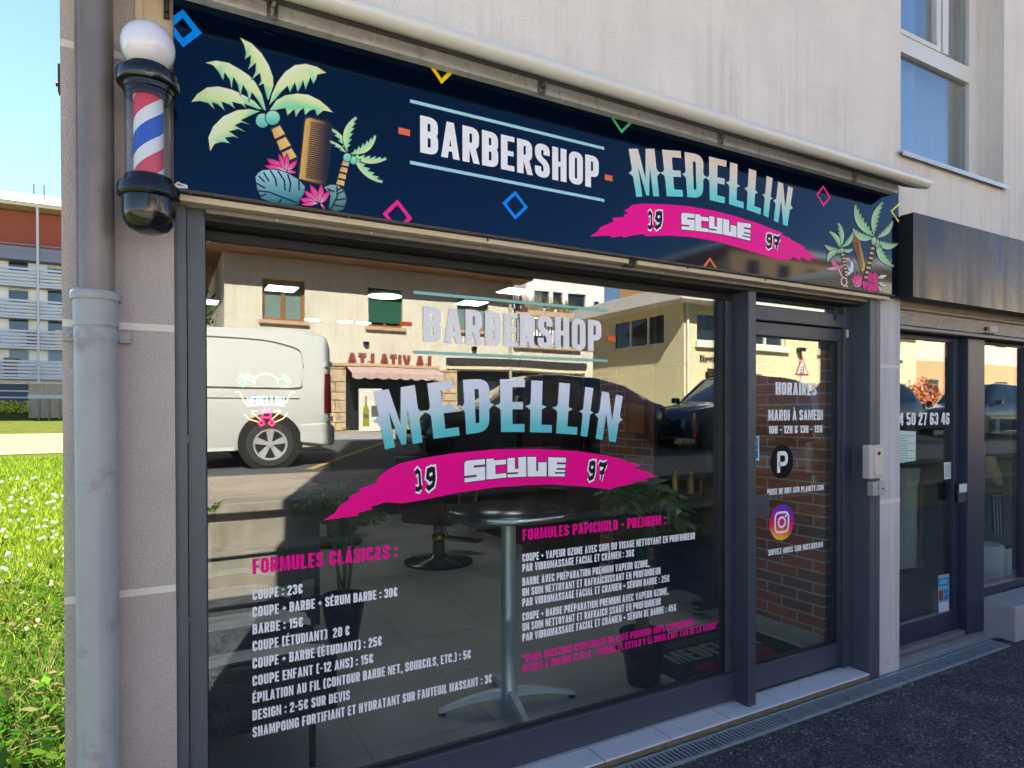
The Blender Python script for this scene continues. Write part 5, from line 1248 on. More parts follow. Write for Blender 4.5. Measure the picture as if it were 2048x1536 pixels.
for x, y, h, rr_, mt, l in ((3.3, 1.98, .10, .04, m_white_alu, "white cup on the counter by the brick wall"), (3.3, 1.84, .12, .05, pm("kraft_cup", lin((170, 140, 96)), .7), "kraft brown cup on the counter nearest the window")):
    c_ = MB().lathe([(.0001, 0), (rr_*.72, 0), (rr_, h), (rr_*.9, h), (rr_*.65, .006), (.0001, .006)], (x, y, .901), 24).build("cup", mt, loc=(x, y, .901), smooth=40); tag(c_, l, "cup", "cups on the work counter")
can = thing("steel_canister", "short banded steel canister on the floor by the skirting", "canister", (3.36, 1.08, rz0))
MB().lathe([(.0001, 0), (.042, 0), (.044, .004), (.044, .10), (.0001, .10)], (3.36, 1.08, rz0+.001), 28).build("body", m_steel, can, smooth=35)
for z in (.03, .062, .094): MB().lathe([(.0445, z), (.0462, z+.002), (.0462, z+.012), (.0445, z+.014)], (3.36, 1.08, rz0), 28).build("band", m_gb, can, smooth=35)
# doormat with the shop's name
dm = thing("doormat", "black doormat with BARBERSHOP MEDELLIN lettering inside the door", "doormat", (2.95, .55, rz0))
B(2.47, 3.46, .24, .92, rz0+.0016, rz0+.010).build("mat", pm("black_mat", (.012, .012, .014), .95, bump=.3, bscale=300), dm)
ml = MB()
def mat_text(s, x0, y0, x1, h, col):
    gap = .075; wd = [glyph(c)[1] for c in s]; tot = sum(wd)+gap*(len(s)-1); sx_ = (x1-x0)/tot; x = 0
    for c, wc in zip(s, wd):
        k = 0
        for kind, q in glyph(c)[0]:
            for quad in (q if kind == 's' else [q]):
                pts = [(x0+(x+a_)*sx_, y0+b_*h) for a_, b_ in quad]
                if sum(pts[i][0]*pts[(i+1) % len(pts)][1]-pts[(i+1) % len(pts)][0]*pts[i][1] for i in range(len(pts))) < 0: pts = pts[::-1]
                ml.poly([(a_, b_, rz0+.0104+k*.00004) for a_, b_ in pts], 0, [col]*len(pts))
            k += 1
        x += wc+gap
mat_text("BARBERSHOP", 2.70, .71, 3.22, .075, lin((70, 76, 82)))
mat_text("MEDELLIN", 2.62, .50, 3.32, .17, lin((120, 130, 136)))
ml.poly([(2.72, .30, rz0+.0104), (3.24, .30, rz0+.0104), (3.30, .44, rz0+.0104), (2.66, .44, rz0+.0104)], 0, [lin((110, 24, 48))]*4)
ml.build("lettering", m_print, dm)
# neon sign on the back wall
ne = thing("neon_sign", "lit neon sign with green palms and the word MEDELLIN on the back wall", "neon sign", (1.25, 6.5, 1.4))
NY = 6.42
def neon(name, paths, col, e=3.0, th=.010):
    mb = MB()
    for p in paths:
        pts = []
        for q in p:
            w_ = P(q[0], q[1], NY); pts.append((w_[0], NY, w_[2]))
        if len(pts) > 1: mb.tube(pts, th, 6)
    mb.build(name, pm("neon_"+name, col, .4, emit=(col, e*.42)), ne, smooth=60)
fz = lambda L: [[(x*.2473+400, y*.2473+720) for x, y in p] for p in L]
neon("palm", fz([[(300, 165), (330, 130), (370, 165)], [(370, 165), (350, 120), (320, 118)], [(370, 165), (375, 120), (400, 112)], [(370, 165), (395, 130), (430, 140)], [(370, 160), (420, 165), (440, 190)], [(310, 190), (340, 160), (370, 165)], [(345, 225), (355, 190), (370, 165)], [(640, 165), (665, 140), (685, 160)], [(685, 160), (710, 140), (735, 165)], [(685, 160), (680, 130), (660, 120)], [(685, 160), (715, 165), (740, 190)], [(690, 165), (710, 190), (708, 220)]]), lin((60, 230, 110)), 1.3, .008)
neon("sun_arc", fz([[(440, 190), (435, 155), (470, 125), (530, 108), (590, 125), (628, 160), (632, 190)]]), lin((250, 220, 130)), 1.6, .008)
neon("frame_line", fz([[(285, 262), (315, 255), (372, 360)], [(770, 262), (740, 258), (690, 350)], [(415, 412), (470, 412)], [(600, 412), (655, 410)], [(360, 440), (400, 480), (470, 500)], [(710, 430), (670, 475), (600, 505)], [(420, 425), (500, 490)], [(655, 415), (580, 480)]]), lin((250, 190, 110)), 1.4, .008)
neon("scissors", fz([[(500, 460), (520, 385), (540, 430), (560, 385), (575, 460)], [(480, 470), (520, 462), (575, 470)], [(490, 490), (475, 515), (490, 530), (515, 520), (510, 490), (490, 490)], [(570, 490), (560, 515), (580, 530), (600, 515), (595, 490), (570, 490)]]), lin((255, 30, 90)), 3., .012)
nm = Art(NY, None)
fm = lambda x, y: (x*.2473+400, y*.2473+720)
for i, c in enumerate("MEDELLIN"):
    x0, x1 = 378+i*38.5, 378+i*38.5+34; yo = 14*math.sin(math.pi*(i+.5)/8)
    f = quadmap(nm, [fm(x0, 305-yo), fm(x1, 305-yo), fm(x1, 380-yo), fm(x0, 380-yo)])
    ps_, w0_ = glyph(c)
    for kind, q in ps_:
        for quad in (q if kind == 's' else [q]): nm.poly([f(u/w0_, v) for u, v in quad], lin((170, 225, 240)), False)
        nm.k += 1
    nm.k = 0
nm.build("lettering", print_mat("neon_print", .5, emit=.35), ne)
B(.84, 1.62, 6.46, 6.47, 1.32, 2.12).build("backing_board", m_dark, ne)

# brick pillar and a dark display cabinet
bp_ = thing("inner_pillar", "dark red brown pillar standing in the middle of the shop", "pillar", (2.9, 3.1, rz0))
q0_ = P(1086, 750, 3.0); q1_ = P(1132, 750, 3.0)
B(q0_[0], q1_[0], 3.0, 3.4, rz0+.001, rz1-.001).build("core", pm("dark_red_brown_paint", lin((62, 28, 26)), .7, var=.2, vscale=14), bp_)
dc = thing("display_cabinet", "tall dark display cabinet against the brick wall near the window", "cabinet", (3.4, 1.15, rz0))
m_cab = pm("black_cabinet", (.014, .015, .018), .4)
for y in (.92, 1.40): B(3.26, 3.515, y, y+.03, rz0+.11, 2.70).build("side", m_cab, dc)
B(3.49, 3.515, .951, 1.399, rz0+.11, 2.70).build("back", m_cab, dc)
for z in (.55, .95, 1.35, 1.9, 2.68): B(3.27, 3.489, .951, 1.399, z, z+.02).build("shelf", m_cab, dc)
for k, (y, z, c, l) in enumerate(((1.0, .97, (200, 160, 70), "gold bottle on the cabinet's middle shelf, nearest the glass"), (1.12, .97, (180, 140, 60), "second gold bottle from the glass on the cabinet's middle shelf"), (1.28, .97, (190, 150, 80), "gold bottle furthest from the glass on the cabinet's middle shelf"), (1.08, 1.37, (150, 60, 40), "red bottle on the cabinet's upper shelf"))):
    o = MB().lathe([(.0001, 0), (.025, 0), (.025, .10), (.010, .13), (.010, .16), (.0001, .16)], (3.33, y, z+.0005), 18).build("bottle", pm("bottle_%s" % ("red" if k == 3 else "gold"), lin(c), .25, metal=.5), loc=(3.33, y, z), smooth=40); tag(o, l, "bottle", "bottles on the display cabinet")

# bits of grit, leaf and paper caught along the drain
lt = MB(); rl_ = random.Random(12)
for i in range(150):
    x = rl_.uniform(.3, 5.2); y = -.15-abs(rl_.gauss(0, .10)) if i % 3 else rl_.uniform(-1.2, -.14); s_ = rl_.uniform(.003, .008); a_ = rl_.uniform(0, 6.28); c_, d_ = math.cos(a_)*s_, math.sin(a_)*s_
    lt.add([(x-c_, y-d_, .003), (x+d_*.6, y-c_*.6, .004), (x+c_, y+d_, .003+s_*.5), (x-d_*.6, y+c_*.6, .006)], [(0, 1, 2, 3)], i % 3)
tag(lt.build("litter", [pm("dry_leaf", lin((150, 116, 70)), .8), pm("pale_grit", lin((170, 168, 160)), .9), pm("paper_scrap", lin((206, 202, 194)), .9)]), "small leaves and pale grit lying on the asphalt along the drain", "litter", kind="stuff")
# ================================================================== NEIGHBOURING SHOP
ns = thing("neighbour_sign", "blank dark brown box sign over the neighbouring shop", "sign", (5.5, -.06, 2.21))
def streak_gloss():
    m = pm("stained_dark_panel", lin((62, 52, 48)), .2, spec=.25, streak=.5, var=.25, vscale=5)
    b = m.node_tree.nodes["Principled BSDF"]; t = m.node_tree
    tc = t.nodes.new("ShaderNodeTexCoord"); mp = t.nodes.new("ShaderNodeMapping"); mp.inputs['Scale'].default_value = (7, 7, .5)
    n = t.nodes.new("ShaderNodeTexNoise"); n.inputs['Detail'].default_value = 4; n.inputs['Scale'].default_value = 1.6
    t.links.new(tc.outputs['Object'], mp.inputs[0]); t.links.new(mp.outputs[0], n.inputs['Vector'])
    r = t.nodes.new("ShaderNodeMapRange"); r.inputs[1].default_value = .35; r.inputs[2].default_value = .7; r.inputs[3].default_value = .14; r.inputs[4].default_value = .38
    t.links.new(n.outputs[0], r.inputs[0]); t.links.new(r.outputs[0], b.inputs['Roughness'])
    return m
m_blk = pm("matt_black_return", (.010, .010, .012), .5)
bx_ = MB(); bx_.box(3.832, 7.6, -.1215, -.1195, 2.213, 2.698)
bx_.build("face", streak_gloss(), ns)
B(3.833, 7.6, -.119, -.045, 2.2135, 2.697).build("box", m_blk, ns)
B(3.806, 7.6, -.0445, -.0025, 2.22, 2.69).build("back_frame", m_blk, ns)
nf = thing("glazed_shopfront", "navy aluminium shopfront of the neighbouring shop with a door and display window", "shopfront", (5.5, .1, 0))
m_navy = pm("navy_aluminium", lin((46, 53, 74)), .4, var=.06, vscale=6)
wornm = pm("worn_shutter_steel", lin((128, 124, 122)), .5, metal=.35, var=.16, vscale=7, dirt=(lin((96, 92, 90)), 16, .55, .75))
h = MB(); h.box(3.917, 7.2, .012, .06, 2.075, 2.152)
ho = h.build("shutter_housing", wornm, nf, bevel=.003)
B(3.917, 7.2, .03, .10, 2.153, 2.2955).build("shutter_slats", pm("beige_slat", lin((170, 158, 140)), .5, var=.1), nf)
rb = MB(); rb.tube([(3.917, .02, 2.180), (7.2, .02, 2.180)], .014, 10); rb.build("roller", pm("beige_slat2", lin((150, 140, 124)), .5), nf, smooth=50)
B(3.917, 7.2, .020, .075, 2.052, 2.0735).build("bottom_rail", wornm, nf, bevel=.002)
for x, z in ((3.97, 2.135), (3.97, 2.09), (4.35, 2.086), (4.66, 2.086), (5.3, 2.08), (5.6, 2.08)): MB().lathe([(.0001, -.003), (.004, -.003), (.004, 0)], (x, .0115, z), 8, 'y').build("screw", m_alu, ho)
lk = MB(); lk.lathe([(.0001, -.012), (.012, -.012), (.014, 0)], (4.93, .0115, 2.11), 12, 'y'); lk.box(4.90, 5.02, .002, .011, 2.075, 2.085); lk.build("shutter_lock", m_rust, ho)
B(4.985, 5.09, .0085, .0115, 2.092, 2.135).build("maker_plate", pm("pale_label", lin((170, 176, 188)), .5), ho)
df = MB(); df.box(3.917, 4.12, .145, .20, .02, 2.05); df.box(4.78, 4.842, .128, .2, .055, 2.05); df.box(4.121, 4.78, .135, .2, .055, .19); df.box(4.121, 4.78, .138, .2, 2.02, 2.05)
nd = df.build("door", m_navy, nf, bevel=.003)
B(4.1205, 4.78, YG+.004, YG+.010, .19, 2.02).build("door_pane", m_glass, nd)
hp = MB(); hp.box(4.742, 4.855, .082, .09, .935, 1.065); hp.box(4.80, 4.83, .09, .128, .97, 1.03); hpo = hp.build("push_plate", m_navy, nd, bevel=.002)
B(4.748, 4.85, .0795, .0815, 1.005, 1.06).build("white_label", pm("white_card", lin((206, 210, 214)), .5), nd)
dsx = MB(); dsx.box(3.95, 4.98, .06, .20, .0, .03); dsx.box(4.0, 4.845, .09, .134, .0305, .056)
dsx.build("sill_strip", pm("worn_concrete", lin((118, 120, 118)), .9, var=.2, vscale=9, bump=.4, bscale=90), nf)
po = MB(); po.box(4.843, 5.062, .075, .2, .02, 2.05); po.build("post", m_navy, nf, bevel=.004)
wnn = MB(); wnn.box(5.063, 7.19, .12, .2, .242, .30); wnn.box(5.063, 7.19, .135, .2, 2.03, 2.05); wnn.box(5.74, 5.80, .12, .2, .30, 2.03); wnn.box(7.13, 7.19, .12, .2, .30, 2.03)
wno = wnn.build("window_frame", m_navy, nf, bevel=.003)
B(5.063, 5.74, YG, YG+.006, .30, 2.03).build("window_pane", m_glass, nf); B(5.80, 7.13, YG, YG+.006, .30, 2.03).build("window_pane", m_glass, nf)
a = Art(YG+.0035)
text(a, "4 50 27 63 46", x0=P(1798, 849, a.y)[0], z0=P(1850, 850, a.y)[2], x1=P(1899, 846, a.y)[0], hgt=P(1850, 825, a.y)[2]-P(1850, 850, a.y)[2], col=WHITE)
a.build("lettering", m_letter, nd)
a = Art(YG+.0035)
def paper(pts, col): a.px(pts, col)
paper([(1800, 861), (1832, 863), (1831, 921), (1800, 926)], lin((196, 222, 214)))
for i in range(11):
    y = 871+i*5; paper([(1801, y), (1815 if i % 3 else 1829, y-.3), (1815 if i % 3 else 1829, y+.9), (1801, y+1.2)], lin((110, 130, 128)))
a.build("notice", m_letter, nd)
a = Art(YG+.0035)
paper([(1887.5, 925), (1902.5, 924), (1902.5, 957), (1888.5, 959)], lin((200, 222, 216)))
for i in range(6): paper([(1890, 931+i*4.2), (1900.5, 930.6+i*4.2), (1900.5, 931.8+i*4.2), (1890, 932.2+i*4.2)], lin((120, 136, 134)))
a.build("notice", m_letter, nd)
a = Art(YG+.0035)
paper([(1876.5, 1151), (1898.5, 1147), (1898.5, 1222), (1876.5, 1227)], lin((140, 170, 196)))
paper([(1878, 1158), (1897, 1154.5), (1897, 1170), (1878, 1173)], lin((24, 120, 176))); paper([(1880, 1160), (1895, 1157.5), (1895, 1167), (1880, 1169.5)], lin((90, 190, 214)))
paper([(1878, 1181), (1886, 1180), (1886, 1201), (1878, 1202)], lin((130, 70, 60))); paper([(1888, 1179), (1897, 1177), (1897, 1186), (1888, 1188)], lin((60, 130, 190))); paper([(1888, 1190), (1897, 1188), (1897, 1198), (1888, 1200)], lin((60, 120, 190)))
paper([(1878, 1206), (1897, 1202), (1897, 1221), (1878, 1225)], lin((190, 212, 222)))
a.build("sticker", m_letter, nd)
B(4.1205, 4.78, YG+.03, YG+.05, 1.925, 2.02).build("transom_blind", pm("mottled_blind", lin((196, 164, 140)), .8, var=.35, vscale=14), nd)
# grey concrete block under the display window
cbk = MB(); cbk.box(4.585, 5.66, -.115, .118, -.01, .238); cbk.box(5.664, 7.1, -.115, .118, -.01, .238)
cb = thing("window_sill_block", "pale concrete sill block standing under the neighbour's display window", "sill block", (5.6, 0, 0))
m_conc = pm("pale_concrete", lin((168, 166, 168)), .9, var=.14, vscale=6, bump=.4, bscale=110, dirt=(lin((112, 108, 104)), 6, .58, .8))
B(5.0635, 5.66, -.115, .119, -.01, .236).build("block", m_conc, cb, bevel=.008); B(5.664, 7.1, -.115, .119, -.01, .236).build("block", m_conc, cb, bevel=.008)
tag(B(3.7, 7.2, .0005, .3, -.02, -.002).build("threshold_base", m_conc), kind='structure')
# interior of the neighbour
ni = thing("neighbour_interior_walls", "pale walls around the neighbouring shop's display", "interior wall", (5.6, 4, 0))
B(3.92, 3.93, .21, 5, 0, 2.7).build("wall", pm("dim_greenish_wall", lin((190, 200, 194)), .8), ni)
B(7.3, 7.4, .21, 5, 0, 2.7).build("wall", MATS["dim_greenish_wall"], ni); B(3.93, 7.3, 5, 5.1, 0, 2.7).build("wall", m_dark, ni)
B(3.93, 7.3, .21, 5, 2.6, 2.7).build("ceiling", MATS["dim_greenish_wall"], ni); B(3.93, 7.3, .21, 5, .0, .03).build("floor", pm("pale_shop_floor", lin((170, 172, 168)), .6), ni)
B(6.62, 6.67, .22, 1.6, .031, 2.59).build("partition", pm("display_panel", lin((128, 142, 138)), .8), ni)
# display things
m_cloth = pm("pale_fabric", lin((236, 234, 226)), .95, var=.1, vscale=14)
dr_ = thing("hanging_dress", "pale long dress with a tan stripe hanging inside the neighbour's door", "dress", (6.2, 1.25, .1))
rows = []
for i in range(15):
    s_ = i/14; z = 1.02-.92*s_; hw = .10+.13*s_ if s_ > .12 else .15-.3*s_
    rows.append([(6.2+hw*math.cos(t_)*(1+.06*math.sin(5*t_+s_*3)), 1.25+.09*math.sin(t_)*(1+.15*math.sin(7*t_)), z) for t_ in [2*math.pi*j/36 for j in range(36)]])
MB().ring(rows).build("skirt", m_cloth, dr_, smooth=60)
B(6.19, 6.24, 1.12, 1.135, .12, .9).build("stripe", pm("tan_cloth", lin((150, 116, 80)), .9), dr_)
MB().tube([(6.1, 1.25, 1.0), (6.2, 1.25, 1.06), (6.3, 1.25, 1.0)], .008, 8).build("hanger", m_steel, dr_)
pd = MB().lathe([(.0001, 0), (.150, 0), (.155, .42), (.15, .43), (.0001, .43)], (5.97, .52, .035), 40).build("white_plinth", pm("white_plinth_paint", lin((240, 240, 232)), .5), loc=(5.97, .52, .035), smooth=35)
tag(pd, "white cylindrical plinth in the neighbour's display window", "plinth")
bg_ = thing("cream_backpack", "cream backpack with a round front pocket on the display floor", "backpack", (6.16, .40, .05))
rows = []
for i in range(13):
    s_ = i/12; z = .08+.34*s_; k = math.sin(math.pi*min(1, .12+.8*s_))**.5
    rows.append([(6.16+.15*k*math.cos(t_), .40+.09*k*math.sin(t_), z) for t_ in [2*math.pi*j/30 for j in range(30)]])
m_bag = pm("cream_canvas", lin((236, 230, 214)), .9, var=.08, vscale=20, bump=.2, bscale=200)
MB().ring(rows).build("body", m_bag, bg_, smooth=60)
MB().lathe([(.0001, -.035), (.07, -.033), (.085, -.02), (.088, 0), (.0001, .01)], (6.17, .315, .24), 30, 'y').build("pocket", m_bag, bg_, smooth=60)
MB().lathe([(.062, -.036), (.068, -.037), (.068, -.034), (.062, -.033)], (6.17, .315, .24), 30, 'y').build("zip", m_rust, bg_)
MB().tube([(6.11, .40, .40), (6.16, .40, .46), (6.21, .40, .40)], .010, 8).build("handle", m_rust, bg_, smooth=60)
m_blkc = pm("black_cloth", (.02, .02, .022), .9)
bk_ = thing("display_backdrop", "dark backdrop panel behind the goods in the neighbour's display window", "backdrop", (6.4, 1.1, .1))
qa, qb = P(1915, 900, 1.1), P(1972, 900, 1.1)
B(qa[0], qb[0], 1.1, 1.13, .45, 2.5).build("panel", pm("charcoal_panel", lin((42, 40, 40)), .8), bk_)
def strip(mb, px0, py0, px1, py1, wpx, y, mi=0):
    a_, b_, c_, d_ = P(px0, py0, y), P(px0+wpx, py0, y), P(px1+wpx, py1, y), P(px1, py1, y)
    mb.add([a_, b_, c_, d_], [(0, 3, 2, 1)], mi)
sf = thing("hanging_scarf", "black and white striped scarf hanging in the neighbour's display window", "scarf", tuple(P(1992, 1060, .5)))
sb_ = MB()
for i in range(7):
    strip(sb_, 1984+3*i, 989+1.5*i, 1987+3*i, 1066+.6*i, 3.0, .5+.006*(i % 2), i % 2)
so_ = sb_.build("cloth", [m_blkc, pm("white_stripe_cloth", lin((230, 230, 224)), .9)], sf); sld = so_.modifiers.new('solid', 'SOLIDIFY'); sld.thickness = .008
ra_, rb_ = P(1950, 992, .51), P(2003, 986, .51)
MB().tube([tuple(ra_), tuple(rb_)], .007, 8).build("rail", m_gb, sf)
jk = thing("hanging_jacket", "grey speckled jacket hanging from a black hook near the neighbour's window", "jacket", tuple(P(1953, 970, .6)))
j0, j1 = P(1952, 876, .6), P(1954, 968, .6)
rows = []
for i in range(12):
    s_ = i/11; c_ = j0+(j1-j0)*s_; hw = .05+.10*min(1, s_*4) if s_ < .3 else .14-.08*(s_-.3)
    rows.append([(c_[0]+hw*.8*math.cos(t_), c_[1]+.05*math.sin(t_), c_[2]) for t_ in [2*math.pi*j/24 for j in range(24)]])
MB().ring(rows).build("body", pm("speckled_wool", lin((150, 152, 156)), .95, var=.6, vscale=60), jk, smooth=60)
MB().tube([tuple(j0), (j0[0], .6, j0[2]+.05), (j0[0]+.12, .6, j0[2]+.05)], .006, 6).build("hook", m_gb, jk)
sh2 = thing("hanging_shirt", "crumpled beige shirt hanging beside the speckled jacket", "shirt", tuple(P(1982, 950, .62)))
rows = []
j0, j1 = P(1974, 912, .62), P(1990, 968, .62)
for i in range(10):
    s_ = i/9; c_ = j0+(j1-j0)*s_; hw = .05+.06*math.sin(math.pi*min(1, .2+s_*.7))
    rows.append([(c_[0]+hw*math.cos(t_)*(1+.12*math.sin(4*t_+5*s_)), c_[1]+.05*math.sin(t_), c_[2]) for t_ in [2*math.pi*j/24 for j in range(24)]])
MB().ring(rows).build("body", pm("beige_cloth", lin((196, 170, 140)), .95, var=.3, vscale=18), sh2, smooth=60)
MB().tube([tuple(j0), (j0[0], .62, j0[2]+.06)], .006, 6).build("hook", m_gb, sh2)
qs0, qs1 = P(1946, 867, .7), P(2010, 868, .7)
shf = thing("display_shelf", "thin black hanging shelf with small goods in the neighbour's window", "shelf", tuple(qs0))
B(qs0[0], qs1[0], .58, .82, qs0[2]-.015, qs0[2]).build("board", m_gb, shf)
q_ = P(2001, 800, .7); MB().tube([(q_[0], .7, qs0[2]), (q_[0], .7, 2.59)], .007, 6).build("hanger_rod", m_gb, shf)
for px0, px1, h_, c, l in ((1949, 1956, .10, (206, 214, 220), "small white card at the left end of the hanging shelf"), (1958, 1966, .24, (150, 130, 104), "tan paper bag, tallest on the hanging shelf"), (1968, 1977, .19, (70, 66, 64), "dark box standing in the middle of the hanging shelf"), (1980, 1988, .13, (200, 190, 172), "cream box at the right end of the hanging shelf")):
    a0_, a1_ = P(px0, 860, .68), P(px1, 860, .68)
    o = B(a0_[0], a1_[0], .63, .73, qs0[2]+.001, qs0[2]+h_).build("display_box", pm("goods_%d" % c[0], lin(c), .7), loc=(a0_[0], .68, qs0[2]), bevel=.006); tag(o, l, "box", "goods on the hanging shelf")
qb_ = P(1948, 1050, .42)
tube_ = MB().lathe([(.0001, 0), (.03, 0), (.03, .13), (.022, .14), (.0001, .14)], (qb_[0], .42, qb_[2]), 20).build("pale_bottle", pm("pale_goods", lin((230, 222, 218)), .4), loc=tuple(qb_), smooth=40); tag(tube_, "pale bottle on a small round stand in the display window", "bottle")
st_ = MB().lathe([(.0001, 0), (.06, 0), (.06, .012), (.012, .02), (.012, qb_[2]-.055), (.07, qb_[2]-.050), (.07, qb_[2]-.036), (.0001, qb_[2]-.036)], (qb_[0], .42, .035), 28).build("round_stand", m_white_alu, loc=(qb_[0], .42, .03), smooth=35); tag(st_, "small white round stand beside the plinth in the display window", "display stand")
# ================================================================== STREET behind the camera (seen in the glass)
m_road = pm("road_asphalt", (.085, .082, .08), .85, var=.2, vscale=.8, bump=.3, bscale=60)
m_pave = pm("beige_pavement", lin((168, 152, 134)), .9, spec=.1, var=.14, vscale=1.6, bump=.3, bscale=50)
m_cstep = pm("weathered_concrete", lin((150, 140, 124)), .95, var=.25, vscale=5, streak=.2, bump=.4, bscale=70, dirt=(lin((84, 78, 66)), 4, .56, .8))
ZU = .74
sheet("upper_pavement", [(-60, -6.35, ZU+.004), (60, -6.35, ZU+.004), (60, -3.98, ZU+.004), (-60, -3.98, ZU+.004)], m_pave)
sheet("road", [(-80, -12.6, .93), (80, -12.6, .93), (80, -6.35, ZU-.02), (-80, -6.35, ZU-.02)], m_road)
sheet("far_pavement", [(-80, -15.2, 1.05), (80, -15.2, 1.05), (80, -12.45, 1.04), (-80, -12.45, 1.04)], m_pave)
sheet("far_ground", [(-120, -150, 1.02), (120, -150, 1.02), (120, -15.1, 1.02), (-120, -15.1, 1.02)], m_pave)
tw = thing("terrace_wall", "weathered concrete retaining wall with two ledges along the street edge", "retaining wall", (4, -3.7, 0))
B(-12, 40, -3.75, -3.4, -.05, .34).build("lower_ledge", m_cstep, tw, bevel=.01)
B(-12, 40, -3.98, -3.751, -.05, .66).build("upper_ledge", m_cstep, tw, bevel=.01)
B(-12, 40, -4.05, -3.66, .661, ZU+.01).build("coping", m_cstep, tw, bevel=.012)
B(-12, 40, -3.80, -3.36, .3405, .37).build("coping", m_cstep, tw, bevel=.008)
kb = thing("kerb", "pale stone kerb of the far pavement below the cream house", "kerb", (0, -12.5, .93))
B(-80, 80, -12.6, -12.44, .80, 1.046).build("stone", m_conc, kb)
kb2 = thing("kerb", "pale stone kerb beside the parked van", "kerb", (0, -6.4, .7))
B(-60, 60, -6.40, -6.30, .60, ZU+.002).build("stone", m_conc, kb2)
lnm = MB(); lnm.poly([(1.9, -6.9, .737+.006), (2.0, -6.85, .737+.006), (5.1, -12.2, .922+.006), (5.0, -12.25, .922+.006)])
tag(lnm.build("bay_marking", pm("yellow_paint", lin((200, 170, 90)), .7)), kind='structure')
for x_, y_, l in ((.45, -3.70, "green weed growing on the terrace wall's upper ledge"), (4.5, -14.7, "weed tuft at the foot of the stone pier")):
    mb = MB(); r0_ = random.Random(11)
    zb = .665 if y_ > -5 else 1.05
    for i in range(26):
        a_ = r0_.uniform(0, 6.28); l_ = r0_.uniform(.06, .16); 
        mb.add([(x_, y_+.03, zb), (x_+math.cos(a_)*l_*.5+.015, y_+.03+math.sin(a_)*l_*.3, zb+l_*.7), (x_+math.cos(a_)*l_, y_+.03+abs(math.sin(a_))*l_*.6, zb+l_*.8), (x_+math.cos(a_)*l_*.5-.015, y_+.03+math.sin(a_)*l_*.3, zb+l_*.7)], [(0, 1, 2, 3)])
    tag(mb.build("weed", pm("weed_leaf", lin((120, 150, 50)), .6), loc=(x_, y_, zb)), l, "weed")

# ---------------------------------------------------------------- vehicles
m_tyre = pm("tyre_rubber", (.035, .034, .032), .85)
m_rim = pm("alloy_rim", lin((196, 194, 188)), .35, metal=.35)
m_cglass = pm("dark_car_glass", (.012, .016, .02), .04, spec=.8, coat=.5)
m_redl = pm("red_lamp", lin((150, 14, 20)), .15, coat=.6); m_clear = pm("clear_lamp", lin((190, 190, 185)), .12, coat=.6)
m_drim = pm('dark_alloy', (.05, .05, .055), .4, metal=.5)
def wheel(root, x, y, r, w_, side, rim_m=None):
    """wheel with tyre and five double spokes, face towards side (+1 = +y)"""
    t_ = MB().lathe([(r*.64, -w_/2), (r*.9, -w_/2), (r, -w_*.36), (r, w_*.36), (r*.9, w_/2), (r*.64, w_/2)], (x, y, r), 40, 'y').build("wheel", m_tyre, root, smooth=35)
    rm_ = MB(); f = y+side*w_*.49
    rm_.lathe([(r*.665, -side*.004), (r*.665, side*.003), (r*.60, side*.003), (r*.58, -side*.010)], (x, f, r), 40, 'y')
    rm_.lathe([(.0001, .004*side), (r*.13, .004*side), (r*.15, -.02*side)], (x, f, r), 20, 'y')
    for k in range(5):
        for d in (-.13, .13):
            a_ = k*2*math.pi/5+math.pi/2+d; a2 = k*2*math.pi/5+math.pi/2+d*.75
            p0 = (x+r*.12*math.cos(a2), f-side*.012, r+r*.12*math.sin(a2)); p1 = (x+r*.62*math.cos(a_), f-side*.004, r+r*.62*math.sin(a_))
            dx, dz = -math.sin(a_), math.cos(a_); h_ = r*.062
            q = [(p0[0]-dx*h_, p0[1], p0[2]-dz*h_), (p0[0]+dx*h_, p0[1], p0[2]+dz*h_), (p1[0]+dx*h_*1.25, p1[1], p1[2]+dz*h_*1.25), (p1[0]-dx*h_*1.25, p1[1], p1[2]-dz*h_*1.25)]
            rm_.prism(q, (0, -side*.02, 0))
    rm_.build("rim", rim_m or m_rim, t_, smooth=35)
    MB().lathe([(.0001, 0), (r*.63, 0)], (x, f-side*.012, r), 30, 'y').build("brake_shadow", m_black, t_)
def loft(st, closed_ends=True):
    """body from stations (x, list of (halfwidth, z)) mirrored left and right"""
    rings = []
    for x, pts in st:
        rings.append([(x, w_, z) for w_, z in pts]+[(x, -w_, z) for w_, z in reversed(pts)])
    return MB().ring(rings, True, closed_ends)
def side_window(mb, st, i0, i1, k0, k1, f0, f1, out=.006, both=True, ends=(0.0, 1.0)):
    """pane on the body side between stations i0..i1, section points k0..k1, inset fractions f0..f1"""
    def pt(x, s): return None
    xs_ = np.linspace(st[i0][0], st[i1][0], 7)
    xs_ = xs_[0]+(xs_[-1]-xs_[0])*(ends[0]+(ends[1]-ends[0])*np.linspace(0, 1, 7))
    sx_ = [s[0] for s in st]
    lo, hi = [], []
    for x in xs_:
        w0 = np.interp(x, sx_, [s[1][k0][0] for s in st]); z0 = np.interp(x, sx_, [s[1][k0][1] for s in st])
        w1 = np.interp(x, sx_, [s[1][k1][0] for s in st]); z1 = np.interp(x, sx_, [s[1][k1][1] for s in st])
        lo.append((x, w0+(w1-w0)*f0+out, z0+(z1-z0)*f0)); hi.append((x, w0+(w1-w0)*f1+out, z0+(z1-z0)*f1))
    for sg in ((1, -1) if both else (1,)):
        for a_, b_, c_, d_ in zip(lo, lo[1:], hi[1:], hi):
            q = [(p[0], p[1]*sg, p[2]) for p in (a_, b_, c_, d_)]
            mb.add(q, [(0, 1, 2, 3)] if sg < 0 else [(3, 2, 1, 0)])
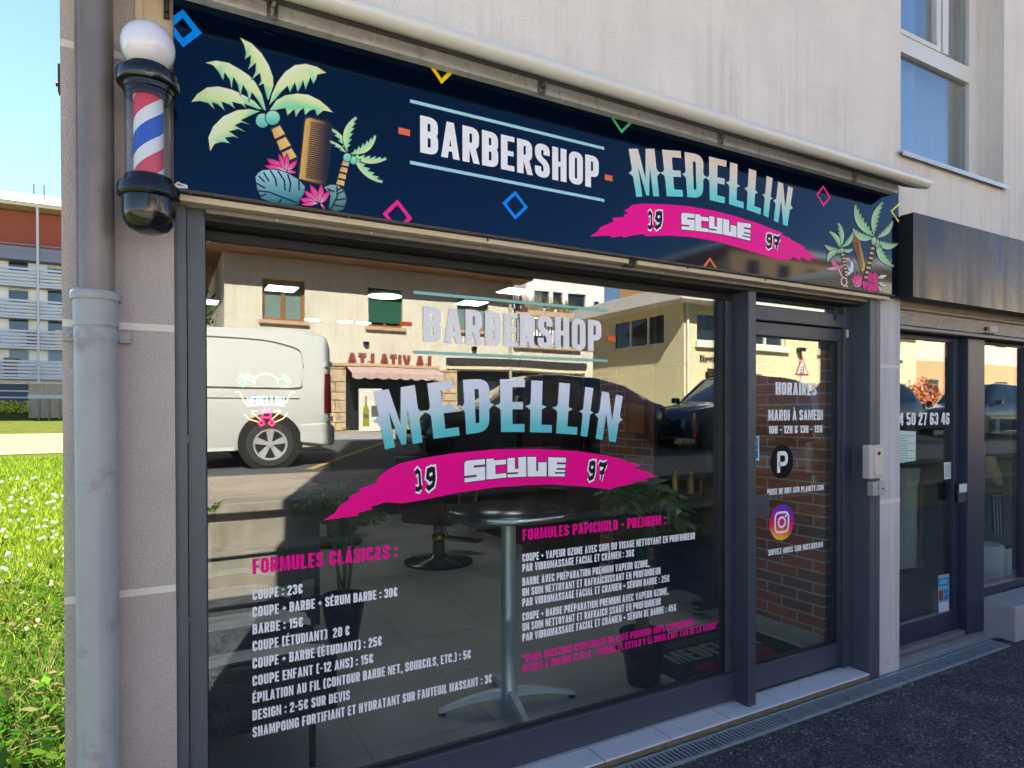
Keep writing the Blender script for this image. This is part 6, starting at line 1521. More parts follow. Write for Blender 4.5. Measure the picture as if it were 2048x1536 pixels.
def car(label, paint, kind):
    """dark estate / suv, length along x, facing -x"""
    r = thing("parked_car", label, "car", (0, 0, 0), "cars parked along the street")
    w_, b_, rt = (.90, .88, .62)
    Z = {'belt': .98, 'roof': 1.62 if kind == 'suv' else 1.50}
    if kind == 'est': Z['roof'] = 1.68
    zr = Z['roof']; zb = Z['belt']
    st = []; ex = 1 if kind == 'est' else 0
    #        x      sill  mid  belt  roofedge  roofmid
    for x, wm, zs, zbelt, wr, zt in ((-2.25, .62, .42, .62, .45, .66), (-2.20, .78, .30, .72, .55, .76), (-2.0, .87, .25, .84, .62, .88), (-1.2, .90, .22, .96, .70, 1.00), (-.95, .90, .22, .99, .72, 1.06), (-.25, .90, .22, 1.0, .64, zr-.06), (.15, .90, .22, 1.0, .63, zr), (.9, .90, .22, 1.01, .62, zr-.06+ex*.04), (1.5, .90, .24, 1.02, .60, zr-.20+ex*.12), (1.95, .88, .28, 1.03, .58, zr-.42+ex*.22), (2.2, .84, .34, 1.00, .58, 1.10), (2.28, .72, .42, .90, .55, .95)):
        st.append((x, [(wm*.90, zs), (wm, zs+.12), (wm, zbelt-.18), (wm*.965, zbelt), (wr, zt-.035), (wr*.72, zt)]))
    bo = loft(st).build("body", paint, r, smooth=50)
    gw = MB(); side_window(gw, st, 4, 6, 3, 4, .10, .90, .008, True, (.25, 1.0)); side_window(gw, st, 6, 9, 3, 4, .10, .88, .008, True, (.03, .48)); side_window(gw, st, 6, 9, 3, 4, .10, .88, .008, True, (.52, .92))
    gw.build("side_window", m_cglass, r)
    ws = MB()
    for (i, j) in ((4, 5), (9, 10)):
        p = []
        for q_, fr_ in ((i, .12), (j, .9)) if i == 4 else ((i, .9), (j, .1)):
            pass
        xa, pa = st[i]; xb, pb = st[j]
        wa, za = pa[5]; wb_, zb_ = pb[5]
        n_ = Vector((-(zb_-za), 0, xb-xa)).normalized()*.008
        if n_.z < 0: n_ = -n_
        f0, f1 = .06, .96
        ws.add([(xa+(xb-xa)*f0+n_.x, (wa*1.25), za+(zb_-za)*f0+n_.z-.015), (xa+(xb-xa)*f0+n_.x, -(wa*1.25), za+(zb_-za)*f0+n_.z-.015), (xa+(xb-xa)*f1+n_.x, -wb_*1.15, za+(zb_-za)*f1+n_.z-.01), (xa+(xb-xa)*f1+n_.x, wb_*1.15, za+(zb_-za)*f1+n_.z-.01)], [(0, 1, 2, 3)])
    ws.build("windscreen", m_cglass, r)
    for sx_ in (-1.42, 1.36):
        ar_ = MB()
        for sg in (1, -1): ar_.lathe([(.28, sg*.002), (.395, sg*.002), (.395, -sg*.2)], (sx_, sg*.902, .33), 36, 'y')
        ar_.build("wheel_arch", m_black, r)
        for sg in (1, -1): wheel(r, sx_, sg*.82, .335, .20, sg, m_drim)
    for sg in (1, -1):
        MB().add([(-2.19, sg*.80, .60), (-2.215, sg*.60, .62), (-2.16, sg*.58, .74), (-1.98, sg*.885, .80), (-2.0, sg*.892, .66)], [(0, 1, 2, 3, 4)]).build("headlight", m_clear, r)
        MB().box(2.14, 2.235, sg*.72-.10, sg*.72+.125, .80, .96).build("tail_lamp", m_redl, r, bevel=.02)
        mr_ = MB(); mr_.box(-.86, -.72, sg*.98-.10, sg*.98+.09, 1.02, 1.15); mr_.build("wing_mirror", paint, r, bevel=.03)
        for x in (-.12, .75): B(x, x+.16, sg*.912-.008, sg*.912+.008, .86, .885).build("door_handle", m_rim, r)
    bu = MB(); bu.box(-2.27, -2.1, -.74, .74, .28, .46); bu.box(2.18, 2.32, -.74, .74, .34, .52); bu.build("bumper", m_gb, r, bevel=.03)
    B(2.295, 2.30, -.26, .26, .70, .80).build("number_plate", m_white_alu, r)
    return r
p_blk = pm("black_car_paint", (.012, .013, .016), .12, spec=.6, coat=1.)
p_blue = pm("dark_blue_car_paint", (.015, .03, .07), .12, spec=.6, coat=1.)
p_grey = pm("dark_grey_car_paint", (.04, .045, .055), .14, spec=.6, coat=1.)
def put(o, x, y, z, rz, sc=(1, 1, 1)): o.location = (x, y, z); o.rotation_euler = (0, 0, rz); o.scale = sc
put(car("black estate car parked in the shade right behind the white van", p_blk, 'suv'), 6.45, -8.1, .745, 0, (1.13, 1, .95))
put(car("dark blue car parked in the shade opposite the barbershop door", p_blue, 'est'), 11.75, -8.1, .745, 0)
put(car("dark grey car parked furthest along, opposite the neighbouring shop", p_grey, 'est'), 16.25, -8.2, .75, 0)
put(car("small blue car parked near the rust coloured bush", p_blue, 'est'), 22.9, -8.2, .75, 0)

def van():
    r = thing("white_van", "white delivery van with alloy wheels parked in the sun across the forecourt", "van", (0, 0, 0))
    paint = pm("white_van_paint", lin((200, 198, 190)), .22, coat=.6, var=.02, vscale=3)
    st = []
    for x, wm, zs, zm, wr, zt in ((-2.65, .70, .45, .75, .55, .85), (-2.58, .84, .30, .85, .62, .95), (-2.2, .92, .26, 1.0, .74, 1.10), (-1.75, .95, .25, 1.10, .80, 1.22), (-1.0, .96, .25, 1.12, .80, 1.86), (-.6, .96, .25, 1.12, .80, 1.97), (.2, .96, .26, 1.12, .81, 2.03), (1.9, .96, .28, 1.12, .81, 2.04), (2.34, .95, .30, 1.12, .80, 2.02), (2.45, .93, .34, 1.12, .79, 1.97), (2.49, .90, .40, 1.10, .77, 1.86)):
        st.append((x, [(wm*.95, zs), (wm, zs+.14), (wm, zm), (wm*.985, zm+.04), (wr+.06, zt-.10), (wr*.98, zt-.02), (wr*.6, zt)]))
    loft(st).build("body", paint, r, smooth=40)
    # pressed panel line and crease
    gr = MB(); gd = pm("panel_gap", (.08, .08, .078), .6)
    gr.box(-.30, 2.02, .963, .9655, 1.015, 1.028); gr.box(-.32, -.312, .963, .9655, .45, 1.75)
    gr.build("panel_gap", gd, r)
    hi_ = MB(); hi_.tube(arcs3([(-.2, .965, 1.18), (2.05, .965, 1.18), (2.05, .955, 1.32)]), .010, 6); hi_.tube(arcs3([(2.08, .95, 1.52), (2.06, .905, 1.76), (1.6, .888, 1.86), (-.2, .885, 1.90)]), .009, 6)
    hi_.build("pressed_ridge", paint, r, smooth=60)
    gw = MB(); side_window(gw, st, 3, 5, 3, 4, .12, .86, .008, True, (.30, 1.0)); gw.build("side_window", m_cglass, r)
    ws = MB(); ws.add([(-1.73, .74, 1.25), (-1.73, -.74, 1.25), (-1.06, -.74, 1.83), (-1.06, .74, 1.83)], [(0, 1, 2, 3)]); ws.build("windscreen", m_cglass, r)
    for sx_ in (-1.65, 1.62):
        ar_ = MB()
        for sg in (1, -1): ar_.lathe([(.30, sg*.004), (.43, sg*.004), (.43, -sg*.2)], (sx_, sg*.9605, .38), 40, 'y')
        ar_.build("wheel_arch", m_black, r)
        for sg in (1, -1): wheel(r, sx_, sg*.872, .345, .215, sg)
    bu = MB(); rings = []
    for x, w_, z0, z1 in ((2.02, .972, .36, .64), (2.35, .968, .32, .66), (2.50, .93, .31, .64), (2.56, .85, .34, .60)):
        rings.append([(x, w_, z0), (x, w_, z1), (x, -w_, z1), (x, -w_, z0)])
    bu.ring(rings); bu.build("rear_bumper", paint, r, bevel=.03, segs=3)
    B(-2.72, -2.4, -.86, .86, .28, .55).build("front_bumper", pm("grey_bumper", (.12, .12, .12), .6), r, bevel=.05)
    B(-.45, 1.15, .955, .968, .27, .32).build("sill_strip", m_white_alu, r)
    for sg in (1, -1):
        tl = MB(); tl.prism([(2.41, sg*.94, .98), (2.50, sg*.87, .98), (2.50, sg*.86, 1.42), (2.42, sg*.915, 1.42)], (.0, 0, .0)); tl = MB(); tl.ring([[(2.385, sg*.952, .80), (2.50, sg*.925, .80), (2.515, sg*.84, .80), (2.44, sg*.84, .80)], [(2.385, sg*.955, 1.10), (2.495, sg*.93, 1.10), (2.51, sg*.84, 1.10), (2.44, sg*.84, 1.10)], [(2.40, sg*.925, 1.40), (2.49, sg*.90, 1.40), (2.505, sg*.82, 1.40), (2.44, sg*.82, 1.40)]]); tl.build("tail_lamp", m_redl, r)
        B(2.40, 2.51, sg*.90-.03, sg*.90+.03, 1.50, 1.58).build("hinge", m_white_alu, r, bevel=.01); B(2.42, 2.515, sg*.93-.03, sg*.93+.03, .68, .76).build("hinge", m_white_alu, r, bevel=.01)
        B(-1.42, -1.28, sg*1.06-.09, sg*1.06+.09, 1.14, 1.42).build("wing_mirror", m_gb, r, bevel=.03)
        MB().add([(-2.6, sg*.80, .82), (-2.62, sg*.62, .86), (-2.42, sg*.70, 1.02), (-2.22, sg*.935, 1.04), (-2.4, sg*.90, .88)], [(0, 1, 2, 3, 4)]).build("headlight", m_clear, r)
    return r
def arcs3(pts):
    out = []
    for i, p in enumerate(pts):
        if i in (0, len(pts)-1): out.append(p); continue
        a_, b_ = Vector(pts[i-1]), Vector(pts[i+1]); q = Vector(p); s_ = q.lerp(a_, min(.3, .22/(q-a_).length)); e_ = q.lerp(b_, min(.3, .22/(q-b_).length))
        for j in range(6):
            t_ = j/5; out.append(tuple((1-t_)**2*s_+2*t_*(1-t_)*q+t_*t_*e_))
    return out
put(van(), 1.48-1.62, -7.2-.97, .745, 0)

# ---------------------------------------------------------------- cream house across the street
m_cream = pm("cream_render", lin((216, 206, 184)), .9, var=.10, vscale=1.1, streak=.10, bump=.15, bscale=60, dirt=(lin((176, 160, 132)), 1.3, .6, .9))
m_wood = pm("brown_window_wood", lin((150, 92, 44)), .5, var=.12, vscale=8)
m_wglass = pm("street_window_glass", lin((120, 140, 132)), .06, spec=.7, coat=.4)
m_dwin = pm("dark_window_glass", (.02, .025, .025), .05, spec=.7, coat=.4)
m_sill = pm("sandstone_sill", lin((190, 160, 128)), .85, var=.1)
m_shut = pm("dark_green_shutter", lin((30, 84, 62)), .5)
ch_ = thing("cream_house", "two storey cream rendered house with brown windows and shops below, across the street", "house", (7, -16, 1.05))
YB = -15.0
def face_wall(mb, x0, x1, z0, z1, holes, yf, th=.3):
    """wall facing +y with rectangular holes"""
    xs_ = sorted(set(min(max(v, x0), x1) for v in [x0, x1]+[h[0] for h in holes]+[h[1] for h in holes])); zs_ = sorted(set([z0, z1]+[h[2] for h in holes]+[h[3] for h in holes]))
    for a_, b_ in zip(xs_, xs_[1:]):
        for c_, d_ in zip(zs_, zs_[1:]):
            mx, mz = (a_+b_)/2, (c_+d_)/2
            if any(h[0] < mx < h[1] and h[2] < mz < h[3] for h in holes): continue
            mb.box(a_, b_, yf-th, yf, c_, d_)
WIN = [(2.50, 3.55, 3.95, 5.02), (5.23, 6.25, 3.95, 5.02), (7.92, 8.95, 4.0, 5.02), (9.92, 12.2, 3.66, 4.62)]
SHOP = [(4.62, 7.25, 1.06, 2.82), (7.95, 12.4, 1.06, 2.8)]
wm_ = MB(); face_wall(wm_, 1.6, 9.85, 1.0, 5.9, WIN[:3]+SHOP, YB); face_wall(wm_, 9.851, 12.85, 1.0, 3.55, SHOP, YB)
wm_.box(1.6, 1.9, -24, YB-.3, 1.0, 5.9); wm_.box(9.55, 9.85, -24, YB-.3, 1.0, 5.9); wm_.box(1.9, 9.55, -24, -23.7, 1.0, 5.9); wm_.box(12.55, 12.85, -20, YB-.3, 1.0, 3.55); wm_.box(9.851, 12.55, -20, -19.7, 1.0, 3.55)
wm_.build("wall", m_cream, ch_)
rf = MB(); rf.prism([(1.2, YB+.78, 5.62), (1.2, YB+.78, 5.80), (1.2, -19.6, 7.2), (1.2, -24.6, 5.7), (1.2, -24.6, 5.55)], (8.9, 0, 0))
rfo = rf.build("roof", pm("brown_tiles", lin((120, 78, 58)), .85, var=.2, vscale=6), ch_)
gt = MB(); gt.tube([(1.2, YB+.84, 5.72), (10.1, YB+.84, 5.72)], .07, 10); gt.build("gutter", pm("pale_gutter", lin((170, 168, 160)), .5), rfo, smooth=50)
sl_ = MB(); sl_.box(1.2, 10.1, YB+.0, YB+.77, 5.55, 5.615); sl_.build("soffit", pm("brown_soffit", lin((130, 92, 66)), .7), rfo)
for k, (x0, x1, z0, z1) in enumerate(WIN[:3]):
    f = MB(); f.box(x0, x0+.07, YB-.2, YB-.12, z0, z1); f.box(x1-.07, x1, YB-.2, YB-.12, z0, z1); f.box(x0+.07, x1-.07, YB-.2, YB-.12, z0, z0+.07); f.box(x0+.07, x1-.07, YB-.2, YB-.12, z1-.07, z1)
    xm = (x0+x1)/2; f.box(xm-.045, xm+.045, YB-.2, YB-.115, z0+.07, z1-.07)
    fo = f.build("window", m_wood, ch_)
    g_ = MB(); g_.box(x0+.07, xm-.045, YB-.17, YB-.16, z0+.07, z1-.07); g_.box(xm+.045, x1-.07, YB-.17, YB-.16, z0+.07, z1-.07); g_.build("pane", m_wglass if k != 1 else m_dwin, fo)
    B(x0-.09, x1+.09, YB-.1, YB+.09, z0-.09, z0-.001).build("sill", m_sill, fo)
    if k == 1: B(x0+.01, x1-.01, YB-.115, YB-.09, z0+.14, z1-.02).build("shutter", m_shut, fo)
# balcony opening with railing and planter
x0, x1, z0, z1 = WIN[3]
B(9.852, 12.549, -19.69, YB-.31, 3.40, 3.54).build("terrace_floor", m_sill, ch_)
ra = MB(); ra.box(x0, x1, YB-.06, YB-.03, z1-.15, z1-.11); ra.box(x0, x1, YB-.06, YB-.03, z0+.05, z0+.08)
for i in range(19): x = x0+.06+(x1-x0-.12)*i/18; ra.box(x-.012, x+.012, YB-.055, YB-.035, z0+.08, z1-.15)
ra.build("railing", m_gb, ch_); B(x0-.1, x1+.1, YB-.3, YB+.12, z0-.12, z0-.001).build("balcony_slab", m_sill, ch_)
dpi = MB(); dpi.tube([(9.69, YB+.07, 5.5), (9.69, YB+.07, 1.1)], .05, 10); dpi.build("downpipe", pm("pale_gutter2", lin((176, 166, 150)), .5), ch_, smooth=50)
# shop front: stone piers, dark openings, sign letters, scalloped awning
m_stone = pm("stone_blocks", lin((196, 170, 136)), .9, var=.3, vscale=3.2, bump=.5, bscale=12, dirt=(lin((120, 98, 76)), 2.4, .55, .75))
for xa, xb in ((3.9, 4.6), (7.27, 7.93)):
    sp = MB(); z = 1.06; k = 0
    while z < 2.8:
        hgt = .22+.06*((k*7) % 3); xm = xa+(xb-xa)*(.4 if k % 2 else .6)
        sp.box(xa+.008, xm-.008, YB+.001, YB+.07, z+.008, min(z+hgt, 2.82)-.008); sp.box(xm+.008, xb-.008, YB+.001, YB+.065, z+.008, min(z+hgt, 2.82)-.008); z += hgt; k += 1
    sp.build("stone_pier", m_stone, ch_, bevel=.015)
for (x0, x1, z0, z1) in SHOP:
    f = MB(); n_ = 3
    for i in range(n_+1): x = x0+(x1-x0)*i/n_; f.box(max(x0, x-.05), min(x1, x+.05), YB-.26, YB-.18, z0, z1)
    f.box(x0, x1, YB-.26, YB-.18, z1-.08, z1)
    fo = f.build("shop_window", m_gb, ch_); B(x0, x1, YB-.24, YB-.23, z0, z1-.08).build("pane", m_dwin, fo)
B(3.85, 7.35, YB+.001, YB+.10, 2.83, 2.91).build("sign_shelf", m_sill, ch_)
ar2 = Art(0)
sg_ = MB()
def street_text(s, x_start, z, hgt, width, depth=.05):
    gap = .09; wd = [glyph(c)[1] for c in s]; tot = sum(wd)+gap*(len(s)-1); sx_ = width/tot; x = 0
    for c, wc in zip(s, wd):
        k = 0
        for kind, q in glyph(c)[0]:
            for quad in (q if kind == 's' else [q]):
                pts = [(x_start-(x+a_)*sx_, YB+.05, z+b_*hgt) for a_, b_ in quad]; sg_.prism(pts, (0, .04+.002*k, 0))
            k += 1
        x += wc+gap
street_text("LA VITA LTA", 7.1, 2.93, .26, 2.45)
sg_.build("sign_letters", pm("red_letters", lin((140, 58, 52)), .6), ch_)
aw2 = MB(); N_ = 40
top_ = [(4.62+2.65*i/N_, YB+.06, 2.82) for i in range(N_+1)]; mid_ = [(4.62+2.65*i/N_, YB+.62, 2.62) for i in range(N_+1)]; bot_ = [(4.62+2.65*i/N_, YB+.63, 2.50-.05*abs(math.sin(math.pi*i/5))) for i in range(N_+1)]
aw2.ring([top_, mid_, bot_], closed=False, caps=False)
ao = aw2.build("scalloped_awning", pm("faded_pink_canvas", lin((188, 160, 150)), .9, var=.25, vscale=5), ch_); sm = ao.modifiers.new("s", "SOLIDIFY"); sm.thickness = .01
ad_ = MB(); ad_.box(7.6, 12.5, YB+.001, YB+.14, 2.96, 3.16); ad_.build("rolled_awning", pm("black_awning", (.03, .028, .028), .8), ch_); B(7.6, 12.5, YB+.001, YB+.10, 2.84, 2.955).build("fascia_board", pm("cream_fascia", lin((220, 206, 176)), .6), ch_)
for x_, z_ in ((5.15, 3.42), (8.45, 3.42)): MB().lathe([(.0001, 0), (.07, 0), (.09, .09), (.0001, .09)], (x_, YB+.05, z_), 12).build("wall_lamp", m_gb, ch_)
pbx = thing("planter", "long balcony planter with tall grassy plants on the cream house", "planter", (11, -14.9, 4.6))
B(9.95, 12.15, YB-.28, YB-.08, 4.625, 4.80).build("trough", m_sill, pbx)
mb = MB(); r0_ = random.Random(4)
for i in range(150):
    x = r0_.uniform(10, 12.1); y = YB-.18+r0_.uniform(-.07, .07); a_ = r0_.uniform(-.5, .5); l_ = r0_.uniform(.25, .6)
    mb.add([(x-.02, y, 4.80), (x+.02, y, 4.80), (x+a_*l_*.5+.012, y+.04, 4.80+l_*.6), (x+a_*l_, y+.06, 4.80+l_)], [(0, 1, 2, 3)])
mb.build("foliage", pm("dry_foliage", lin((110, 110, 56)), .8, var=.3), pbx)
po_ = thing("poster_stand", "white poster stand with a green bottle picture on the far pavement", "poster stand", (5.05, -14.2, 1.05))
B(4.76, 5.36, -14.26, -14.22, 1.06, 2.2).build("board", pm("poster_white", lin((214, 210, 200)), .6), po_)
bt_ = MB(); bt_.prism([(4.86, -14.218, 1.2), (5.02, -14.218, 1.2), (5.02, -14.218, 1.62), (4.965, -14.218, 1.78), (4.965, -14.218, 2.0), (4.915, -14.218, 2.0), (4.915, -14.218, 1.78), (4.86, -14.218, 1.62)], (0, .004, 0)); bt_.build("bottle_picture", pm("bottle_green", lin((140, 140, 30)), .5), po_)
lpm = MB(); lpm.box(4.862, 5.018, -14.2135, -14.212, 1.42, 1.52); lpm.box(5.08, 5.32, -14.2195, -14.2185, 1.45, 1.75); lpm.build("grey_print", pm("grey_print_ink", lin((90, 90, 88)), .7), po_)

# ---------------------------------------------------------------- white modern house
wh = thing("white_house", "tall white modern house with a stepped roofline beyond the cream house", "house", (23.5, -35, 1))
mw = pm("white_render", lin((226, 222, 214)), .85, var=.05, vscale=.8)
W2 = [(20.9, 22.0, 8.1, 9.2), (22.3, 23.0, 8.1, 9.2), (23.4, 24.7, 8.1, 9.2), (25.15, 25.6, 7.6, 9.3), (20.9, 22.0, 5.2, 6.3), (23.4, 24.7, 5.2, 6.3)]
x = MB(); face_wall(x, 20.3, 25.0, 1, 10.0, [w2 for w2 in W2 if w2[1] < 25], -32); x.prism([(20.3, -32.3, 10), (25, -32.3, 10), (25, -32.3, 11.0), (22.5, -32.3, 11.0)], (0, .3, 0)); x.box(20.3, 20.6, -40, -32.3, 1, 10); x.box(24.7, 25, -40, -32.3, 1, 10); x.box(20.6, 24.7, -40, -39.7, 1, 10)
x.build("wall", mw, wh)
x = MB(); x.box(25.0, 27.0, -38, -33.0, 1, 10.3); x.build("side_wing", mw, wh)
B(25.0, 25.35, -33.0, -32.95, 1.5, 10.0).build("glazed_strip", m_cglass, wh); B(26.1, 26.5, -33.0, -32.95, 7.0, 9.0).build("window", m_cglass, wh)
B(20.0, 25.3, -40.2, -31.7, 11.0, 11.2).build("roof", mw, wh)
for (a_, b_, c_, d_) in W2:
    if b_ > 25: continue
    f = B(a_, b_, -32.2, -32.15, c_, d_).build("window", m_cglass, wh)
    e_ = MB(); e_.box(a_, b_, -32.14, -32.1, c_, c_+.08); e_.box(a_, b_, -32.14, -32.1, d_-.08, d_); e_.build("frame", m_slate, f)

# ---------------------------------------------------------------- yellow building with flat roof
yb = thing("yellow_building", "two storey pale yellow building with white flat roof at the street corner", "building", (26, -18, 1))
m_yel = pm("pale_yellow_render", lin((222, 212, 166)), .9, var=.06, vscale=.9, bump=.1, bscale=60)
m_wt = pm("white_trim", lin((226, 222, 210)), .6)
YW = [(16.6, 19.0, 4.05, 5.05), (19.35, 21.2, 4.05, 5.05), (23.2, 25.4, 4.05, 5.05), (26.6, 28.8, 4.05, 5.05), (17.0, 20.0, 1.1, 3.0)]
x = MB(); face_wall(x, 16.0, 30.0, 1.0, 5.3, YW, -14.0)
xs_holes = [(-17.9, -14.9, 3.98, 5.02)]
x.box(16.0, 16.3, -22, -17.9, 1.0, 5.3); x.box(16.0, 16.3, -17.9, -14.9, 1.0, 3.98); x.box(16.0, 16.3, -17.9, -14.9, 5.02, 5.3); x.box(16.0, 16.3, -14.9, -14.3, 1.0, 5.3); x.box(16.3, 30, -22, -21.7, 1, 5.3); x.box(29.7, 30, -21.7, -14.3, 1, 5.3)
x.build("wall", m_yel, yb)
B(15.3, 30.6, -22.6, -13.3, 5.301, 5.78).build("roof", m_wt, yb, bevel=.02)
for (a_, b_, c_, d_) in YW[:4]:
    f = MB(); f.box(a_, a_+.06, -14.2, -14.1, c_, d_); f.box(b_-.06, b_, -14.2, -14.1, c_, d_); f.box(a_+.06, b_-.06, -14.2, -14.1, d_-.06, d_); f.box(a_+.06, b_-.06, -14.2, -14.1, c_, c_+.06); m_ = (a_+b_)/2; f.box(m_-.05, m_+.05, -14.2, -14.09, c_+.06, d_-.06)
    fo = f.build("window", m_wt, yb); B(a_+.06, b_-.06, -14.17, -14.16, c_+.06, d_-.06).build("pane", m_dwin, fo); B(a_-.1, b_+.1, -14.1, -13.86, c_-.22, c_-.001).build("sill", m_wt, fo)
f = MB(); f.box(16.02, 16.12, -17.9, -17.82, 3.98, 5.02); f.box(16.02, 16.12, -14.98, -14.9, 3.98, 5.02); f.box(16.02, 16.12, -17.82, -14.98, 3.98, 4.05); f.box(16.02, 16.12, -16.9, -16.82, 4.05, 5.02); f.box(16.02, 16.12, -15.9, -15.82, 4.05, 5.02)
fo = f.build("window", m_wt, yb); B(16.08, 16.1, -17.82, -14.98, 4.05, 5.02).build("pane", m_dwin, fo)
B(17.0, 20.0, -14.2, -14.1, 1.1, 3.0).build("ground_window", m_dwin, yb)
dd = MB(); dd.tube([(16.12, -13.93, 5.3), (16.12, -13.93, 1.05)], .05, 10); dd.build("downpipe", m_wt, yb, smooth=50)
sgn = MB()
def scr(xs0, z, n, s_):
    r0 = random.Random(8)
    for i in range(n): sgn.box(xs0+i*s_, xs0+i*s_+s_*.6, -13.999, -13.97, z+r0.uniform(-.03, .05), z+r0.uniform(.12, .22))
scr(16.75, 3.35, 9, .12); sgn.box(17.1, 18.1, -13.999, -13.96, 2.85, 3.12); sgn.build("wall_lettering", pm("dark_brown_letters", lin((60, 44, 30)), .6), yb)
cm = MB(); cm.box(21.8, 22.1, -13.999, -13.75, 3.92, 4.06); cm.tube([(21.95, -13.9, 3.92), (21.95, -13.9, 3.6)], .03, 8); cm.build("wall_floodlight", m_gb, yb)
# ochre terrace further on
ob = thing("ochre_building", "long ochre terrace beyond the yellow building, orange below and cream above", "building", (48, -22, 1))
m_och = pm("ochre_render", lin((206, 158, 112)), .9, var=.06, vscale=.7); m_och2 = pm("cream_upper_render", lin((226, 204, 174)), .9, var=.05, vscale=.7)
B(30.8, 70, -30, -17, 1, 4.3).build("ground_floor", m_och, ob); B(30.8, 70, -30, -17, 4.3, 8.6).build("upper_floor", m_och2, ob); B(30.4, 70.4, -30.4, -16.4, 8.6, 8.9).build("roof", m_wt, ob)
for i in range(10):
    x = 32.5+3.7*i
    B(x, x+1.3, -17.0, -16.95, 5.4, 7.2).build("window", m_dwin, ob); B(x, x+1.5, -17.0, -16.95, 1.3, 3.3).build("window", m_dwin, ob)
tb_ = thing("tall_block", "tall ochre apartment block behind the terrace", "building", (56, -40, 1))
B(42, 80, -50, -36, 1, 15.5).build("wall", m_och, tb_); B(41.6, 80.4, -50.4, -35.5, 15.5, 15.9).build("roof", m_wt, tb_)
for k in range(4):
    for i in range(9): x = 44+3.9*i; B(x, x+1.5, -36.0, -35.94, 4.5+2.8*k, 6.1+2.8*k).build("window", m_dwin, tb_)
# warning sign
wsn = thing("warning_sign", "triangular red bordered road sign with two walking children", "road sign", (18.15, -11, .95))
MB().tube([(18.15, -11.04, .9), (18.15, -11.04, 3.2)], .03, 10).build("post", m_galv, wsn, smooth=50)
tri = lambda s_: [(18.15+s_*.37, -11, 2.94-s_*.21), (18.15, -11, 2.94+s_*.42), (18.15-s_*.37, -11, 2.94-s_*.21)]
MB().prism(tri(1), (0, .012, 0)).build("red_border", pm("sign_red", lin((190, 30, 34)), .4), wsn); MB().prism([(p[0], -10.987, p[2]) for p in tri(.74)], (0, .004, 0)).build("white_face", pm("sign_white", lin((222, 222, 220)), .4), wsn)
kd = MB()
for ox, s_ in ((18.07, .8), (18.2, 1.)):
    kd.lathe([(.0001, 0), (.035*s_, 0), (.035*s_, .004), (.0001, .004)], (ox, -10.981, 2.87+.14*s_), 12, 'y'); kd.prism([(ox-.03*s_, -10.981, 2.86-.01), (ox+.03*s_, -10.981, 2.86-.01), (ox+.025*s_, -10.981, 2.86+.10*s_), (ox-.025*s_, -10.981, 2.86+.10*s_)], (0, .003, 0))
    for d in (-.07, .07): kd.prism([(ox-.015, -10.981, 2.86), (ox+.015, -10.981, 2.86), (ox+d*s_+.012, -10.981, 2.86-.11*s_), (ox+d*s_-.012, -10.981, 2.86-.11*s_)], (0, .0031, 0))
kd.build("children_symbol", m_black, wsn)
# foliage helper
def crown(name, parent, blobs, n, size, mat, rnd_):
    mb = MB()
    for i in range(n):
        c_, r_ = rnd_.choice(blobs); d = Vector((rnd_.gauss(0, 1), rnd_.gauss(0, 1), rnd_.gauss(0, 1))).normalized()*(r_*rnd_.uniform(.45, 1.05)**.6); p = Vector(c_)+d
        u = Vector((rnd_.gauss(0, 1), rnd_.gauss(0, 1), rnd_.gauss(0, 1))).normalized(); v = u.cross(d+Vector((.01, 0, 0))).normalized(); s_ = size*rnd_.uniform(.6, 1.3)
        mb.add([p-u*s_, p+v*s_*.5, p+u*s_, p-v*s_*.5], [(0, 1, 2, 3)])
    return mb.build(name, mat, parent)
rr_ = random.Random(21)
bs = thing("rust_bush", "round rust coloured autumn bush at the street edge", "bush", (28.4, -12.6, 1.05))
MB().tube([(28.4, -12.9, 1.0), (28.4, -12.9, 1.7)], .06, 8).build("trunk", m_wood, bs)
crown("foliage", bs, [((28.4, -12.9, 2.05), .95), ((27.8, -12.9, 1.8), .7), ((29.0, -12.9, 1.85), .7)], 1500, .10, pm("rust_leaf", lin((176, 96, 50)), .7, var=.4, vscale=5), rr_)
tr_ = thing("street_tree", "dark green tree left of the cream house", "tree", (-.6, -17, 1.05))
MB().tube([(-.6, -17, 1.0), (-.5, -17, 3.0), (-.6, -16.9, 4.5)], [.22, .17, .10], 10).build("trunk", pm("bark", lin((84, 70, 56)), .9, var=.3, vscale=9), tr_)
crown("crown", tr_, [((-.6, -17, 5.2), 1.6), ((.3, -16.8, 4.4), 1.2), ((-1.7, -17, 4.5), 1.3), ((-.4, -17, 6.4), 1.1)], 3200, .16, pm("tree_leaf", lin((70, 96, 40)), .7, var=.4, vscale=3), rr_)
# ================================================================== LEFT: lawn and apartment block
def terrain():
    ys = [-3.4, .3, 4, 10, 16, 21, 28, 36, 44, 52, 58, 75, 200]; zf = lambda y: 0 if y < 12 else (y-12)*.038 if y < 58 else 1.75
    mb = MB(); xs_ = [-120, -30, -8, -3, -.224]
    rows = [[(x, y, zf(y)-.004) for x in xs_] for y in ys]
    mb.ring(rows, closed=False, caps=False); return mb, zf
mbt, zf = terrain()
m_lawn = pm("lawn_soil", lin((78, 84, 38)), .95, spec=.0, var=.35, vscale=2.2, bump=.4, bscale=30)
tag(mbt.build("lawn", m_lawn), kind='structure')
gp = MB(); rows = []
for y in (21.5, 25, 28, 31): rows.append([(-40, y-3, zf(y-3)+.01), (-.3, y, zf(y)+.01)])
gp.ring(rows, closed=False, caps=False); tag(gp.build("gravel_path", pm("pale_gravel", lin((136, 122, 96)), .95, spec=.0, var=.2, vscale=3, bump=.4, bscale=40)), kind='structure')
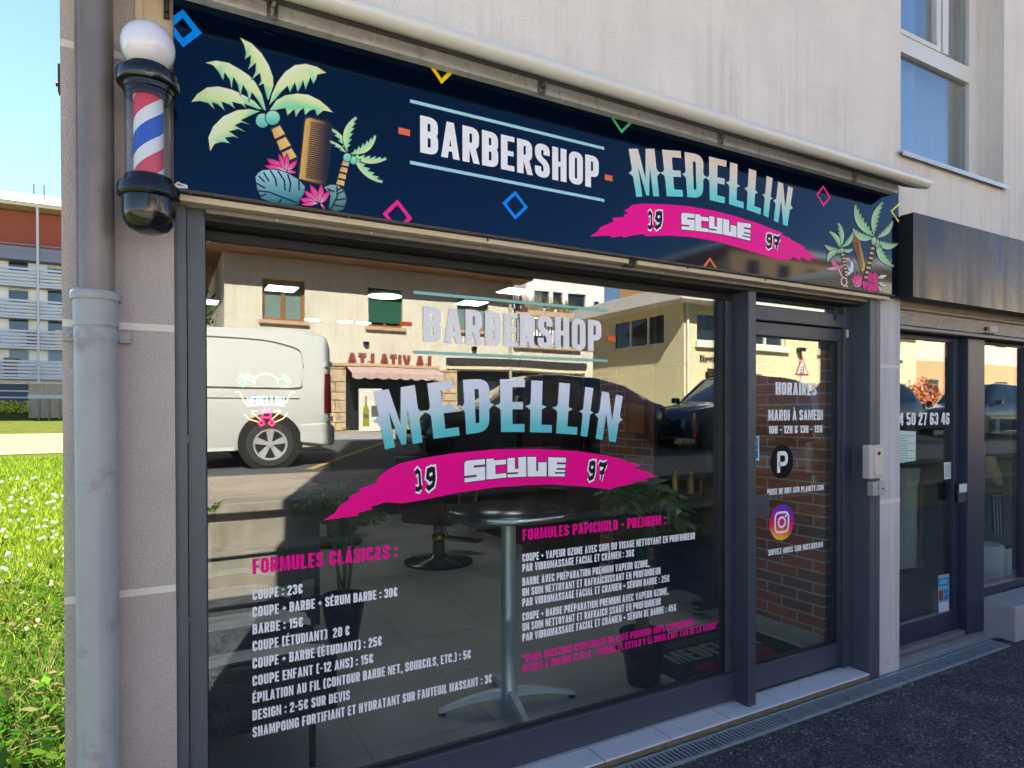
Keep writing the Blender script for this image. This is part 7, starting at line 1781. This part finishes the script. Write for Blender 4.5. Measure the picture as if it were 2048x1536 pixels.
sheet("rear_ground", [(-.21, DEP+.05, -.02), (120, DEP+.05, -.02), (120, 200, 1.6), (-.21, 200, 1.6)], m_lawn)
# grass blades
def grass_mat():
    m = bpy.data.materials.new("grass_blades"); m.use_nodes = True; t = m.node_tree; t.nodes.clear(); L = t.links.new
    out = t.nodes.new("ShaderNodeOutputMaterial"); d = t.nodes.new("ShaderNodeBsdfDiffuse"); tl = t.nodes.new("ShaderNodeBsdfTranslucent"); mx = t.nodes.new("ShaderNodeMixShader"); a = t.nodes.new("ShaderNodeVertexColor"); a.layer_name = 'Col'
    L(a.outputs[0], d.inputs[0]); L(a.outputs[0], tl.inputs[0]); mx.inputs[0].default_value = .5; L(d.outputs[0], mx.inputs[1]); L(tl.outputs[0], mx.inputs[2]); L(mx.outputs[0], out.inputs[0]); return m
m_gr = grass_mat()
def numpy_mesh(name, V, F, C, mat):
    me = bpy.data.meshes.new(name); me.vertices.add(len(V)); me.vertices.foreach_set('co', V.astype(np.float32).ravel())
    k = F.shape[1]; me.loops.add(F.size); me.loops.foreach_set('vertex_index', F.astype(np.int32).ravel())
    me.polygons.add(len(F)); me.polygons.foreach_set('loop_start', np.arange(0, F.size, k, dtype=np.int32)); me.polygons.foreach_set('loop_total', np.full(len(F), k, dtype=np.int32))
    ca = me.color_attributes.new('Col', 'FLOAT_COLOR', 'POINT'); ca.data.foreach_set('color', np.hstack([C, np.ones((len(C), 1))]).astype(np.float32).ravel())
    me.materials.append(mat); me.update(); me.validate(); o = bpy.data.objects.new(name, me); COL.objects.link(o); return o
rng = np.random.default_rng(5)
def blades(n, xy, h0, h1, w_, cols, lean=.6):
    x, y = xy; h = rng.uniform(h0, h1, n)*(1+.05*y*(y > 3)); a_ = rng.uniform(0, 2*np.pi, n); la = rng.uniform(0, 2*np.pi, n); ln = h*rng.uniform(.1, lean, n)
    z = np.where(y < 12, 0, (y-12)*.038); ww = w_*(1+.06*y)*rng.uniform(.7, 1.3, n)
    dx, dy = np.cos(a_)*ww, np.sin(a_)*ww; ox, oy = np.cos(la)*ln, np.sin(la)*ln
    V = np.zeros((n, 5, 3))
    V[:, 0] = np.c_[x-dx, y-dy, z-.01]; V[:, 1] = np.c_[x+dx, y+dy, z-.01]
    V[:, 2] = np.c_[x+dx*.8+ox*.35, y+dy*.8+oy*.35, z+h*.6]; V[:, 3] = np.c_[x-dx*.8+ox*.35, y-dy*.8+oy*.35, z+h*.6]; V[:, 4] = np.c_[x+ox, y+oy, z+h]
    F3 = np.arange(n)[:, None]*5; C = np.repeat(cols, 5, axis=0)
    quads = F3+np.array([[0, 1, 2, 3]]); tips = F3+np.array([[3, 2, 4, 4]])
    return V.reshape(-1, 3), quads, (F3+np.array([[3, 2, 4]])), C
def palette(n, *cs):
    c = np.array([lin(q) for q in cs]); k = rng.integers(0, len(cs), n); return c[k]*rng.uniform(.36, 1.08, (n, 1))*np.array([[.94, 1., 1.]])
def wedge(n, y0, y1, pw=1.):
    y = y0+(y1-y0)*rng.uniform(0, 1, n)**pw
    wx = .075*(y+2.25)+.35; x = -.235-.07*(y)*0-rng.uniform(0, 1, n)*(.10*(y+2.25)+.45) - np.maximum(0, .085*(y+2.25)-.235)*.8
    x = np.minimum(x, -.24); return x, y
parts_ = []
for n, y0, y1, h0, h1, w_, cs in ((26000, .0, 6, .05, .14, .0035, ((104, 140, 36), (136, 160, 46), (80, 116, 32), (160, 156, 80))), (26000, 4, 19, .05, .12, .005, ((132, 156, 48), (156, 168, 58), (104, 138, 40))), (9000, .2, 2.6, .12, .26, .004, ((78, 116, 34), (104, 140, 40), (150, 146, 84)))):  # near bands take darker greens, painting in shade at the lawn's near end
    xy = wedge(n, y0, y1, 1.2); parts_.append(blades(n, xy, h0, h1, w_, palette(n, *cs)))
for n in (9000,):
    x = -.25-rng.uniform(0, 1, n)*3.5; y = rng.uniform(-1, 14, n); parts_.append(blades(n, (x, y), .06, .14, .006, palette(n, (126, 150, 40), (150, 168, 52))))
Vs, Qs, Ts, Cs, off = [], [], [], [], 0
for V, Q_, T_, C in parts_:
    Vs.append(V); Qs.append(Q_+off); Ts.append(T_+off); Cs.append(C); off += len(V)
V = np.vstack(Vs); C = np.vstack(Cs); Q_ = np.vstack(Qs); T_ = np.vstack(Ts)
F = np.vstack([np.c_[Q_[:, 0], Q_[:, 1], Q_[:, 2]], np.c_[Q_[:, 0], Q_[:, 2], Q_[:, 3]], T_])
tag(numpy_mesh("grass", V, F, C, m_gr), "sunlit long grass growing beside the corner pillar", "grass", kind="stuff")
# broad leaved weeds near the pillar
n = 5200
xw, yw = wedge(n, .02, 4.6, 1.7); z = rng.uniform(.02, .24, n)*(1+.3*(yw < 1.6)); a_ = rng.uniform(0, 6.28, n); s_ = rng.uniform(.010, .026, n)*np.where(yw < 1.8, 1.5, 1.); tl_ = rng.uniform(-.4, .9, n)
u = np.c_[np.cos(a_), np.sin(a_), tl_]; v = np.c_[-np.sin(a_), np.cos(a_), rng.uniform(-.4, .4, n)]; c0 = np.c_[xw, yw, z]
V = np.stack([c0-u*s_[:, None], c0+v*s_[:, None]*.6+u*s_[:, None]*.1, c0+u*s_[:, None]*1.2, c0-v*s_[:, None]*.6+u*s_[:, None]*.1], 1).reshape(-1, 3)
tag(numpy_mesh("weeds", V, np.arange(n*4).reshape(-1, 4), np.repeat(palette(n, (64, 104, 34), (92, 130, 40), (50, 86, 34), (150, 140, 90)), 4, axis=0), m_gr), "low broad leaved weeds at the foot of the wall", "weeds", kind="stuff")
# small white flowers
n = 170
xw, yw = wedge(n, 2.5, 15, .8); zz = np.where(yw < 12, 0, (yw-12)*.038)+rng.uniform(.10, .2, n); r_ = .010+.0016*yw
V = []; 
for i in range(n):
    for k in range(6): V.append((xw[i]+r_[i]*math.cos(k*1.047), yw[i]+r_[i]*.5*math.sin(k*1.047), zz[i]+r_[i]*.8*math.sin(k*1.047)))
V = np.array(V); tag(numpy_mesh("daisies", V, np.arange(n*6).reshape(-1, 6), np.tile(np.array(lin((226, 222, 210))), (n*6, 1)), m_gr), "small white daisies scattered through the grass", "daisies", kind="stuff")
for k, (px_, py_, l) in enumerate(((91, 1040, "larger white clover flower in the grass, the one nearer the pillar"), (56, 1056, "smaller white clover flower in the grass, the one further left"))):
    q = G(px_, py_+30, 0); d = ray(px_, py_); t_ = (q[1]-CAM[1])/d[1]; c = CAM+d*t_; R_ = .030 if k == 0 else .022
    cf = thing("clover_flower", l, "flower", (c[0], c[1], 0), "white clover flowers")
    MB().tube([(c[0], c[1], 0), (c[0]+.006, c[1], c[2]*.5), (c[0], c[1], c[2])], .002, 5).build("stalk", m_leafd, cf)
    mb = MB(); r0_ = random.Random(k)
    for i in range(90):
        dv = Vector((r0_.gauss(0, 1), r0_.gauss(0, 1), r0_.gauss(0, 1)+.3)).normalized(); p = Vector(c)+Vector((dv.x, dv.y, dv.z*.6))*R_; u_ = dv.orthogonal().normalized()*.004
        mb.add([Vector(c)+dv*R_*.3, p+u_, p-u_], [(0, 1, 2)])
    mb.build("head", pm("clover_white", lin((224, 222, 206)), .8), cf)
# apartment block
ap = thing("apartment_block", "pale blue grey apartment block with railed balconies and a rust red top floor", "building", (-12, 64, 1.7))
m_ap = pm("pale_blue_render", lin((240, 236, 230)), .85, var=.05, vscale=.4); m_red = pm("rust_red_cladding", lin((150, 74, 50)), .8, var=.08, vscale=.5); m_apr = pm("cream_roof_tiles", lin((214, 196, 160)), .85)
m_bal = pm("balcony_sheet", lin((196, 196, 198)), .6); m_gar = pm("dark_blue_garage", lin((66, 72, 88)), .6)
AY = 60.0
def apz(py, px_=30, y=AY): return P(px_, py, y)[2]
zl = [apz(v) for v in (815, 768, 705, 645, 585, 524, 508, 405)]
B(-30, 6, AY, AY+14, zl[1], zl[5]).build("wall", m_ap, ap); B(-30, 6, AY-.2, AY+14, zl[0]-1.2, zl[1]-.001).build("ground_floor", m_gar, ap)
B(-30, 6, AY+.6, AY+14, zl[5]+.001, apz(418)).build("top_storey", m_red, ap)
rp = MB(); zr0, zr1 = apz(415), apz(380)
rp.prism([(-30, AY-.9, zr0), (-30, AY-.9, zr0+.25), (-30, AY+5, zr1+1.2), (-30, AY+14, zr1+1.2), (-30, AY+14, zr0)], (36, 0, 0)); rfo = rp.build("roof", m_apr, ap)
tl2 = MB(); sl_len = 14
for r_ in range(5):
    f0 = r_/5; y = AY-.9+5.9*f0; z = zr0+.25+(zr1+1.2-zr0-.25)*f0
    for i in range(60):
        x = -14+i*.22*1.6+(.17 if r_ % 2 else 0); tl2.box(x, x+.02, y-.01, y+1.1, z-.0+.02, z+.20*1.0+.04) if False else None
    tl2.box(-30, 6, y-.015, y+.0, z-.02, z+.05)
tl2.build("tile_rows", pm("tile_joint", lin((176, 156, 126)), .9), rfo)
rab = random.Random(17)
fl_z = [apz(v) for v in (745, 685, 625, 562)]
for i, z in enumerate(fl_z):
    b_ = MB()
    for k in range(5): b_.box(-30, 6, AY-1.12, AY-1.08, z-.35+.27*k, z-.35+.27*k+.16)
    b_.box(-30, 6, AY-1.2, AY-.001, z-.55, z-.40)
    b_.build("balcony_railing", m_bal, ap)
    for k_ in range(3):
        xx = rab.uniform(-16, -4); cl_ = B(xx, xx+rab.uniform(.3, .9), AY-.9, AY-.5, z-.399, z+rab.uniform(.5, 1.1)); cl_.build("balcony_clutter", pm("clutter_%d" % (k_ % 3), lin(((120, 96, 84), (90, 120, 80), (200, 190, 170))[k_ % 3]), .8), ap)
    for x in (-9.6, -7.15, -13.5, -17.5, -4.2):
        f = MB(); f.box(x, x+1.35, AY-.03, AY-.001, z+.75, z+2.25); fo = f.build("window", m_wt, ap)
        zb_ = z+rab.choice([.85, 1.2, 1.45, 1.7, 2.0]); B(x+.08, x+1.27, AY-.045, AY-.031, z+.80, zb_).build("pane", m_dwin, fo); B(x+.08, x+1.27, AY-.045, AY-.031, zb_+.001, z+2.2).build("roller_blind", pm("pale_blind", lin((196, 196, 190)), .7), fo)
tr2 = MB(); tr2.box(-30, 6, AY-1.2, AY-.001, zl[5]+.0, zl[5]+.35)
for k in range(2): tr2.box(-30, 6, AY-1.15, AY-1.1, zl[5]+.7+.45*k, zl[5]+.78+.45*k)
tr2.box(-30, 6, AY-1.12, AY-1.1, zl[5]+.35, zl[5]+1.0)
tr2.build("terrace_parapet", pm("grey_parapet", lin((120, 124, 136)), .7), ap)
cp = P(76, 600, AY-1.25)
MB().tube([(cp[0], AY-1.25, zl[1]-.3), (cp[0], AY-1.25, zr0)], .09, 8).build("downpipe", m_bal, ap)
for px_ in (62, 83):
    q = P(px_, 392, AY+2); MB().tube([(q[0], AY+3.5, zr1), (q[0], AY+3.5, zr1+1.7)], .04, 6).build("vent_mast", m_rust, ap)
ln2 = MB()
for z in (apz(795), apz(782)): ln2.box(-30, 6, AY-.23, AY-.2005, z-.05, z+.05)
ln2.build("garage_trim", m_bal, ap)
# low wall and bench, hedge
lw = thing("garden_wall", "low stained concrete wall at the top of the lawn near the apartment block", "garden wall", (-5, 46, 1.3))
z0_ = zf(46); q0 = P(57, 770, 46); q1 = P(130, 766, 46)
B(q0[0], q1[0]+8, 46, 46.3, z0_-.1, P(57, 768, 46)[2]).build("wall", m_cstep, lw); B(q0[0]-.1, q1[0]+8, 45.9, 46.4, P(57, 768, 46)[2]+.001, P(57, 768, 46)[2]+.1).build("coping", m_conc, lw)
bn = thing("park_bench", "long grey bench in front of the stained concrete wall", "bench", (-4.6, 44, 1.2))
q0 = P(56, 793, 43.5); q1 = P(122, 793, 43.5); zb = q0[2]
B(q0[0], q1[0]+1, 43.3, 43.75, zb-.12, zb+.1).build("seat", pm("bench_grey", lin((150, 158, 168)), .6), bn)
for px_ in (78, 99, 120):
    q = P(px_, 800, 43.5); B(q[0]-.06, q[0]+.06, 43.35, 43.7, zf(43.5)-.05, zb-.121).build("leg", m_gb, bn)
hd_ = thing("hedge", "yellow green hedge in front of the dark blue garages", "hedge", (-8, 54, 1.5))
rh = random.Random(3); q = P(28, 830, 53)
crown("foliage", hd_, [((-14+.35*i, 54, zf(54)+.35), .5) for i in range(24)], 4200, .14, pm("yellow_leaf", lin((176, 178, 60)), .7, var=.3, vscale=2), rh)
